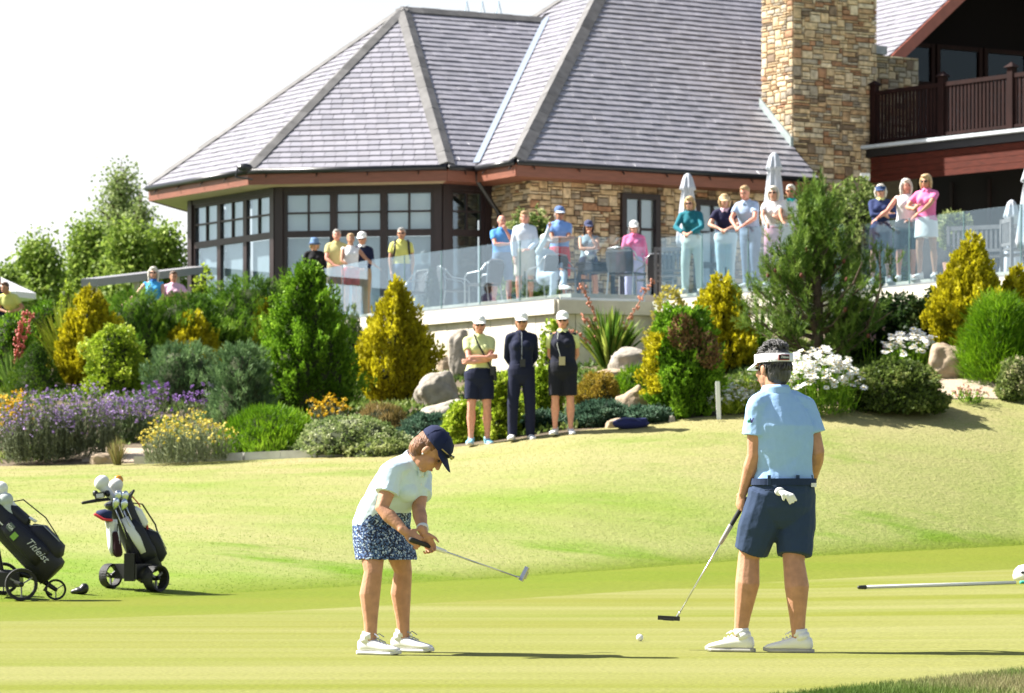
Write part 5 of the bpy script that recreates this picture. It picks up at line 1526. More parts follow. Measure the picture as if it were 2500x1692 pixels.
    if sp.get('collar'):
        cb = MB(); tilt = fc * .02
        def cr(r, z, f): return [nec + upt * z * k + rc * math.cos(a) * r * k + fc * (math.sin(a) * r * k + f) for a in np.linspace(0, 2 * math.pi, 21)[:-1]]
        cb.rings([cr(.084, -.022, .0), cr(.080, .006, .0), cr(.071, .024, -.004), cr(.068, .022, -.004), cr(.070, -.010, 0)], cap=False)
        cb.obj('collar', sp['collar'], o, smooth=True)
        for s in (-1, 1):       # collar points
            cp = MB(); q0 = nec + upt * .006 * k + fc * .082 * k
            cp.prism([q0 + rc * s * .006, q0 + rc * s * .055 * k - fc * .018, q0 + rc * s * .046 * k - upt * .045 * k + fc * .014, q0 + rc * s * .012 - upt * .028 * k + fc * .012], fc * .006); cp.obj('collar_point', sp['collar'], o)
    if sp.get('placket'):
        for i in range(3):
            q = nec - upt * (.035 + .045 * i) * k + fc * (.092 + .018 * i) * k; pb = MB(); pb.ell(q, (.007, .007, .007), None, 8, 5); pb.obj('button', sp['placket'], o)
    # ---- lower garments
    kind, bm_, hem = sp['bottom']; bb = MB()
    if kind == 'skirt':
        hz = lambda t: pel.lerp((kn[0] + kn[1]) / 2, t)
        w0 = (hipw + .014, .122 * fat * k + .014)
        lst = [(wai.lerp(pel, .35), rp, fp, waiw + .018, .112 * fat * k + .016), (pel, rp, fp, *w0), (hz(.35), rp, fp, hipw + .024, .148 * fat * k), (hz(hem), rp, fp, hipw + sp.get('flare', .030), .150 * fat * k)]
        lst += [(hz(hem) + UPV * .012, rp, fp, hipw + .016, .13 * fat * k)]
        bb.loft(lst, 24)
    else:
        bb.loft([(wai.lerp(pel, .3), rp, fp, waiw + .020, .114 * fat * k + .016), (pel + UPV * .02, rp, fp, hipw + .016, .124 * fat * k + .016), (pel - UPV * .06 * k, rp, fp, hipw + .012, .122 * fat * k + .014), (pel - UPV * .13 * k, rp, fp, hipw * .86, .108 * fat * k), (pel - UPV * .17 * k, rp, fp, hipw * .55, .08 * fat * k)], 20)
        for i in (0, 1):
            if kind == 'shorts':
                e = hip[i].lerp(kn[i], hem); hr_ = sp.get('hemr', .088) * k
                bb.tube([hip[i] + UPV * .03, hip[i].lerp(e, .5), e], [.098 * k * fat, .100 * k * fat, hr_ * fat], 14, False)
            else:
                bb.tube([hip[i] + UPV * .03, hip[i].lerp(kn[i], .5), kn[i], kn[i].lerp(an[i], .5), an[i] - UPV * .02], [.100 * k * fat, .092 * k * fat, .078 * k, .070 * k, .062 * k], 14, False)
    bot = bb.obj(kind, bm_, o, smooth=True); REMESH.append((bot, voxel, 3, sp.get('wrinkle', .010) * .8))
    if sp.get('belt'):
        q = wai.lerp(pel, .42); be = MB(); w1, d1 = (waiw * .5 + hipw * .5) + .024, .121 * fat * k + .018
        ringb = lambda z, g: [q + UPV * z + rp * math.cos(a) * (w1 + g) + fp * math.sin(a) * (d1 + g) for a in np.linspace(0, 2 * math.pi, 37)[:-1]]
        be.rings([ringb(-.018, 0), ringb(-.018, .005), ringb(.018, .005), ringb(.018, 0), ringb(-.018, 0)], cap=False); be.obj('belt', sp['belt'], o, smooth=False)
    # ---- shoes
    sm, sole = sp.get('shoes', (mat('shoe_white', (.78, .78, .78), .5), mat('shoe_sole', (.6, .6, .6), .6)))
    for i in (0, 1):
        td = J['toe'][i].normalized(); rr = td.cross(UPV).normalized(); gz = an[i].z - .078 * k; c0 = Vector((an[i].x, an[i].y, gz))
        fn = td; bb = MB()
        secs = []
        for (x, w, h0, h1) in ((-.080, .012, .030, .055), (-.072, .028, .018, .082), (-.045, .036, .016, .095), (.0, .037, .016, .098), (.045, .039, .016, .082), (.09, .045, .016, .066), (.135, .047, .016, .054), (.17, .038, .018, .044), (.188, .014, .022, .034)):
            cc = c0 + td * x * k + UPV * (h0 + h1) / 2 * k; secs.append((cc, rr, UPV, w * k, (h1 - h0) / 2 * k))
        bb.loft(secs, 14, 2.6); bb.tube([c0 + td * -.025 * k + UPV * .07 * k, c0 + td * -.018 * k + UPV * .105 * k], [.042 * k, .041 * k], 12, False)
        so = bb.obj('shoe', sm, o, smooth=True)
        b2 = MB(); secs = []
        for (x, w) in ((-.086, .018), (-.07, .034), (-.02, .037), (.04, .040), (.10, .048), (.15, .046), (.185, .026), (.196, .010)):
            secs.append((c0 + td * x * k + UPV * (.011 + (.008 if x > .17 else 0)) * k, rr, UPV, w * k, .011 * k))
        b2.loft(secs, 12, 4); b2.obj('sole', sole, so, smooth=False)
        if sp.get('laces'):
            for j in range(4):
                q = c0 + td * (.025 + j * .02) * k + UPV * (.094 - j * .008) * k; b3 = MB(); b3.tube([q - rr * .022, q + UPV * .008, q + rr * .022], .003, 5); b3.obj('lace', sp['laces'], so)
            b3 = MB(); q = c0 + td * .02 * k + UPV * .1 * k; b3.tube([q, q + td * .02 + rr * .025 + UPV * .02, q + td * .05 + rr * .03], .0028, 5); b3.tube([q, q + td * .02 - rr * .025 + UPV * .018, q + td * .045 - rr * .035], .0028, 5); b3.obj('lace', sp['laces'], so)
        if sp.get('socks'):
            b3 = MB(); b3.tube([c0 + UPV * .09 * k - td * .012, c0 + UPV * .128 * k - td * .008], [.042 * k, .041 * k], 12, False); b3.obj('sock', sp['socks'], o, smooth=True)
    o['_frame'] = 1
    del o['_frame']
    J['o'] = o; J['HM'] = HM; J['hc'] = hc; J['fc'] = fc; J['upt'] = upt
    return o

# ---- template pose for the onlookers
def standing(x, yh, H, Y=None, floor=None, yaw=0.0, lean=0.0, turn=0.0, nod=0.0, arms=('down', 'down'), stance=.11, sit=False):
    """x, yh: photo column and row of the head's top; the distance follows from the height on the floor when Y is None"""
    k = H / 1.70
    if floor is None: floor = 4.34
    Hh = H if not lean else H - .0
    if Y is None: Y = (floor + Hh - CAMZ) * FPX / (HY - yh)
    base = Vector(((x - CX) / FPX * Y, Y, floor))
    f = Vector((math.sin(R(yaw)), -math.cos(R(yaw)), 0)); r = f.cross(UPV)
    W = lambda a, b_, c: base + r * a * k + f * b_ * k + UPV * c * k
    J = {'base': base, 'k': k, 'rp': r, 'rc': r}
    ph = .93 if not sit else .50
    J['pel'] = W(0, 0, ph)
    la = R(lean); ut = UPV * math.cos(la) + f * math.sin(la); ft = f * math.cos(la) - UPV * math.sin(la)
    T = lambda a, b_, c: J['pel'] + r * a * k + ft * b_ * k + ut * c * k
    J['wai'], J['che'], J['nec'] = T(0, 0, .13), T(0, .005, .345), T(0, -.01, .52)
    J['sh'] = [T(.160, -.005, .448), T(-.160, -.005, .448)]
    hfv = (Matrix.Rotation(R(-turn), 3, 'Z') @ f); J['hf'] = hfv * math.cos(R(nod)) - UPV * math.sin(R(nod)); J['hu'] = UPV * math.cos(R(nod)) + hfv * math.sin(R(nod))
    J['head'] = J['nec'] + ut * .075 * k + UPV * .06 * k + f * (.03 + .03 * math.sin(la)) * k
    el, wr, hd, pn, cu, ts = [], [], [], [], [], []
    for i, s in enumerate((1, -1)):
        S = J['sh'][i]; p = arms[i]; pole = r * s * .6 - f * .7 - UPV * .4; curl = .35; pnv = -r * s
        if p == 'down': w = W(s * .25, .04, .80); hdv = -UPV + f * .15
        elif p == 'rail': w = W(s * .07, .46, (5.33 - floor) / k + .02); pole = r * s * 1.0 - UPV * .5; hdv = -r * s * .5 + f * .6 - UPV * .35; pnv = -UPV - f * .2; curl = .6
        elif p == 'fold': w = W(-s * .10, .215, 1.12 + s * .035); pole = r * s * 1.0 - UPV * .5 + f * .1; hdv = -r * s + UPV * .1; pnv = -f; curl = .5
        elif p == 'chin': w = W(s * .05, .19, 1.40); pole = r * s * .5 - UPV + f * .3; hdv = UPV * .8 - r * s * .4; pnv = -f; curl = .9
        elif p == 'behind': w = W(s * .05, -.17, .92); pole = r * s * 1.0 - f * .3; hdv = -r * s - UPV * .3; pnv = -f
        elif p == 'front': w = W(s * .06, .25, .98); pole = r * s * 1.0 - f * .4; hdv = -r * s * .8 + f * .4; pnv = -UPV; curl = .7
        elif p == 'high': w = W(s * .10, .26, 1.12); pole = r * s * 1.0 - UPV * .6; hdv = -r * s * .6 + UPV * .5; pnv = -f; curl = .7
        elif p == 'reach': w = W(s * .50, .20, 1.02); pole = -UPV; hdv = r * s * .7 - UPV * .5 + f * .2; pnv = -UPV; curl = .3
        elif p == 'pocket': w = W(s * .20, .07, .84); pole = r * s * 1.0 - f * .5; hdv = -UPV + f * .2; curl = .3
        elif p == 'lap': w = W(s * .10, .34, .62); pole = r * s * 1.0 - UPV * .2; hdv = f - r * s * .5; pnv = -UPV
        e, w2 = ik(S, w, .285 * k, .25 * k, pole); el.append(e); wr.append(w2); hd.append(hdv.normalized()); pn.append(pnv.normalized()); cu.append(curl); ts.append(s)
    J.update(el=el, wr=wr, hd=hd, pn=pn, cu=cu, ts=[1 if s > 0 else -1 for s in ts])
    J['hip'] = [W(.085, 0, ph - .03), W(-.085, 0, ph - .03)]
    if sit:
        J['kn'] = [W(.11, .42, .50), W(-.10, .44, .54)]; J['an'] = [W(.10, .36, .08), W(.06, .62, .30)]
    else:
        J['kn'] = [W(stance * .95, .015, .485), W(-stance * .95, .015, .485)]; J['an'] = [W(stance, -.03, .078), W(-stance, -.03, .078)]
    t0 = (f + r * .22).normalized(); t1 = (f - r * .22).normalized(); J['toe'] = [t0, t1]
    return J

C = cloth
navy = C('navy', (.012, .016, .045)); white = C('white', (.80, .80, .80)); blk = C('black', (.012, .012, .015)); yel = C('pale_yellow', (.62, .66, .28)); pink = C('pink', (.72, .17, .36))
H_bl = hairm('blonde', (.55, .38, .19)); H_wh = hairm('white', (.66, .62, .54)); H_gr = hairm('grey', (.36, .34, .32)); H_br = hairm('brown', (.11, .055, .03)); H_dk = hairm('dark', (.03, .022, .02)); H_sb = hairm('sandy', (.42, .27, .13))
W_SH = (mat('shoe_white', (.78, .78, .78), .5), mat('shoe_sole', (.6, .6, .6), .6))
def sp(label, skn, shirt, sl, bottom, bm_, hem, hair, **k):
    d = dict(label=label, skin=skn, shirt=(shirt, sl), bottom=(bottom, bm_, hem), hair=hair, group='onlookers on the terrace'); d.update(k); return d

# three officials on the bank
def official(x, yb, H, spd, **k):
    g = ground(x, yb); J = standing(x, 0, H, Y=g.y, floor=g.z, **k); figure(J, spd, .011); return J
cap_w = C('cap_white', (.82, .82, .80)); polo_y = C('lemon', (.60, .64, .32))
J = official(1170, 1087, 1.69, sp('official in lemon polo and navy shorts with arms folded', 'red', polo_y, 'short', 'shorts', navy, .72, ('tied', H_dk), woman=True, hat=('cap', cap_w), glasses=True, collar=polo_y, untucked=True, fat=1.08, hemr=.088, legf=1.02, group='officials on the bank', shoes=(mat('shoe_blue', (.25, .55, .75), .5), W_SH[1])), arms=('fold', 'fold'), yaw=3, turn=-3)
def strap(J, pts, m, name='strap', rad=.012):
    o = J['o']; base = J['base']; b = MB(); b.tube([Vector(p) - base for p in pts], rad, 6, flat=.4); return b.obj(name, m, o, smooth=True)
def LP(J, a, b_, c):
    k = J['k']; f = UPV.cross(J['rp']); return J['base'] + J['rp'] * a * k + f * b_ * k + UPV * c * k
m_black = mat('black_gear', (.012, .012, .014), .4)
strap(J, [LP(J, .07, .07, 1.46), LP(J, .02, .15, 1.33), LP(J, -.06, .165, 1.18), LP(J, -.15, .12, 1.02)], m_black)
b = MB(); b.box(LP(J, -.17, .13, .98) - J['base'], (.06, .06, .12)); b.tube([LP(J, -.20, .12, 1.02) - J['base'], LP(J, -.21, .12, .86) - J['base']], .022, 8); b.obj('radio', m_black, J['o'])
J = official(1273, 1075, 1.66, sp('official in zipped navy jacket and navy trousers, hands behind back', 'tan', C('navy_jacket', (.010, .014, .042)), 'long', 'trousers', C('navy_trouser', (.011, .014, .040)), 1, ('tied', H_br), woman=True, hat=('cap', cap_w), glasses=True, collar=C('navy_jacket', (.010, .014, .042)), untucked=True, fat=.97, group='officials on the bank'), arms=('behind', 'behind'), yaw=2, stance=.12)
strap(J, [LP(J, 0, .10, 1.44), LP(J, 0, .15, 1.28), LP(J, 0, .14, 1.05)], mat('zip', (.4, .42, .45), .4, metal=1), 'zip', .005)
strap(J, [LP(J, .05, .08, 1.45), LP(J, .02, .17, 1.2), LP(J, -.01, .165, 1.08)], m_black, 'lanyard', .004)
b = MB(); b.box(LP(J, -.01, .175, 1.03) - J['base'], (.07, .03, .10)); b.obj('radio', m_black, J['o'])
J = official(1374, 1062, 1.60, sp('official in black vest over lemon polo, hands behind back', 'red', C('black_vest', (.012, .014, .03)), 'none', 'shorts', C('black_shorts', (.012, .013, .022)), .86, ('tied', H_br), woman=True, hat=('cap', cap_w), glasses=True, collar=polo_y, untucked=True, fat=1.12, hemr=.090, legf=1.02, group='officials on the bank'), arms=('behind', 'behind'), yaw=-4)
b = MB(); k = J['k']
for i in (0, 1):
    s0, e0 = J['sh'][i] - J['base'], J['el'][i] - J['base']; b.tube([s0.lerp(J['che'] - J['base'], .1), s0, s0.lerp(e0, .6)], [.062 * k, .069 * k, .066 * k], 10, False)
b.obj('polo_sleeves', polo_y, J['o'], smooth=True)
strap(J, [LP(J, .06, .08, 1.42), LP(J, .07, .17, 1.25), LP(J, .02, .17, 1.06)], mat('lanyard_pale', (.5, .52, .5), .6), 'lanyard', .004)
b = MB(); b.box(LP(J, .0, .18, 1.02) - J['base'], (.08, .035, .11)); b.obj('range_finder', mat('tan_gear', (.42, .36, .22), .5), J['o'])

# onlookers behind the glass, from the bay window to the chimney
def guest(x, yh, H, spd, vox=.016, **k):
    k.setdefault('turn', rnd.uniform(-14, 10)); k.setdefault('nod', rnd.uniform(-2, 9)); k.setdefault('stance', rnd.uniform(.08, .14))
    J = standing(x, yh, H, **k); figure(J, spd, vox); return J
jeans = C('slate_blue', (.16, .22, .33)); stone_c = C('stone', (.52, .47, .38)); khaki = C('khaki', (.34, .25, .15))
guest(768, 583, 1.62, sp('woman in blue bucket hat and black top by the bay window', 'fair', blk, 'long', 'trousers', blk, 1, ('bob', H_bl), woman=True, hat=('bucket', C('hat_blue', (.14, .24, .42)), C('hat_dark', (.03, .045, .09)))), yaw=8)
guest(822, 560, 1.76, sp('man in khaki-yellow polo with orange sunglasses pushed up on grey hair', 'red', C('khaki_yellow', (.55, .50, .22)), 'short', 'trousers', khaki, 1, ('short', H_gr), collar=C('khaki_yellow', (.55, .50, .22)), untucked=True, fat=1.08), yaw=10, arms=('front', 'pocket'))
b = MB(); Jm = None
guest(856, 570, 1.64, sp('woman in white sleeveless top and coral red shorts at the glass corner', 'tan', white, 'none', 'shorts', C('coral_red', (.70, .07, .06)), .62, ('short', H_sb), woman=True, untucked=True, hemr=.098), yaw=16, arms=('front', 'reach'))
guest(884, 547, 1.80, sp('man in white cap and navy jacket over white shirt', 'tan', navy, 'long', 'trousers', khaki, 1, ('short', H_gr), hat=('cap', cap_w), glasses=True, collar=white), yaw=-4, arms=('front', 'front'), Y=66.8)
J = guest(980, 556, 1.78, sp('grey-haired man in lemon polo wearing black backpack straps', 'tan', C('lemon_bright', (.68, .66, .18)), 'short', 'trousers', jeans, 1, ('short', H_gr), glasses=True, collar=C('lemon_bright', (.68, .66, .18)), untucked=True), yaw=6, arms=('pocket', 'pocket'))
for s in (-1, 1): strap(J, [LP(J, s * .12, -.06, 1.47), LP(J, s * .13, .10, 1.42), LP(J, s * .135, .135, 1.28), LP(J, s * .16, .06, 1.12)], m_black, 'backpack_strap', .022)
guest(1225, 525, 1.75, sp('balding man in bright blue polo with hand to mouth', 'red', C('bright_blue', (.10, .32, .70)), 'short', 'shorts', C('blue_grey', (.17, .24, .36)), .95, ('bald', H_gr), collar=C('bright_blue', (.10, .32, .70)), untucked=True), yaw=8, arms=('fold', 'chin'))
guest(1281, 516, 1.72, sp('sandy-haired person in pale blue shirt and stone shorts', 'red', C('pale_blue', (.60, .66, .76)), 'long', 'shorts', stone_c, .92, ('tied', H_sb), collar=C('pale_blue', (.60, .66, .76)), untucked=True), yaw=2, arms=('pocket', 'front'))
guest(1330, 583, 1.66, sp('seated person in white cap and pale blue-grey clothes with hand to chin', 'fair', C('grey_blue', (.42, .50, .58)), 'long', 'trousers', C('light_denim', (.36, .44, .54)), 1, ('short', H_gr), hat=('cap', cap_w)), yaw=38, arms=('chin', 'lap'), sit=True, Y=60.2)
guest(1366, 506, 1.84, sp('tall man in blue polo and cap with arms folded and red shorts', 'deep', C('mid_blue', (.20, .36, .72)), 'short', 'shorts', C('red', (.60, .03, .05)), .95, ('short', H_gr), hat=('cap', C('cap_blue', (.10, .17, .36)), C('brim_pale', (.5, .56, .66))), glasses=True, collar=C('mid_blue', (.20, .36, .72)), untucked=True), yaw=6, arms=('fold', 'fold'))
guest(1437, 540, 1.66, sp('woman in dark cap and grey sleeveless top with hand to mouth', 'tan', C('slate_top', (.22, .29, .34)), 'none', 'shorts', navy, .6, ('long', H_dk), woman=True, hat=('cap', C('cap_dark', (.06, .07, .14))), glasses=True), yaw=-4, arms=('fold', 'chin'))
guest(1548, 541, 1.66, sp('woman in white cap and long-sleeved pink polo', 'fair', pink, 'long', 'trousers', C('lilac', (.42, .42, .62)), 1, ('bob', H_gr), woman=True, hat=('cap', cap_w), glasses=True, collar=pink, untucked=True), yaw=-6, arms=('front', 'down'))
def rail(x, yh, H, Y, spd, lean=12, **k):
    return guest(x, yh, H, spd, Y=Y, lean=lean, **k)
def edgeY(x, i):           # distance of the balustrade at a photo column
    a, c = TE[i], TE[i + 1]; t = (x - CX) / FPX; d = c - a
    s = (t * a.y - a.x) / (d.x - t * d.y); return a.y + d.y * s
rail(1690, 476, 1.68, edgeY(1690, 3) + .62, sp('blonde woman in teal jacket leaning on the glass', 'fair', C('teal', (.02, .17, .22)), 'long', 'trousers', C('mint_trouser', (.62, .70, .64)), 1, ('bob', H_bl), woman=True, glasses=True, collar=C('teal', (.02, .17, .22)), untucked=True), lean=20, yaw=-14, arms=('rail', 'rail'))
rail(1772, 470, 1.66, edgeY(1772, 3) + .70, sp('woman in straw visor and navy polo with pink shoulders leaning on the glass', 'fair', C('navy_pink', (.016, .016, .05)), 'short', 'trousers', C('sky_trouser', (.52, .66, .74)), 1, ('bob', H_bl), woman=True, hat=('visor', C('straw', (.62, .46, .26))), collar=C('pale_pink', (.72, .50, .60)), untucked=True, fat=1.12), lean=24, yaw=-8, arms=('rail', 'rail'))
rail(1832, 448, 1.74, edgeY(1832, 3) + .72, sp('fair-haired person in light blue shirt over white, leaning down on the glass', 'red', C('chambray', (.38, .50, .70)), 'short', 'trousers', jeans, 1, ('short', H_sb), collar=C('chambray', (.38, .50, .70)), untucked=True, fat=1.05), lean=20, yaw=-28, arms=('rail', 'rail'), nod=14)
rail(1892, 446, 1.66, edgeY(1892, 3) + .75, sp('white-haired woman with sunglasses in white top and pink trousers', 'fair', C('white_floral', (.78, .74, .74)), 'short', 'trousers', C('rose', (.66, .30, .38)), 1, ('bob', H_wh), woman=True, glasses=True, untucked=True), lean=10, yaw=-16, arms=('rail', 'high'))
rail(1932, 449, 1.68, edgeY(1925, 3) + 1.0, sp('short grey-haired person in white polo with turquoise collar', 'deep', C('white_polo', (.79, .79, .80)), 'short', 'trousers', stone_c, 1, ('short', H_wh), glasses=True, collar=C('turquoise', (.02, .45, .42)), untucked=True), lean=6, yaw=-14, arms=('rail', 'down'))
rail(2150, 441, 1.63, edgeY(2150, 5) + .55, sp('woman in navy visor and navy jacket holding a dark bag', 'fair', C('navy_top', (.03, .045, .13)), 'long', 'skirt', C('plum', (.04, .02, .045)), .82, ('bob', H_wh), woman=True, hat=('visor', C('visor_navy', (.03, .06, .15))), glasses=True, collar=C('lemon_collar', (.6, .6, .25)), untucked=True), lean=0, yaw=-4, arms=('fold', 'high'))
rail(2212, 437, 1.66, edgeY(2212, 5) + .55, sp('long white-haired woman in white sleeveless polo and black shorts', 'red', white, 'none', 'shorts', blk, .93, ('long', H_wh), woman=True, untucked=True, hemr=.092), lean=0, yaw=-2, arms=('reach', 'front'))
rail(2262, 423, 1.68, edgeY(2268, 5) + .55, sp('woman in pink polo and white skirt with sunglasses', 'tan', C('hot_pink', (.78, .20, .42)), 'short', 'skirt', C('white_skirt', (.80, .80, .82)), .62, ('bob', H_bl), woman=True, glasses=True, collar=C('hot_pink', (.78, .20, .42)), untucked=True), lean=0, yaw=-30, arms=('high', 'rail'))
# far left
zl = height((375 - CX) / FPX * 62, 62)
guest(375, 627, 1.67, sp('blonde woman in blue sleeveless top above the mountain pines', 'fair', C('azure', (.07, .38, .72)), 'none', 'trousers', white, 1, ('long', H_wh), woman=True, glasses=True, collar=C('azure_dark', (.04, .16, .45)), untucked=True, group='onlookers at the left garden'), floor=zl, Y=62, arms=('reach', 'front'))
guest(424, 636, 1.62, sp('dark-haired woman in pale pink polo above the mountain pines', 'tan', C('pale_pink2', (.74, .46, .58)), 'short', 'trousers', white, 1, ('short', H_br), woman=True, collar=C('pale_pink2', (.74, .46, .58)), untucked=True, group='onlookers at the left garden'), floor=zl, Y=62.4, arms=('high', 'high'))
guest(38, 686, 1.56, sp('bearded man in lemon polo bending forward beside the parasol', 'tan', C('lemon2', (.62, .64, .20)), 'short', 'shorts', navy, .9, ('short', H_br), collar=C('lemon2', (.62, .64, .20)), untucked=True, group='onlookers at the left garden'), floor=height((34 - CX) / FPX * 61, 61) , Y=61, lean=40, yaw=-22, arms=('front', 'front'))
guest(-8, 692, 1.72, sp('man in dark top half cut off by the picture edge', 'tan', C('dark_green', (.02, .03, .05)), 'long', 'trousers', navy, 1, ('short', H_dk), group='onlookers at the left garden'), floor=height((-8 - CX) / FPX * 63, 63), Y=63, lean=56, yaw=10, arms=('front', 'front'))

# ------------------------------------------------------------------ the two golfers
def PJ(x, y, Y0, dy): return P(x, y, Y0 + dy)
YA = 18.2
fA = Vector((.85, -.53, 0)).normalized(); rA = fA.cross(UPV)
A = {'base': Vector((-.76, 18.2, 0)), 'k': .97, 'rp': rA, 'rc': (rA + Vector((.06, 0, .06))).normalized()}
A['pel'] = PJ(931, 1285, YA, 0); A['wai'] = PJ(944, 1232, YA, -.03); A['che'] = PJ(982, 1172, YA, -.09); A['nec'] = PJ(1014, 1126, YA, -.14)
A['head'] = PJ(1051, 1101, YA, -.21); A['hf'] = Vector((.60, -.18, -.78)); A['hu'] = Vector((.75, -.05, .66))
A['sh'] = [PJ(962, 1150, YA, -.25), PJ(1030, 1158, YA, .03)]
A['el'] = [PJ(932, 1242, YA, -.31), PJ(1022, 1243, YA, -.14)]
A['wr'] = [PJ(991, 1300, YA, -.38), PJ(1034, 1302, YA, -.33)]
gA0, gA1 = PJ(1010, 1320, YA, -.40), PJ(1272, 1412, YA, .18)
gd = (gA1 - gA0).normalized()
A['hd'] = [(gA0 + gd * .045 - A['wr'][0]).normalized(), (gA0 + gd * .13 - A['wr'][1]).normalized()]
A['pn'] = [Vector((.1, .9, -.45)), Vector((-.35, -.85, -.3))]; A['cu'] = [1.0, 1.0]; A['ts'] = [1, -1]
A['hip'] = [PJ(908, 1292, YA, -.075), PJ(957, 1290, YA, .075)]
A['kn'] = [PJ(911, 1398, YA, -.15), PJ(984, 1396, YA, .11)]
A['an'] = [PJ(905, 1564, YA, -.15), PJ(986, 1558, YA, .15)]
for i, zz in ((0, .078), (1, .078)): A['an'][i].z = zz * .97
A['toe'] = [Vector((.87, -.45, 0)), Vector((.87, -.45, 0))]
mint = C('mint_polo', (.64, .77, .88))
# patterned skort cloth
ms = bpy.data.materials.new('patterned_skort'); ms.use_nodes = True; nt = ms.node_tree; bs = nt.nodes['Principled BSDF']; bs.inputs['Roughness'].default_value = .85
tc = nt.nodes.new('ShaderNodeTexCoord'); vo = nt.nodes.new('ShaderNodeTexVoronoi'); vo.inputs['Scale'].default_value = 130; vo.inputs['Randomness'].default_value = 1
nt.links.new(tc.outputs['Object'], vo.inputs['Vector'])
cr = nt.nodes.new('ShaderNodeValToRGB'); cr.color_ramp.interpolation = 'CONSTANT'
sepc = nt.nodes.new('ShaderNodeSeparateColor'); nt.links.new(vo.outputs['Color'], sepc.inputs[0]); nt.links.new(sepc.outputs[0], cr.inputs[0])
els = cr.color_ramp.elements; els[0].color = (.012, .02, .06, 1); els[1].position = .46; els[1].color = (.06, .12, .30, 1)
e = els.new(.70); e.color = (.45, .55, .72, 1); e = els.new(.84); e.color = (.14, .22, .42, 1)
nt.links.new(cr.outputs[0], bs.inputs['Base Color'])
spA = sp('golfer putting in pale mint polo, patterned navy skirt and navy cap', 'tan', mint, 'short', 'skirt', ms, .74, ('tied', hairm('auburn', (.20, .085, .035))), woman=True, hat=('cap', C('cap_navy', (.012, .018, .06))), collar=mint, placket=mat('white_button', (.8, .8, .8), .4), untucked=True, fat=1.10, legf=1.0, armf=1.02, slr=.074, slv=.60, fr=.0078, hipw=.170, waiw=.152, flare=.022, laces=mat('lace_grey', (.30, .32, .40), .7), socks=white, group='golfers on the green', wrinkle=.012)
figure(A, spA, .0062)
oA = A['o']; bA = A['base']
def onA(b, name, m, parent=None, smooth=True):
    b.v = [tuple(Vector(p) - bA) for p in b.v]; return b.obj(name, m, parent or oA, smooth=smooth)
b = MB(); w0 = A['wr'][1]; d0 = (A['el'][1] - w0).normalized(); b.tube([w0 + d0 * .035, w0 + d0 * .055], [.033, .034], 14, False); onA(b, 'wristband', mat('band_white', (.75, .75, .74), .6))
HMa, hca = A['HM'], A['hc']
for s in (-1, 1):
    b = MB(); b.ell(hca + HMa @ Vector((s * .034, .100, .070)), (.024, .007, .015), HMa, 12, 8); b.obj('sunglasses', mat('dark_lens', (.012, .01, .01), .12), oA, smooth=True)
b = MB(); b.tube([hca + HMa @ Vector((-.08, .05, .062)), hca + HMa @ Vector((-.03, .104, .070)), hca + HMa @ Vector((.03, .104, .070)), hca + HMa @ Vector((.08, .05, .062))], .004, 6); b.obj('sunglass_frame', mat('gold_frame', (.45, .35, .15), .3, metal=1), oA, smooth=True)
b = MB(); b.ell(hca + HMa @ Vector((.078, .002, -.038)), (.005, .005, .006), HMa, 8, 6); b.obj('earring', mat('pearl', (.8, .78, .74), .25), oA, smooth=True)
# necklace
b = MB(); n0 = A['nec'] - bA; b.tube([n0 + A['rc'] * .07 + A['upt'] * .0, n0 + A['fc'] * .085 - A['upt'] * .05, n0 - A['rc'] * .07], .0025, 5); b.obj('necklace', mat('gold_chain', (.7, .5, .15), .3, metal=1), oA)

m_steel = mat('steel_shaft', (.62, .63, .65), .25, metal=1.0)
def putter(base, g0, g1, label, grip_m, head_m, head_ax, grip_len, band=None, blade=(.11, .03, .028)):
    o = empty('putter', base, label, 'putter', 'putters held by the golfers'); d = (g1 - g0).normalized()
    def ob(b, n, m, sm=True):
        b.v = [tuple(Vector(p) - base) for p in b.v]; return b.obj(n, m, o, smooth=sm)
    b = MB(); b.tube([g0 - d * .02, g0 + d * grip_len], [.015, .011], 10); ob(b, 'grip', grip_m)
    if band: b = MB(); b.tube([g0 + d * (grip_len - .11), g0 + d * (grip_len + .004)], [.0150, .0118], 10); ob(b, 'grip_band', band)
    b = MB(); b.tube([g0 + d * grip_len, g1], [.0055, .0045], 8, False); ob(b, 'shaft', m_steel)
    b = MB(); b.box(g1 + head_ax[0] * blade[0] * .35 - head_ax[2] * .005, blade, head_ax); b.box(g1 + head_ax[0] * blade[0] * .35 + head_ax[1] * blade[1] * .7 - head_ax[2] * .012, (blade[0] * .5, blade[1] * .8, blade[2] * .5), head_ax)
    ob(b, 'head', head_m, False)
    b = MB(); b.tube([g1 - d * .035, g1 + d * .006], [.007, .008], 8); ob(b, 'hosel', m_steel)
    return o
hx = Vector((.45, .10, .88)).normalized(); hz_ = hx.cross(Vector((.3, .95, -.2))).normalized(); hy_ = hz_.cross(hx)
putter(Vector((gA0.x, gA0.y, 0)), gA0, gA1, 'silver putter swung forward by the golfer in patterned skirt', mat('grip_black', (.02, .02, .022), .7), mat('putter_steel', (.42, .43, .45), .3, metal=1.0), (hx, hy_, hz_), .24, mat('grip_white', (.8, .8, .8), .5), (.085, .028, .022))

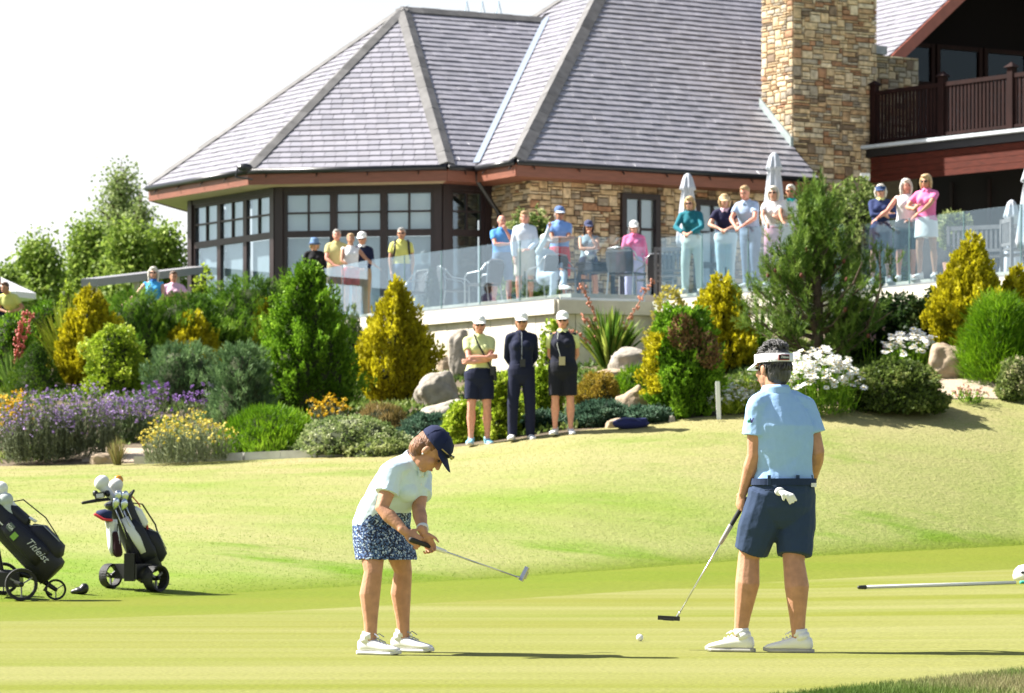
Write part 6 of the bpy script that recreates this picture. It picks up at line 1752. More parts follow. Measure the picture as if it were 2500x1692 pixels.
YB = 18.3
fB = Vector((-.42, .91, 0)).normalized(); rB = fB.cross(UPV)
B = {'base': Vector((1.44, 18.3, 0)), 'k': 1.03, 'rp': rB, 'rc': rB}
B['pel'] = PJ(1911, 1212, YB, 0); B['wai'] = PJ(1914, 1150, YB, 0); B['che'] = PJ(1907, 1042, YB, -.01); B['nec'] = PJ(1894, 952, YB, 0)
B['head'] = PJ(1885, 899, YB, .03); B['hf'] = Vector((-.66, .75, -.03)); B['hu'] = UPV.copy()
B['sh'] = [PJ(1966, 992, YB, .08), PJ(1849, 988, YB, -.08)]
B['el'] = [PJ(1995, 1104, YB, .06), PJ(1842, 1112, YB, -.06)]
B['wr'] = [PJ(1985, 1168, YB, .24), PJ(1813, 1205, YB, .03)]
gB0, gB1 = PJ(1818, 1226, YB, .07), PJ(1652, 1508, YB, .30)
gdB = (gB1 - gB0).normalized()
B['hd'] = [Vector((-.15, .25, -.95)), (gB0 + gdB * .075 - B['wr'][1]).normalized()]
B['pn'] = [Vector((-.9, .2, 0)), Vector((.85, .45, 0))]; B['cu'] = [.3, 1.05]; B['ts'] = [1, -1]
B['hip'] = [PJ(1943, 1218, YB, .04), PJ(1878, 1216, YB, -.04)]
B['kn'] = [PJ(1938, 1372, YB, -.04), PJ(1828, 1362, YB, .03)]
B['an'] = [PJ(1949, 1560, YB, -.05), PJ(1806, 1560, YB, .04)]
for i in (0, 1): B['an'][i].z = .078 * 1.03
B['toe'] = [Vector((-.93, .36, 0)), Vector((-.93, .36, 0))]
sky_polo = C('sky_polo', (.33, .52, .82)); nshort = C('navy_shorts', (.030, .052, .105))
spB = sp('golfer seen from behind in sky blue polo, navy shorts and white visor', 'tan', sky_polo, 'short', 'shorts', nshort, .90, ('tousled', hairm('salt_pepper', (.055, .052, .052))), hat=('visor', mat('visor_white', (.82, .82, .82), .5)), collar=sky_polo, fat=1.12, legf=1.12, armf=1.06, slr=.076, slv=.60, hemr=.084, belt=C('belt_navy', (.02, .035, .08)), socks=white, group='golfers on the green', shoes=(mat('shoe_leather', (.80, .80, .78), .35), mat('shoe_sole_grey', (.38, .37, .34), .6)), laces=mat('lace_white', (.8, .8, .8), .6), fr=.0082, hipw=.148, waiw=.134, chw=.160, wrinkle=.011, noface=False)
figure(B, spB, .0062)
oB, bB = B['o'], B['base']
def onB(b, name, m, smooth=False, parent=None):
    b.v = [tuple(Vector(p) - bB) for p in b.v]; return b.obj(name, m, parent or oB, smooth=smooth)
# white glove hanging from the back pocket
gm = mat('glove_white', (.80, .80, .80), .5)
b = MB(); q = PJ(1898, 1200, YB, -.165); b.ell(q + Vector((.012, -.012, 0)), (.030, .012, .025))
for i, (dx, dz) in enumerate(((.055, -.065), (.072, -.058), (.088, -.048), (.045, -.048), (.02, -.045))):
    b.tube([q + Vector((.012 + dx * .3, -.02, -.005)), q + Vector((.012 + dx * .8, -.035, dz * .45)), q + Vector((.012 + dx, -.030, dz))], [.012, .011, .008], 7)
g = onB(b, 'glove', gm, True); REMESH.append((g, .004, 3, 0))
b = MB(); b.box(PJ(1986, 1184, YB, -.06), (.030, .05, .022)); onB(b, 'yardage_book', mat('paper_white', (.82, .82, .80), .6))
for (x, dy) in ((1878, -.155), (1948, -.135), (1980, -.04)):
    b = MB(); b.box(PJ(x, 1172, YB, dy), (.018, .012, .055)); onB(b, 'belt_loop', nshort)
b = MB(); b.tube([PJ(1868, 1197, YB, -.160), PJ(1925, 1192, YB, -.172)], .003, 5); onB(b, 'pocket_seam', C('belt_navy', (.02, .035, .08)))
# visor label
HMb, hcb = B['HM'], B['hc']; kB = B['k']
def visor_patch(a0, a1, z0, z1, rad, m, name):
    vs, fs = [], []; n = 8
    for i in range(n + 1):
        a = a0 + (a1 - a0) * i / n
        for z in (z0, z1):
            for g_ in (0, .003): vs.append(hcb + HMb @ (Vector((math.cos(a) * (.0955 + rad + g_), -.014 + math.sin(a) * (.117 + rad + g_), z)) * kB))
    for i in range(n):
        a = i * 4; c_ = a + 4
        for (p, q_) in ((0, 1), (1, 3), (3, 2), (2, 0)): fs.append((a + p, a + q_, c_ + q_, c_ + p))
    fs += [(0, 2, 3, 1), (4 * n, 4 * n + 1, 4 * n + 3, 4 * n + 2)]
    b = MB(); b.add(vs, fs); return b.obj(name, m, oB)
visor_patch(R(-128), R(-92), .036, .066, .001, mat('label_red', (.45, .02, .03), .5), 'label_border')
visor_patch(R(-126), R(-94), .039, .063, .0025, mat('label_black', (.015, .012, .012), .5), 'label_patch')

def lettering(text, size, M, parent, m, shear=0.0, name='lettering', base=Vector((0, 0, 0)), extr=.0008):
    cu = bpy.data.curves.new(name, 'FONT'); cu.body = text; cu.size = size; cu.extrude = extr; cu.align_x = 'CENTER'; cu.align_y = 'CENTER'; cu.shear = shear
    t = bpy.data.objects.new(name, cu); COL.objects.link(t)
    dg = bpy.context.evaluated_depsgraph_get(); me = bpy.data.meshes.new_from_object(t.evaluated_get(dg)); bpy.data.objects.remove(t)
    me.materials.clear(); me.materials.append(m)
    o = link(name, me, parent); o.matrix_local = M; return o
def on_head(ang, z, rad):
    n = (HMb @ Vector((math.cos(ang), math.sin(ang), 0))).normalized(); p = hcb + HMb @ (Vector((math.cos(ang) * (.0955 + rad), -.014 + math.sin(ang) * (.117 + rad), z)) * kB)
    y = UPV - n * n.z; y.normalize(); x = y.cross(n); M = Matrix((x, y, n)).transposed().to_4x4(); M.translation = p; return M
m_letw = mat('letter_white', (.85, .85, .85), .5); m_letg = mat('letter_grey', (.25, .27, .33), .5)
lettering('Titleist', .018, on_head(R(-110), .0515, .008), oB, m_letw, .3)
for i, ch in enumerate('AV1'): lettering(ch, .018, on_head(R(-172 + i * 8), .050, .004), oB, m_letg)
# sleeve emblem
b = MB(); q = PJ(1830, 1028, YB, -.15); b.ell(q, (.014, .004, .012), None, 8, 5); onB(b, 'sleeve_emblem', mat('emblem_green', (.10, .40, .25), .6), True)
b = MB(); q = PJ(1835, 1026, YB, -.152); b.bar(q + Vector((-.008, 0, .012)), q + Vector((0, 0, -.014)), .004, .006); b.bar(q + Vector((.010, 0, .012)), q + Vector((0, 0, -.014)), .004, .006); onB(b, 'sleeve_emblem', mat('emblem_purple', (.15, .08, .45), .6))
hx = Vector((-.98, .12, .05)).normalized(); hz_ = Vector((0, 0, 1)); hy_ = hz_.cross(hx).normalized(); hz_ = hx.cross(hy_)
putter(Vector((gB0.x, gB0.y, 0)), gB0, gB1, 'black-headed putter held low by the golfer in blue polo', mat('grip_black', (.02, .02, .022), .7), mat('putter_black', (.02, .02, .022), .3), (hx, hy_, hz_), .27, mat('grip_grey', (.35, .33, .33), .6), (.125, .03, .024))
# ------------------------------------------------------------------ things on the grass
g = ground(1562, 1566)
b = MB(); b.ell((0, 0, .0215), (.0215, .0215, .0215), None, 20, 12); o = b.obj('golf_ball', mat('ball_white', (.84, .84, .84), .3, bump=.3, bscale=400), None, g, smooth=True); tag(o, 'white golf ball rolling on the green between the two golfers', 'golf ball')
# flagstick lying on the green
f0, f1 = ground(2097, 1440), ground(2720, 1421)
fo = empty('flagstick', f0, 'white flagstick lying on the green', 'flagstick')
d = (f1 - f0); L = d.length; d.normalize(); z = Vector((0, 0, .022))
b = MB(); b.tube([z + d * .07, z + d * (L * .60)], .016, 10, False); b.obj('pole', mat('white_paint', (.8, .8, .8), .45), fo, smooth=True)
b = MB(); b.tube([z - d * .0, z + d * .07], [.017, .020], 10); b.obj('ferrule', mat('black_ferrule', (.03, .03, .03), .4), fo, smooth=True)
b = MB(); b.tube([z + d * (L * .62 + .002), z + d * (L * .9)], .017, 10, False); b.obj('pole_band', mat('teal_band', (.02, .35, .30), .45), fo, smooth=True)
# white cap lying near the flagstick
g = ground(2502, 1416)
co = empty('cap_on_grass', g, 'white cap lying on the green beside the flagstick', 'cap')
b = MB(); rs = []
for zz, r_ in ((0, .105), (.05, .11), (.10, .095), (.135, .06), (.148, .01)): rs.append([Vector((math.cos(a) * r_ * 1.05, math.sin(a) * r_, zz)) for a in np.linspace(0, 2 * math.pi, 21)[:-1]])
b.rings(rs); b.obj('crown', cap_w, co, smooth=True)
b = MB(); b.loft([((.08, 0, .02), (0, 1, 0), (0, 0, 1), .085, .006), ((.15, 0, .012), (0, 1, 0), (0, 0, 1), .075, .005), ((.185, 0, .006), (0, 1, 0), (0, 0, 1), .03, .004)], 12); b.obj('brim', cap_w, co)
b = MB(); b.ell((.0, -.105, .075), (.02, .006, .014)); b.obj('badge', m_black, co)
co.rotation_euler = (0, 0, R(-20))
# navy bag by the juniper
g = ground(1540, 1046)
no = empty('navy_bag', g, 'small navy bag dropped on the edge of the lawn', 'bag')
b = MB(); b.ell((0, 0, .06), (.25, .12, .08), None, 16, 9); b.box((.1, -.02, .08), (.22, .16, .10)); q = b.obj('pouch', C('bag_navy', (.02, .025, .11)), no, smooth=True); REMESH.append((q, .015, 4, .02))
b = MB(); b.tube([(-.2, -.05, .08), (-.1, -.14, .13), (.05, -.12, .12), (.2, -.06, .06)], .012, 6); b.obj('strap', C('bag_strap', (.05, .06, .2)), no)

# ------------------------------------------------------------------ golf trolleys and bags
m_tyre = mat('tyre', (.010, .010, .011), .7, bump=.3, bscale=60); m_blackm = mat('black_metal', (.006, .006, .007), .4); m_rim = mat('grey_rim', (.20, .20, .21), .4)
m_bagn = mat('bag_navy_black', (.004, .005, .014), .6, noise=.2, nscale=10, bump=.2, bscale=20); m_bagw = mat('bag_white', (.74, .75, .76), .5); m_red = mat('bag_red', (.55, .03, .04), .5)
def wheel(o, c, ax, rad, w, spokes=3, name='wheel'):
    """tyre ring with spokes; c centre, ax axle direction"""
    ax = ax.normalized(); u = ax.cross(UPV).normalized(); v = u.cross(ax)
    b = MB(); rs = []
    for a in np.linspace(0, 2 * math.pi, 29):
        dd = u * math.cos(a) + v * math.sin(a)
        rs.append([c + dd * r_ + ax * x_ for (r_, x_) in ((rad * .80, -w * .42), (rad * .97, -w * .5), (rad, 0), (rad * .97, w * .5), (rad * .80, w * .42), (rad * .78, 0))])
    b.rings(rs, cap=False); wo = b.obj(name, m_tyre, o, smooth=False)
    b = MB(); b.tube([c - ax * w * .3, c + ax * w * .3], rad * .16, 10); b.obj('hub', m_blackm, wo, smooth=True)
    for i in range(spokes):
        a = 2 * math.pi * i / spokes + .5; dd = u * math.cos(a) + v * math.sin(a); b = MB(); b.bar(c + dd * rad * .1, c + dd * rad * .82, w * .18, rad * .13, up=ax); b.obj('spoke', m_rim, wo)
    return wo

def golf_bag(base, p0, p1, fwd, label, white_panel, s=1.0):
    """bag from its bottom p0 to its mouth p1 (world); fwd: side carrying the pockets"""
    o = empty('golf_bag', base, label, 'golf bag', 'golf bags on the trolleys'); a = (p1 - p0).normalized(); fwd = (fwd - a * fwd.dot(a)).normalized(); rt = a.cross(fwd); L = (p1 - p0).length
    def ob(b, n, m, sm=True):
        b.v = [tuple(Vector(p) - base) for p in b.v]; return b.obj(n, m, o, smooth=sm)
    at_ = lambda t, x=0, y=0: p0 + a * L * t + rt * x + fwd * y
    b = MB(); b.loft([(at_(0), rt, fwd, .10 * s, .09 * s), (at_(.02), rt, fwd, .135 * s, .12 * s), (at_(.3, 0, .015), rt, fwd, .135 * s, .135 * s), (at_(.6), rt, fwd, .125 * s, .12 * s), (at_(.93), rt, fwd, .115 * s, .11 * s), (at_(1.0), rt, fwd, .122 * s, .118 * s)], 18, 2.5); ob(b, 'shell', m_bagn)
    b = MB(); b.loft([(at_(.97), rt, fwd, .128 * s, .124 * s), (at_(1.015), rt, fwd, .130 * s, .126 * s), (at_(1.02), rt, fwd, .11 * s, .105 * s)], 18, 2.5); ob(b, 'cuff', m_blackm)
    b = MB(); b.loft([(at_(.08, 0, .10 * s), rt, fwd, .08 * s, .05 * s), (at_(.14, 0, .13 * s), rt, fwd, .10 * s, .075 * s), (at_(.42, 0, .135 * s), rt, fwd, .10 * s, .075 * s), (at_(.52, 0, .11 * s), rt, fwd, .08 * s, .045 * s)], 14, 2.8); ob(b, 'ball_pocket', m_bagn)
    b = MB(); b.loft([(at_(.56, 0, .10 * s), rt, fwd, .075 * s, .035 * s), (at_(.60, 0, .115 * s), rt, fwd, .085 * s, .05 * s), (at_(.78, 0, .11 * s), rt, fwd, .08 * s, .045 * s), (at_(.84, 0, .095 * s), rt, fwd, .07 * s, .03 * s)], 14, 2.8); ob(b, 'upper_pocket', m_bagn if not white_panel else m_bagw)
    for x in (-1, 1):
        b = MB(); b.loft([(at_(.18, x * .115 * s, .03), rt, fwd, .04 * s, .075 * s), (at_(.28, x * .125 * s, .03), rt, fwd, .045 * s, .085 * s), (at_(.62, x * .12 * s, .02), rt, fwd, .04 * s, .07 * s), (at_(.72, x * .105 * s, .01), rt, fwd, .03 * s, .05 * s)], 12, 2.6); ob(b, 'side_pocket', m_bagn)
    b = MB(); b.tube([at_(.9, .09 * s, .09 * s), at_(.8, .14 * s, .2 * s), at_(.5, .12 * s, .23 * s), at_(.25, .08 * s, .2 * s)], .014, 6, flat=.4); ob(b, 'strap', m_blackm)
    b = MB(); b.tube([at_(1.0, .03, .12 * s), at_(1.03, 0, .16 * s), at_(1.0, -.03, .12 * s)], .012, 6); ob(b, 'handle', m_blackm)
    b = MB(); b.tube([at_(.53, -.07 * s, .125 * s), at_(.44, -.08 * s, .20 * s), at_(.2, -.08 * s, .205 * s)], .004, 5); ob(b, 'zip', mat('zip', (.4, .42, .45), .4, metal=1))
    return o, a, fwd, rt, at_, ob

def club(base, p, d, kind, label, col=None):
    """a club standing in a bag: shaft stub and head or head cover"""
    o = empty('golf_club', base, label, 'golf club', 'clubs in the bags'); d = d.normalized()
    def ob(b, n, m, sm=True):
        b.v = [tuple(Vector(q) - base) for q in b.v]; return b.obj(n, m, o, smooth=sm)
    side = d.cross(Vector((.3, -1, .1))).normalized(); M = Matrix((side, d.cross(side), d)).transposed()
    if kind == 'cover':
        b = MB(); b.tube([p - d * .22, p - d * .12, p - d * .02], [.03, .034, .045], 12); b.ell(p + d * .03 + side * .02, (.072, .055, .062), M, 16, 10); q = ob(b, 'head_cover', col); REMESH.append((q, .009, 4, .004))
    elif kind == 'iron':
        b = MB(); b.tube([p - d * .3, p], .006, 6, False); ob(b, 'shaft', m_steel)
        b = MB(); b.loft([(p - d * .01, side, d.cross(side), .014, .010), (p + d * .02 + side * .02, side, d.cross(side), .034, .012), (p + d * .06 + side * .03, side, d.cross(side), .030, .010), (p + d * .078 + side * .035, side, d.cross(side), .016, .006)], 12, 2.6); ob(b, 'head', mat('iron_steel', (.55, .62, .70), .2, metal=1.0))
    else:
        b = MB(); b.tube([p - d * .3, p], .006, 6, False); ob(b, 'shaft', m_blackm)
        b = MB(); b.ell(p + d * .03, (.042, .026, .042), M, 14, 9); ob(b, 'head', mat('orange_wood', (.60, .25, .02), .3))
    return o

# --- second trolley (whole in view)
g = ground(305, 1440); Y2 = g.y; T2 = g
q2 = lambda x, y, dy=0.0: P(x, y, Y2 + dy)
tro = empty('golf_trolley', T2, 'black electric golf trolley carrying the red, white and navy bag', 'golf trolley', 'golf trolleys beside the green')
def tr_ob(b, n, m, parent=None, sm=False, base=T2, o=tro):
    b.v = [tuple(Vector(p) - base) for p in b.v]; return b.obj(n, m, parent or o, smooth=sm)
axl = Vector((.80, -.60, 0)).normalized()
def wh(x, y, dy, rad, w, ax, nm='wheel', base=T2, o=tro, yy=None, sp_=3):
    c = P(x, y, (yy or Y2) + dy); c.z = max(height(c.x, c.y) + rad, c.z - 1)
    c.z = height(c.x, c.y) + rad
    return wheel(o, c - base, ax, rad, w, sp_, nm), c
_, c1 = wh(270, 1416, .05, .108, .085, axl); _, c2 = wh(381, 1410, -.05, .118, .105, axl)
cf = (c1 + c2) / 2
b = MB(); b.tube([c1, c2], .022, 8); tr_ob(b, 'axle', m_blackm, sm=True)
b = MB(); b.box(cf + Vector((0, .02, .05)), (.26, .20, .13), (axl, UPV.cross(axl), UPV)); b.box(q2(317, 1385, -.08), (.09, .10, .24)); tr_ob(b, 'motor_housing', m_blackm)
b = MB(); b.tube([q2(322, 1400, .02), q2(308, 1320, .0), q2(288, 1262, -.02), q2(262, 1234, -.05)], [.020, .018, .017, .016], 8); tr_ob(b, 'frame_tube', m_blackm, sm=True)
b = MB(); b.tube([q2(202, 1228, -.12), q2(235, 1222, -.08), q2(278, 1217, .02)], [.013, .016, .014], 8); tr_ob(b, 'handle', m_blackm, sm=True)
b = MB(); b.box(q2(243, 1209, -.08), (.085, .05, .05), (Vector((.96, .2, .15)).normalized(), Vector((-.2, .96, 0)).normalized(), Vector((-.15, 0, .99)).normalized())); tr_ob(b, 'display_unit', m_blackm)
b = MB(); b.box(q2(244, 1210, -.112), (.062, .006, .034), (Vector((.96, .2, .15)).normalized(), Vector((-.2, .96, 0)).normalized(), Vector((-.15, 0, .99)).normalized())); tr_ob(b, 'display_rim', mat('silver_trim', (.6, .6, .6), .3))
b = MB(); b.ell(q2(233, 1205, -.06), (.025, .025, .03)); b.ell(q2(262, 1205, -.05), (.025, .025, .03)); tr_ob(b, 'drink_clamp', m_blackm, sm=True)
wh(350, 1402, .75, .10, .05, axl, 'front_wheel')
b = MB(); b.tube([cf + Vector((0, 0, .03)), P(350, 1402, Y2 + .75)], .02, 8); tr_ob(b, 'frame_tube', m_blackm)
fw = Vector((.90, .25, .3))
bag, a_, f_, r_, at_, ob = golf_bag(T2, q2(366, 1398, .15), q2(288, 1222, .02), fw, 'navy black golf bag with white panels and red stripe on the trolley', True, 1.0)
b = MB(); b.loft([(at_(.30, -.165, .0), r_, f_, .006, .028), (at_(.50, -.165, -.01), r_, f_, .006, .04), (at_(.80, -.145, -.03), r_, f_, .006, .035)], 8); ob(b, 'side_stripe', m_bagw)
b = MB(); b.bar(at_(.55, -.09, .13), at_(.565, .08, .15), .012, .03); ob(b, 'red_stripe', m_red, False)
b = MB(); b.tube([at_(1.0, -.02, .12), at_(.85, .0, .155), at_(.80, .05, .16)], .006, 6); ob(b, 'red_piping', m_red)
for (x, y) in ((284, 1218), (302, 1219), (280, 1242), (300, 1244)):
    pass
for i, (x, y, dy) in enumerate(((286, 1222, -.12), (303, 1223, -.10), (281, 1240, -.14), (301, 1243, -.13))):
    tip = q2(x, y, dy); club(T2 + Vector((.02 * i, 0, 0)), tip, Vector((-.32, -.25, .9)), 'iron', ('uppermost steel iron next to the display unit', 'steel iron beside the red piping', 'lower steel iron beside the frame tube', 'lower steel iron above the white side stripe')[i])
club(T2, q2(250, 1188, -.02), (a_ + Vector((-.5, -.1, .1))), 'cover', 'large white driver head cover on the trolley bag with red stripe', m_bagw)
club(T2, q2(282, 1196, .08), (a_ + Vector((-.3, -.1, .2))), 'cover', 'smaller white head cover with red emblem beside the orange wood', mat('cover_cream', (.70, .68, .66), .6))
club(T2, q2(289, 1180, .12), Vector((.05, 0, 1)), 'wood', 'orange-faced wooden club standing highest in the bag')
tow = empty('towel', q2(262, 1290, -.18), 'white towel with red and navy border hanging from the trolley', 'towel'); tb = Vector(tow.location)
b = MB(); n = 9
vs = []
for j in range(n):
    t = j / (n - 1)
    for i in range(6):
        x = 258 + i * 5.5 - t * 0 + (t * 6); y = 1268 + t * (1362 - 1268 - abs(i - 2.5) * 9 * t); vs.append(P(x, y, Y2 - .2 + .03 * math.sin(i * 1.7 + t * 3)) - tb)
b.add(vs, [(j * 6 + i, j * 6 + i + 1, (j + 1) * 6 + i + 1, (j + 1) * 6 + i) for j in range(n - 1) for i in range(5)]); q = b.obj('cloth', m_bagw, tow, smooth=True)
sm_ = q.modifiers.new('thick', 'SOLIDIFY'); sm_.thickness = .012
b = MB(); b.loft([(P(235, 1252, Y2 - .2) - tb, (.3, 0, .95), (0, 1, 0), .02, .03), (P(252, 1256, Y2 - .2) - tb, (.3, 0, .95), (0, 1, 0), .05, .05), (P(272, 1262, Y2 - .19) - tb, (.1, 0, .99), (0, 1, 0), .05, .05)], 12); b.obj('fold', C('towel_navy', (.02, .03, .09)), tow, smooth=True)
b = MB(); b.tube([P(232, 1256, Y2 - .24) - tb, P(252, 1268, Y2 - .25) - tb, P(272, 1270, Y2 - .24) - tb], .014, 6); b.obj('red_border', m_red, tow, smooth=True)
cvr = empty('club_cover', q2(285, 1330, -.2), 'dark wine-coloured club cover hanging from the trolley', 'club cover'); cb_ = Vector(cvr.location)
b = MB(); b.tube([P(281, 1305, Y2 - .2) - cb_, P(285, 1325, Y2 - .2) - cb_, P(288, 1350, Y2 - .2) - cb_], [.03, .038, .042], 12); b.obj('sleeve', C('wine', (.035, .012, .02)), cvr, smooth=True)
b = MB(); b.tube([P(287, 1280, Y2 - .2) - cb_, P(286, 1302, Y2 - .2) - cb_], .005, 5); b.obj('loop', m_black, cvr)

# --- first trolley (cut by the left edge)
g = ground(60, 1462); Y1 = g.y; T1b = g
q1 = lambda x, y, dy=0.0: P(x, y, Y1 + dy)
tro1 = empty('golf_trolley', T1b, 'black golf trolley with lowered bag cut by the picture edge', 'golf trolley', 'golf trolleys beside the green')
ax1 = Vector((.22, -.97, 0)).normalized()
_, d1 = wh(52, 1432, -.22, .135, .07, ax1, base=T1b, o=tro1, yy=Y1, sp_=3); _, d2 = wh(8, 1432, .30, .135, .07, ax1, base=T1b, o=tro1, yy=Y1)
_, d3 = wh(136, 1440, .0, .088, .05, ax1, 'front_wheel', base=T1b, o=tro1, yy=Y1, sp_=3)
t1 = lambda b, n, m, sm=False: tr_ob(b, n, m, None, sm, T1b, tro1)
b = MB(); b.tube([d1, d2], .02, 8); t1(b, 'axle', m_blackm, True)
b = MB(); b.tube([q1(2, 1398, .03), q1(60, 1402, .0), q1(105, 1418, 0), d3], [.03, .028, .024, .018], 8); t1(b, 'frame_tube', m_blackm, True)
b = MB(); b.tube([q1(4, 1400, .03), q1(-6, 1340, .03), q1(-40, 1240, .03)], [.024, .02, .018], 8); t1(b, 'upright_tube', m_blackm, True)
b = MB(); b.box(q1(20, 1415, .05), (.22, .22, .12)); t1(b, 'battery_box', m_blackm)
b = MB(); b.tube([q1(118, 1425, -.05), q1(108, 1440, -.06), q1(125, 1452, -.05)], .012, 6); t1(b, 'fork', m_blackm, True)
bag1, a1, f1, r1, at1, ob1 = golf_bag(T1b, q1(132, 1402, 0), q1(-30, 1232, 0), Vector((.7, 0, .7)), 'navy black golf bag with white script lettering lying on the trolley', False, 1.12)
b = MB(); b.loft([(at1(.52, -.03, .195), r1, f1, .04, .012), (at1(.60, -.03, .18), r1, f1, .035, .012)], 10, 3); ob1(b, 'white_patch', m_bagw)
b = MB(); b.bar(at1(.52, -.176, .0), at1(.58, -.172, .0), .02, .06, up=f1); ob1(b, 'green_tag', mat('tag_green', (.22, .42, .06), .6), False)
b = MB(); b.bar(at1(.61, -.174, .03), at1(.68, -.170, .03), .02, .06, up=f1); ob1(b, 'printed_tag', mat('tag_grey', (.10, .13, .12), .6), False)
# lettering on the side of the bag that faces the viewer
def bag_text(txt, size, t, y, m, shear=.3):
    n = -r1; x = -a1; yv = n.cross(x).normalized(); M = Matrix((x, yv, n)).transposed().to_4x4(); M.translation = at1(t, -.205, y) - T1b
    return lettering(txt, size, M, bag1, m, shear, extr=.002)
bag_text('Titleist', .085, .28, .06, mat('letter_silver', (.5, .52, .55), .5))
bag_text('PGA', .035, .645, .03, m_letw, 0)
bag_text('T', .11, .78, -.04, m_bagw, .3)
cc = club(T1b, q1(2, 1205, -.02), a1, 'cover', 'pale head cover on the bag cut by the picture edge', m_bagw)
cc = club(T1b + Vector((.01, 0, 0)), q1(12, 1232, -.06), a1 + Vector((.2, 0, .1)), 'cover', 'second pale head cover in the lying bag', mat('cover_grey', (.45, .5, .5), .5))
g = ground(197, 1452)
so = empty('club_head_cover', g, 'small black head cover dropped on the grass between the trolleys', 'club cover')
b = MB(); b.ell((0, 0, .03), (.065, .05, .035)); b.ell((.03, 0, .05), (.04, .045, .045)); b.tube([(-.03, 0, .03), (-.07, .0, .02)], [.03, .02], 8); q = b.obj('cover', m_black, so, smooth=True); REMESH.append((q, .008, 4, .004))

# ------------------------------------------------------------------ terrace furniture
FZ = 4.34
def on_terrace(px, Y): return Vector(((px - CX) / FPX * Y, Y, FZ))
m_chrome = mat('polished_frame', (.42, .43, .45), .35, metal=1.0); m_wick = mat('dark_wicker', (.03, .03, .035), .6, noise=.4, nscale=90, bump=.8, bscale=120)
def armchair(px, Y, rz, label):
    o = empty('terrace_armchair', on_terrace(px, Y), label, 'chair', 'wicker armchairs on the terrace', rz)
    for s in (-1, 1):
        b = MB(); b.tube([(s * .28, -.24, 0), (s * .28, -.24, .55), (s * .28, -.18, .62), (s * .28, .1, .66), (s * .27, .22, .80)], .014, 7); b.obj('arm_frame', m_chrome, o, smooth=True)
        b = MB(); b.tube([(s * .26, .28, 0), (s * .25, .22, .42), (s * .24, .24, .80)], .014, 7); b.obj('leg', m_chrome, o, smooth=True)
    b = MB(); b.box((0, -.02, .42), (.54, .50, .035)); b.obj('seat', m_wick, o)
    b = MB(); rs = []
    for z, y, w in ((.44, .22, .25), (.62, .25, .27), (.80, .28, .27), (.86, .27, .24)): rs.append([Vector((x * w, y + .04 * (1 - x * x) + t_, z)) for t_ in (0, .025) for x in (np.linspace(-1, 1, 9) if t_ == 0 else np.linspace(1, -1, 9))])
    b.rings(rs); b.obj('backrest', m_wick, o)
    b = MB(); b.tube([(-.27, .25, .80), (-.22, .30, .87), (0, .33, .885), (.22, .30, .87), (.27, .25, .80)], .013, 7); b.obj('top_rail', m_chrome, o, smooth=True)
    return o
armchair(1530, 58.6, R(150), 'wicker armchair with bright frame directly behind the front glass panel')
armchair(1395, 60.4, R(60), 'wicker armchair left of the small dark table')
armchair(1180, 61.6, R(-120), 'wicker armchair beside the man in bright blue polo')
armchair(1000, 64.2, R(-60), 'wicker armchair beside the dark cone tree')
armchair(1110, 63.4, R(100), 'wicker armchair between the cone tree and the blue polo man')
armchair(1335, 60.35, R(-142), 'wicker armchair that the seated person in white cap sits in')
armchair(1600, 60.2, R(200), 'wicker armchair beside the slatted chair')
o = empty('terrace_table', on_terrace(1455, 60.3), 'small dark table with ice bucket and wine glass', 'table')
b = MB(); b.box((0, 0, .715), (.75, .75, .03)); b.obj('table_top', m_wick, o)
b = MB(); b.box((0, 0, .62), (.66, .66, .12)); b.obj('apron', m_wick, o)
for sx in (-1, 1):
    for sy in (-1, 1): b = MB(); b.box((sx * .31, sy * .31, .28), (.06, .06, .56)); b.obj('leg', m_wick, o)
ib = empty('ice_bucket', on_terrace(1440, 60.1) + Vector((0, 0, .73)), 'silver ice bucket on the small dark table', 'bucket')
b = MB(); b.tube([(0, 0, .0), (0, 0, .10), (0, 0, .2)], [.07, .085, .10], 14, False); b.obj('pail', m_chrome, ib, smooth=True)
b = MB(); b.tube([(-.11, 0, .17), (-.125, 0, .14), (-.105, 0, .12)], .008, 6); b.tube([(.11, 0, .17), (.125, 0, .14), (.105, 0, .12)], .008, 6); b.obj('ring_handles', m_chrome, ib)
wg = empty('wine_glass', on_terrace(1486, 60.1) + Vector((0, 0, .73)), 'glass of white wine on the small dark table', 'glass')
b = MB(); b.tube([(0, 0, .0), (0, 0, .006)], [.035, .034], 12, False); b.tube([(0, 0, .006), (0, 0, .09)], .004, 6, False); b.obj('stem', m_pane, wg)
b = MB(); rs = [[Vector((math.cos(a) * r_, math.sin(a) * r_, z)) for a in np.linspace(0, 2 * math.pi, 15)[:-1]] for z, r_ in ((.09, .008), (.11, .035), (.14, .045), (.19, .038))]; b.rings(rs, cap=False); b.obj('bowl', m_pane, wg, smooth=True)
b = MB(); b.tube([(0, 0, .105), (0, 0, .135)], [.028, .040], 12, False); b.obj('wine', mat('white_wine', (.65, .55, .15), .1), wg)
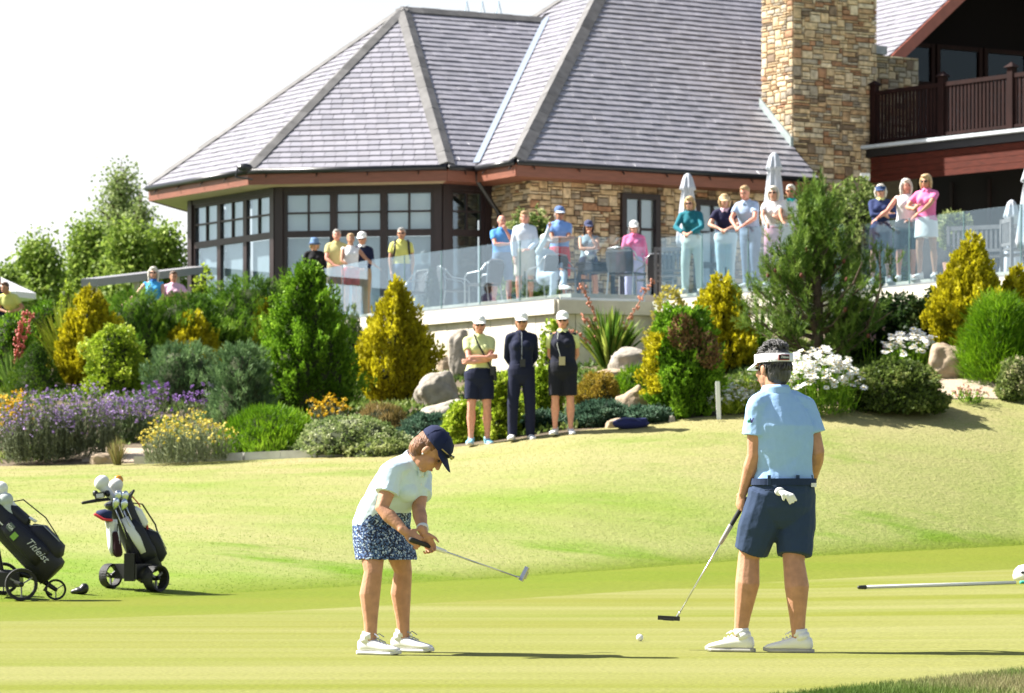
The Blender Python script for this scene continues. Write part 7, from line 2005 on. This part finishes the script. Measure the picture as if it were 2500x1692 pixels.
def slat_chair(px, Y, rz, label, w=.5, name='slatted_chair', cat='chair'):
    o = empty(name, on_terrace(px, Y), label, cat, None, rz); m = mat('grey_teak', (.13, .125, .13), .7, noise=.2, nscale=12)
    for sx in (-1, 1):
        b = MB(); b.box((sx * w / 2, -.2, .3), (.05, .05, .6)); b.obj('leg', m, o)
        b = MB(); b.box((sx * w / 2, .22, .46), (.05, .05, .92)); b.obj('leg', m, o)
        b = MB(); b.box((sx * w / 2, 0, .62), (.06, .5, .03)); b.obj('armrest', m, o)
    for j in range(5): b = MB(); b.box((0, -.18 + j * .09, .42), (w - .05, .07, .025)); b.obj('seat_slat', m, o)
    b = MB(); b.box((0, .22, .88), (w - .05, .035, .07)); b.box((0, .22, .5), (w - .05, .035, .05)); b.obj('back_rail', m, o)
    k = int(w / .085)
    for j in range(k): b = MB(); b.box((-w / 2 + .05 + (w - .1) * (j + .5) / k, .22, .685), (.04, .018, .31)); b.obj('back_slat', m, o)
slat_chair(1640, 59.0, R(165), 'grey slatted wooden chair behind the glass corner')
slat_chair(2432, 54.0, R(150), 'wooden slatted bench below the balcony', 1.5, 'garden_bench', 'bench')
slat_chair(2490, 52.6, R(100), 'wooden slatted chair beside the bench')
# folded parasols
def parasol(px, ytop, Y, label, h=2.5, wid=.2):
    b0 = on_terrace(px, Y); top = CAMZ + (HY - ytop) * Y / FPX; o = empty('folded_parasol', b0, label, 'parasol', 'folded grey parasols on the terrace'); H_ = top - FZ; m = mat('parasol_cloth', (.44, .47, .53), .85, bump=.2, bscale=12)
    b = MB(); rs = []
    n = 24
    for t, r_ in ((0, .02), (.03, .07), (.08, .09), (.18, .125), (.22, .14), (.24, .10), (.4, .13), (.7, .17), (.92, .20), (1.0, .18)):
        z = H_ - t * 1.35; rs.append([Vector((math.cos(a) * r_ * wid / .2 * (1 + .14 * (math.sin(a * 8) if t > .05 else 0)), math.sin(a) * r_ * wid / .2 * (1 + .14 * (math.sin(a * 8) if t > .05 else 0)), z)) for a in np.linspace(0, 2 * math.pi, n * 2 + 1)[:-1]])
    b.rings(rs); b.obj('canopy', m, o, smooth=True)
    b = MB(); b.tube([(0, 0, 0), (0, 0, H_ - .1)], .022, 8); b.obj('pole', m_chrome, o, smooth=True)
    b = MB(); b.tube([(0, 0, .0), (0, 0, .05)], [.22, .2], 16, False); b.obj('base', m_blackm, o)
parasol(1679, 423, 60.5, 'folded pale grey parasol behind the woman in teal jacket')
parasol(1890, 372, 58.5, 'folded pale grey parasol behind the white-haired woman')
parasol(2470, 488, 56.5, 'folded parasol behind the bench under the balcony')
parasol(2520, 395, 50.8, 'folded cream parasol at the picture edge', wid=.24)
# standard ball tree in the terrace
tq = on_terrace(2330, 54.6); zb = CAMZ + (HY - 608) * 54.6 / FPX - FZ
qv, cv = clumped('ball', .62, .30, 520, 6, .07, .05, .3, [(.12, .17, .05), (.24, .29, .10), (.40, .43, .2), (.52, .52, .28)], 77, .2, 20, .9, .6)
qv[:, :, 2] += zb
qv2 = MB(); qv2.tube([(0, 0, 0), (.01, 0, zb * .5), (0, 0, zb + .2)], [.018, .015, .012], 7)
plant('ball_tree', tq, 'pale standard ball tree in a pot behind the glass', 'tree', [('crown', fastmesh('crown', qv, cv, m_leaf)), ('trunk', qv2.mesh('trunk', m_bark, True))])
b = MB(); b.tube([(0, 0, 0), (0, 0, .35)], [.14, .2], 16, False)
link('pot', b.mesh('pot', mat('terracotta', (.35, .18, .11), .8)), bpy.data.objects['ball_tree'])
# pink bird-size sign on the grass is left out; low grey pergola and open parasol on the far left
o = empty('pergola', P(365, 720, 70), 'low grey flat-roofed pergola behind the two women', 'pergola'); pb = Vector(o.location)
pa, pc = P(218, 690, 66), P(520, 655, 74)
b = MB(); b.bar(pa - pb, pc - pb, .35, .16); b.obj('roof_beam', mat('pergola_grey', (.26, .26, .28), .6), o)
b = MB(); dd = (pc - pa)
for t in (.03, .35, .68, .97):
    b = MB(); q = pa + dd * t - pb; b.box(q + Vector((0, 0, -.75)), (.14, .14, 1.4)); b.obj('post', mat('pergola_post', (.45, .41, .36), .7), o)
o = empty('open_parasol', P(-25, 780, 68), 'open white parasol behind the bearded man', 'parasol'); pb = Vector(o.location)
apx = P(-30, 662, 68) - pb; rim = P(88, 716, 68) - pb; rr_ = rim.x - apx.x
b = MB(); n = 8; pts = [Vector((apx.x + math.cos(2 * math.pi * i / n) * rr_, apx.y + math.sin(2 * math.pi * i / n) * rr_, rim.z)) for i in range(n)]
b.add([apx] + pts + [p - Vector((0, 0, .12)) for p in pts], [(0, i + 1, (i + 1) % n + 1) for i in range(n)] + [(i + 1, n + i + 1, n + (i + 1) % n + 1, (i + 1) % n + 1) for i in range(n)]); b.obj('canopy', mat('white_canvas', (.78, .78, .80), .8), o)
b = MB(); b.tube([apx, apx + Vector((0, 0, -2.4))], .03, 8); b.obj('pole', m_chrome, o)

# ------------------------------------------------------------------ join limbs and cloth into continuous surfaces
tex = bpy.data.textures.new('folds', 'CLOUDS'); tex.noise_scale = .15; tex.noise_depth = 1
tex2 = bpy.data.textures.new('creases', 'CLOUDS'); tex2.noise_scale = .06; tex2.noise_depth = 2
for (o, vx, it, wr_) in REMESH:
    m = o.modifiers.new('r', 'REMESH'); m.mode = 'VOXEL'; m.voxel_size = vx; m.use_smooth_shade = True
    m = o.modifiers.new('s', 'SMOOTH'); m.factor = .5; m.iterations = it
    if wr_:
        m = o.modifiers.new('d', 'DISPLACE'); m.texture = tex; m.strength = wr_; m.mid_level = .5; m.texture_coords = 'GLOBAL'
        if vx < .008:
            m.strength = wr_ * 1.7
            m = o.modifiers.new('d2', 'DISPLACE'); m.texture = tex2; m.strength = wr_ * .55; m.mid_level = .5; m.texture_coords = 'GLOBAL'
dg = bpy.context.evaluated_depsgraph_get()
new = []
for (o, *_r) in REMESH:
    new.append((o, bpy.data.meshes.new_from_object(o.evaluated_get(dg))))
for o, me in new:
    o.modifiers.clear(); o.data = me
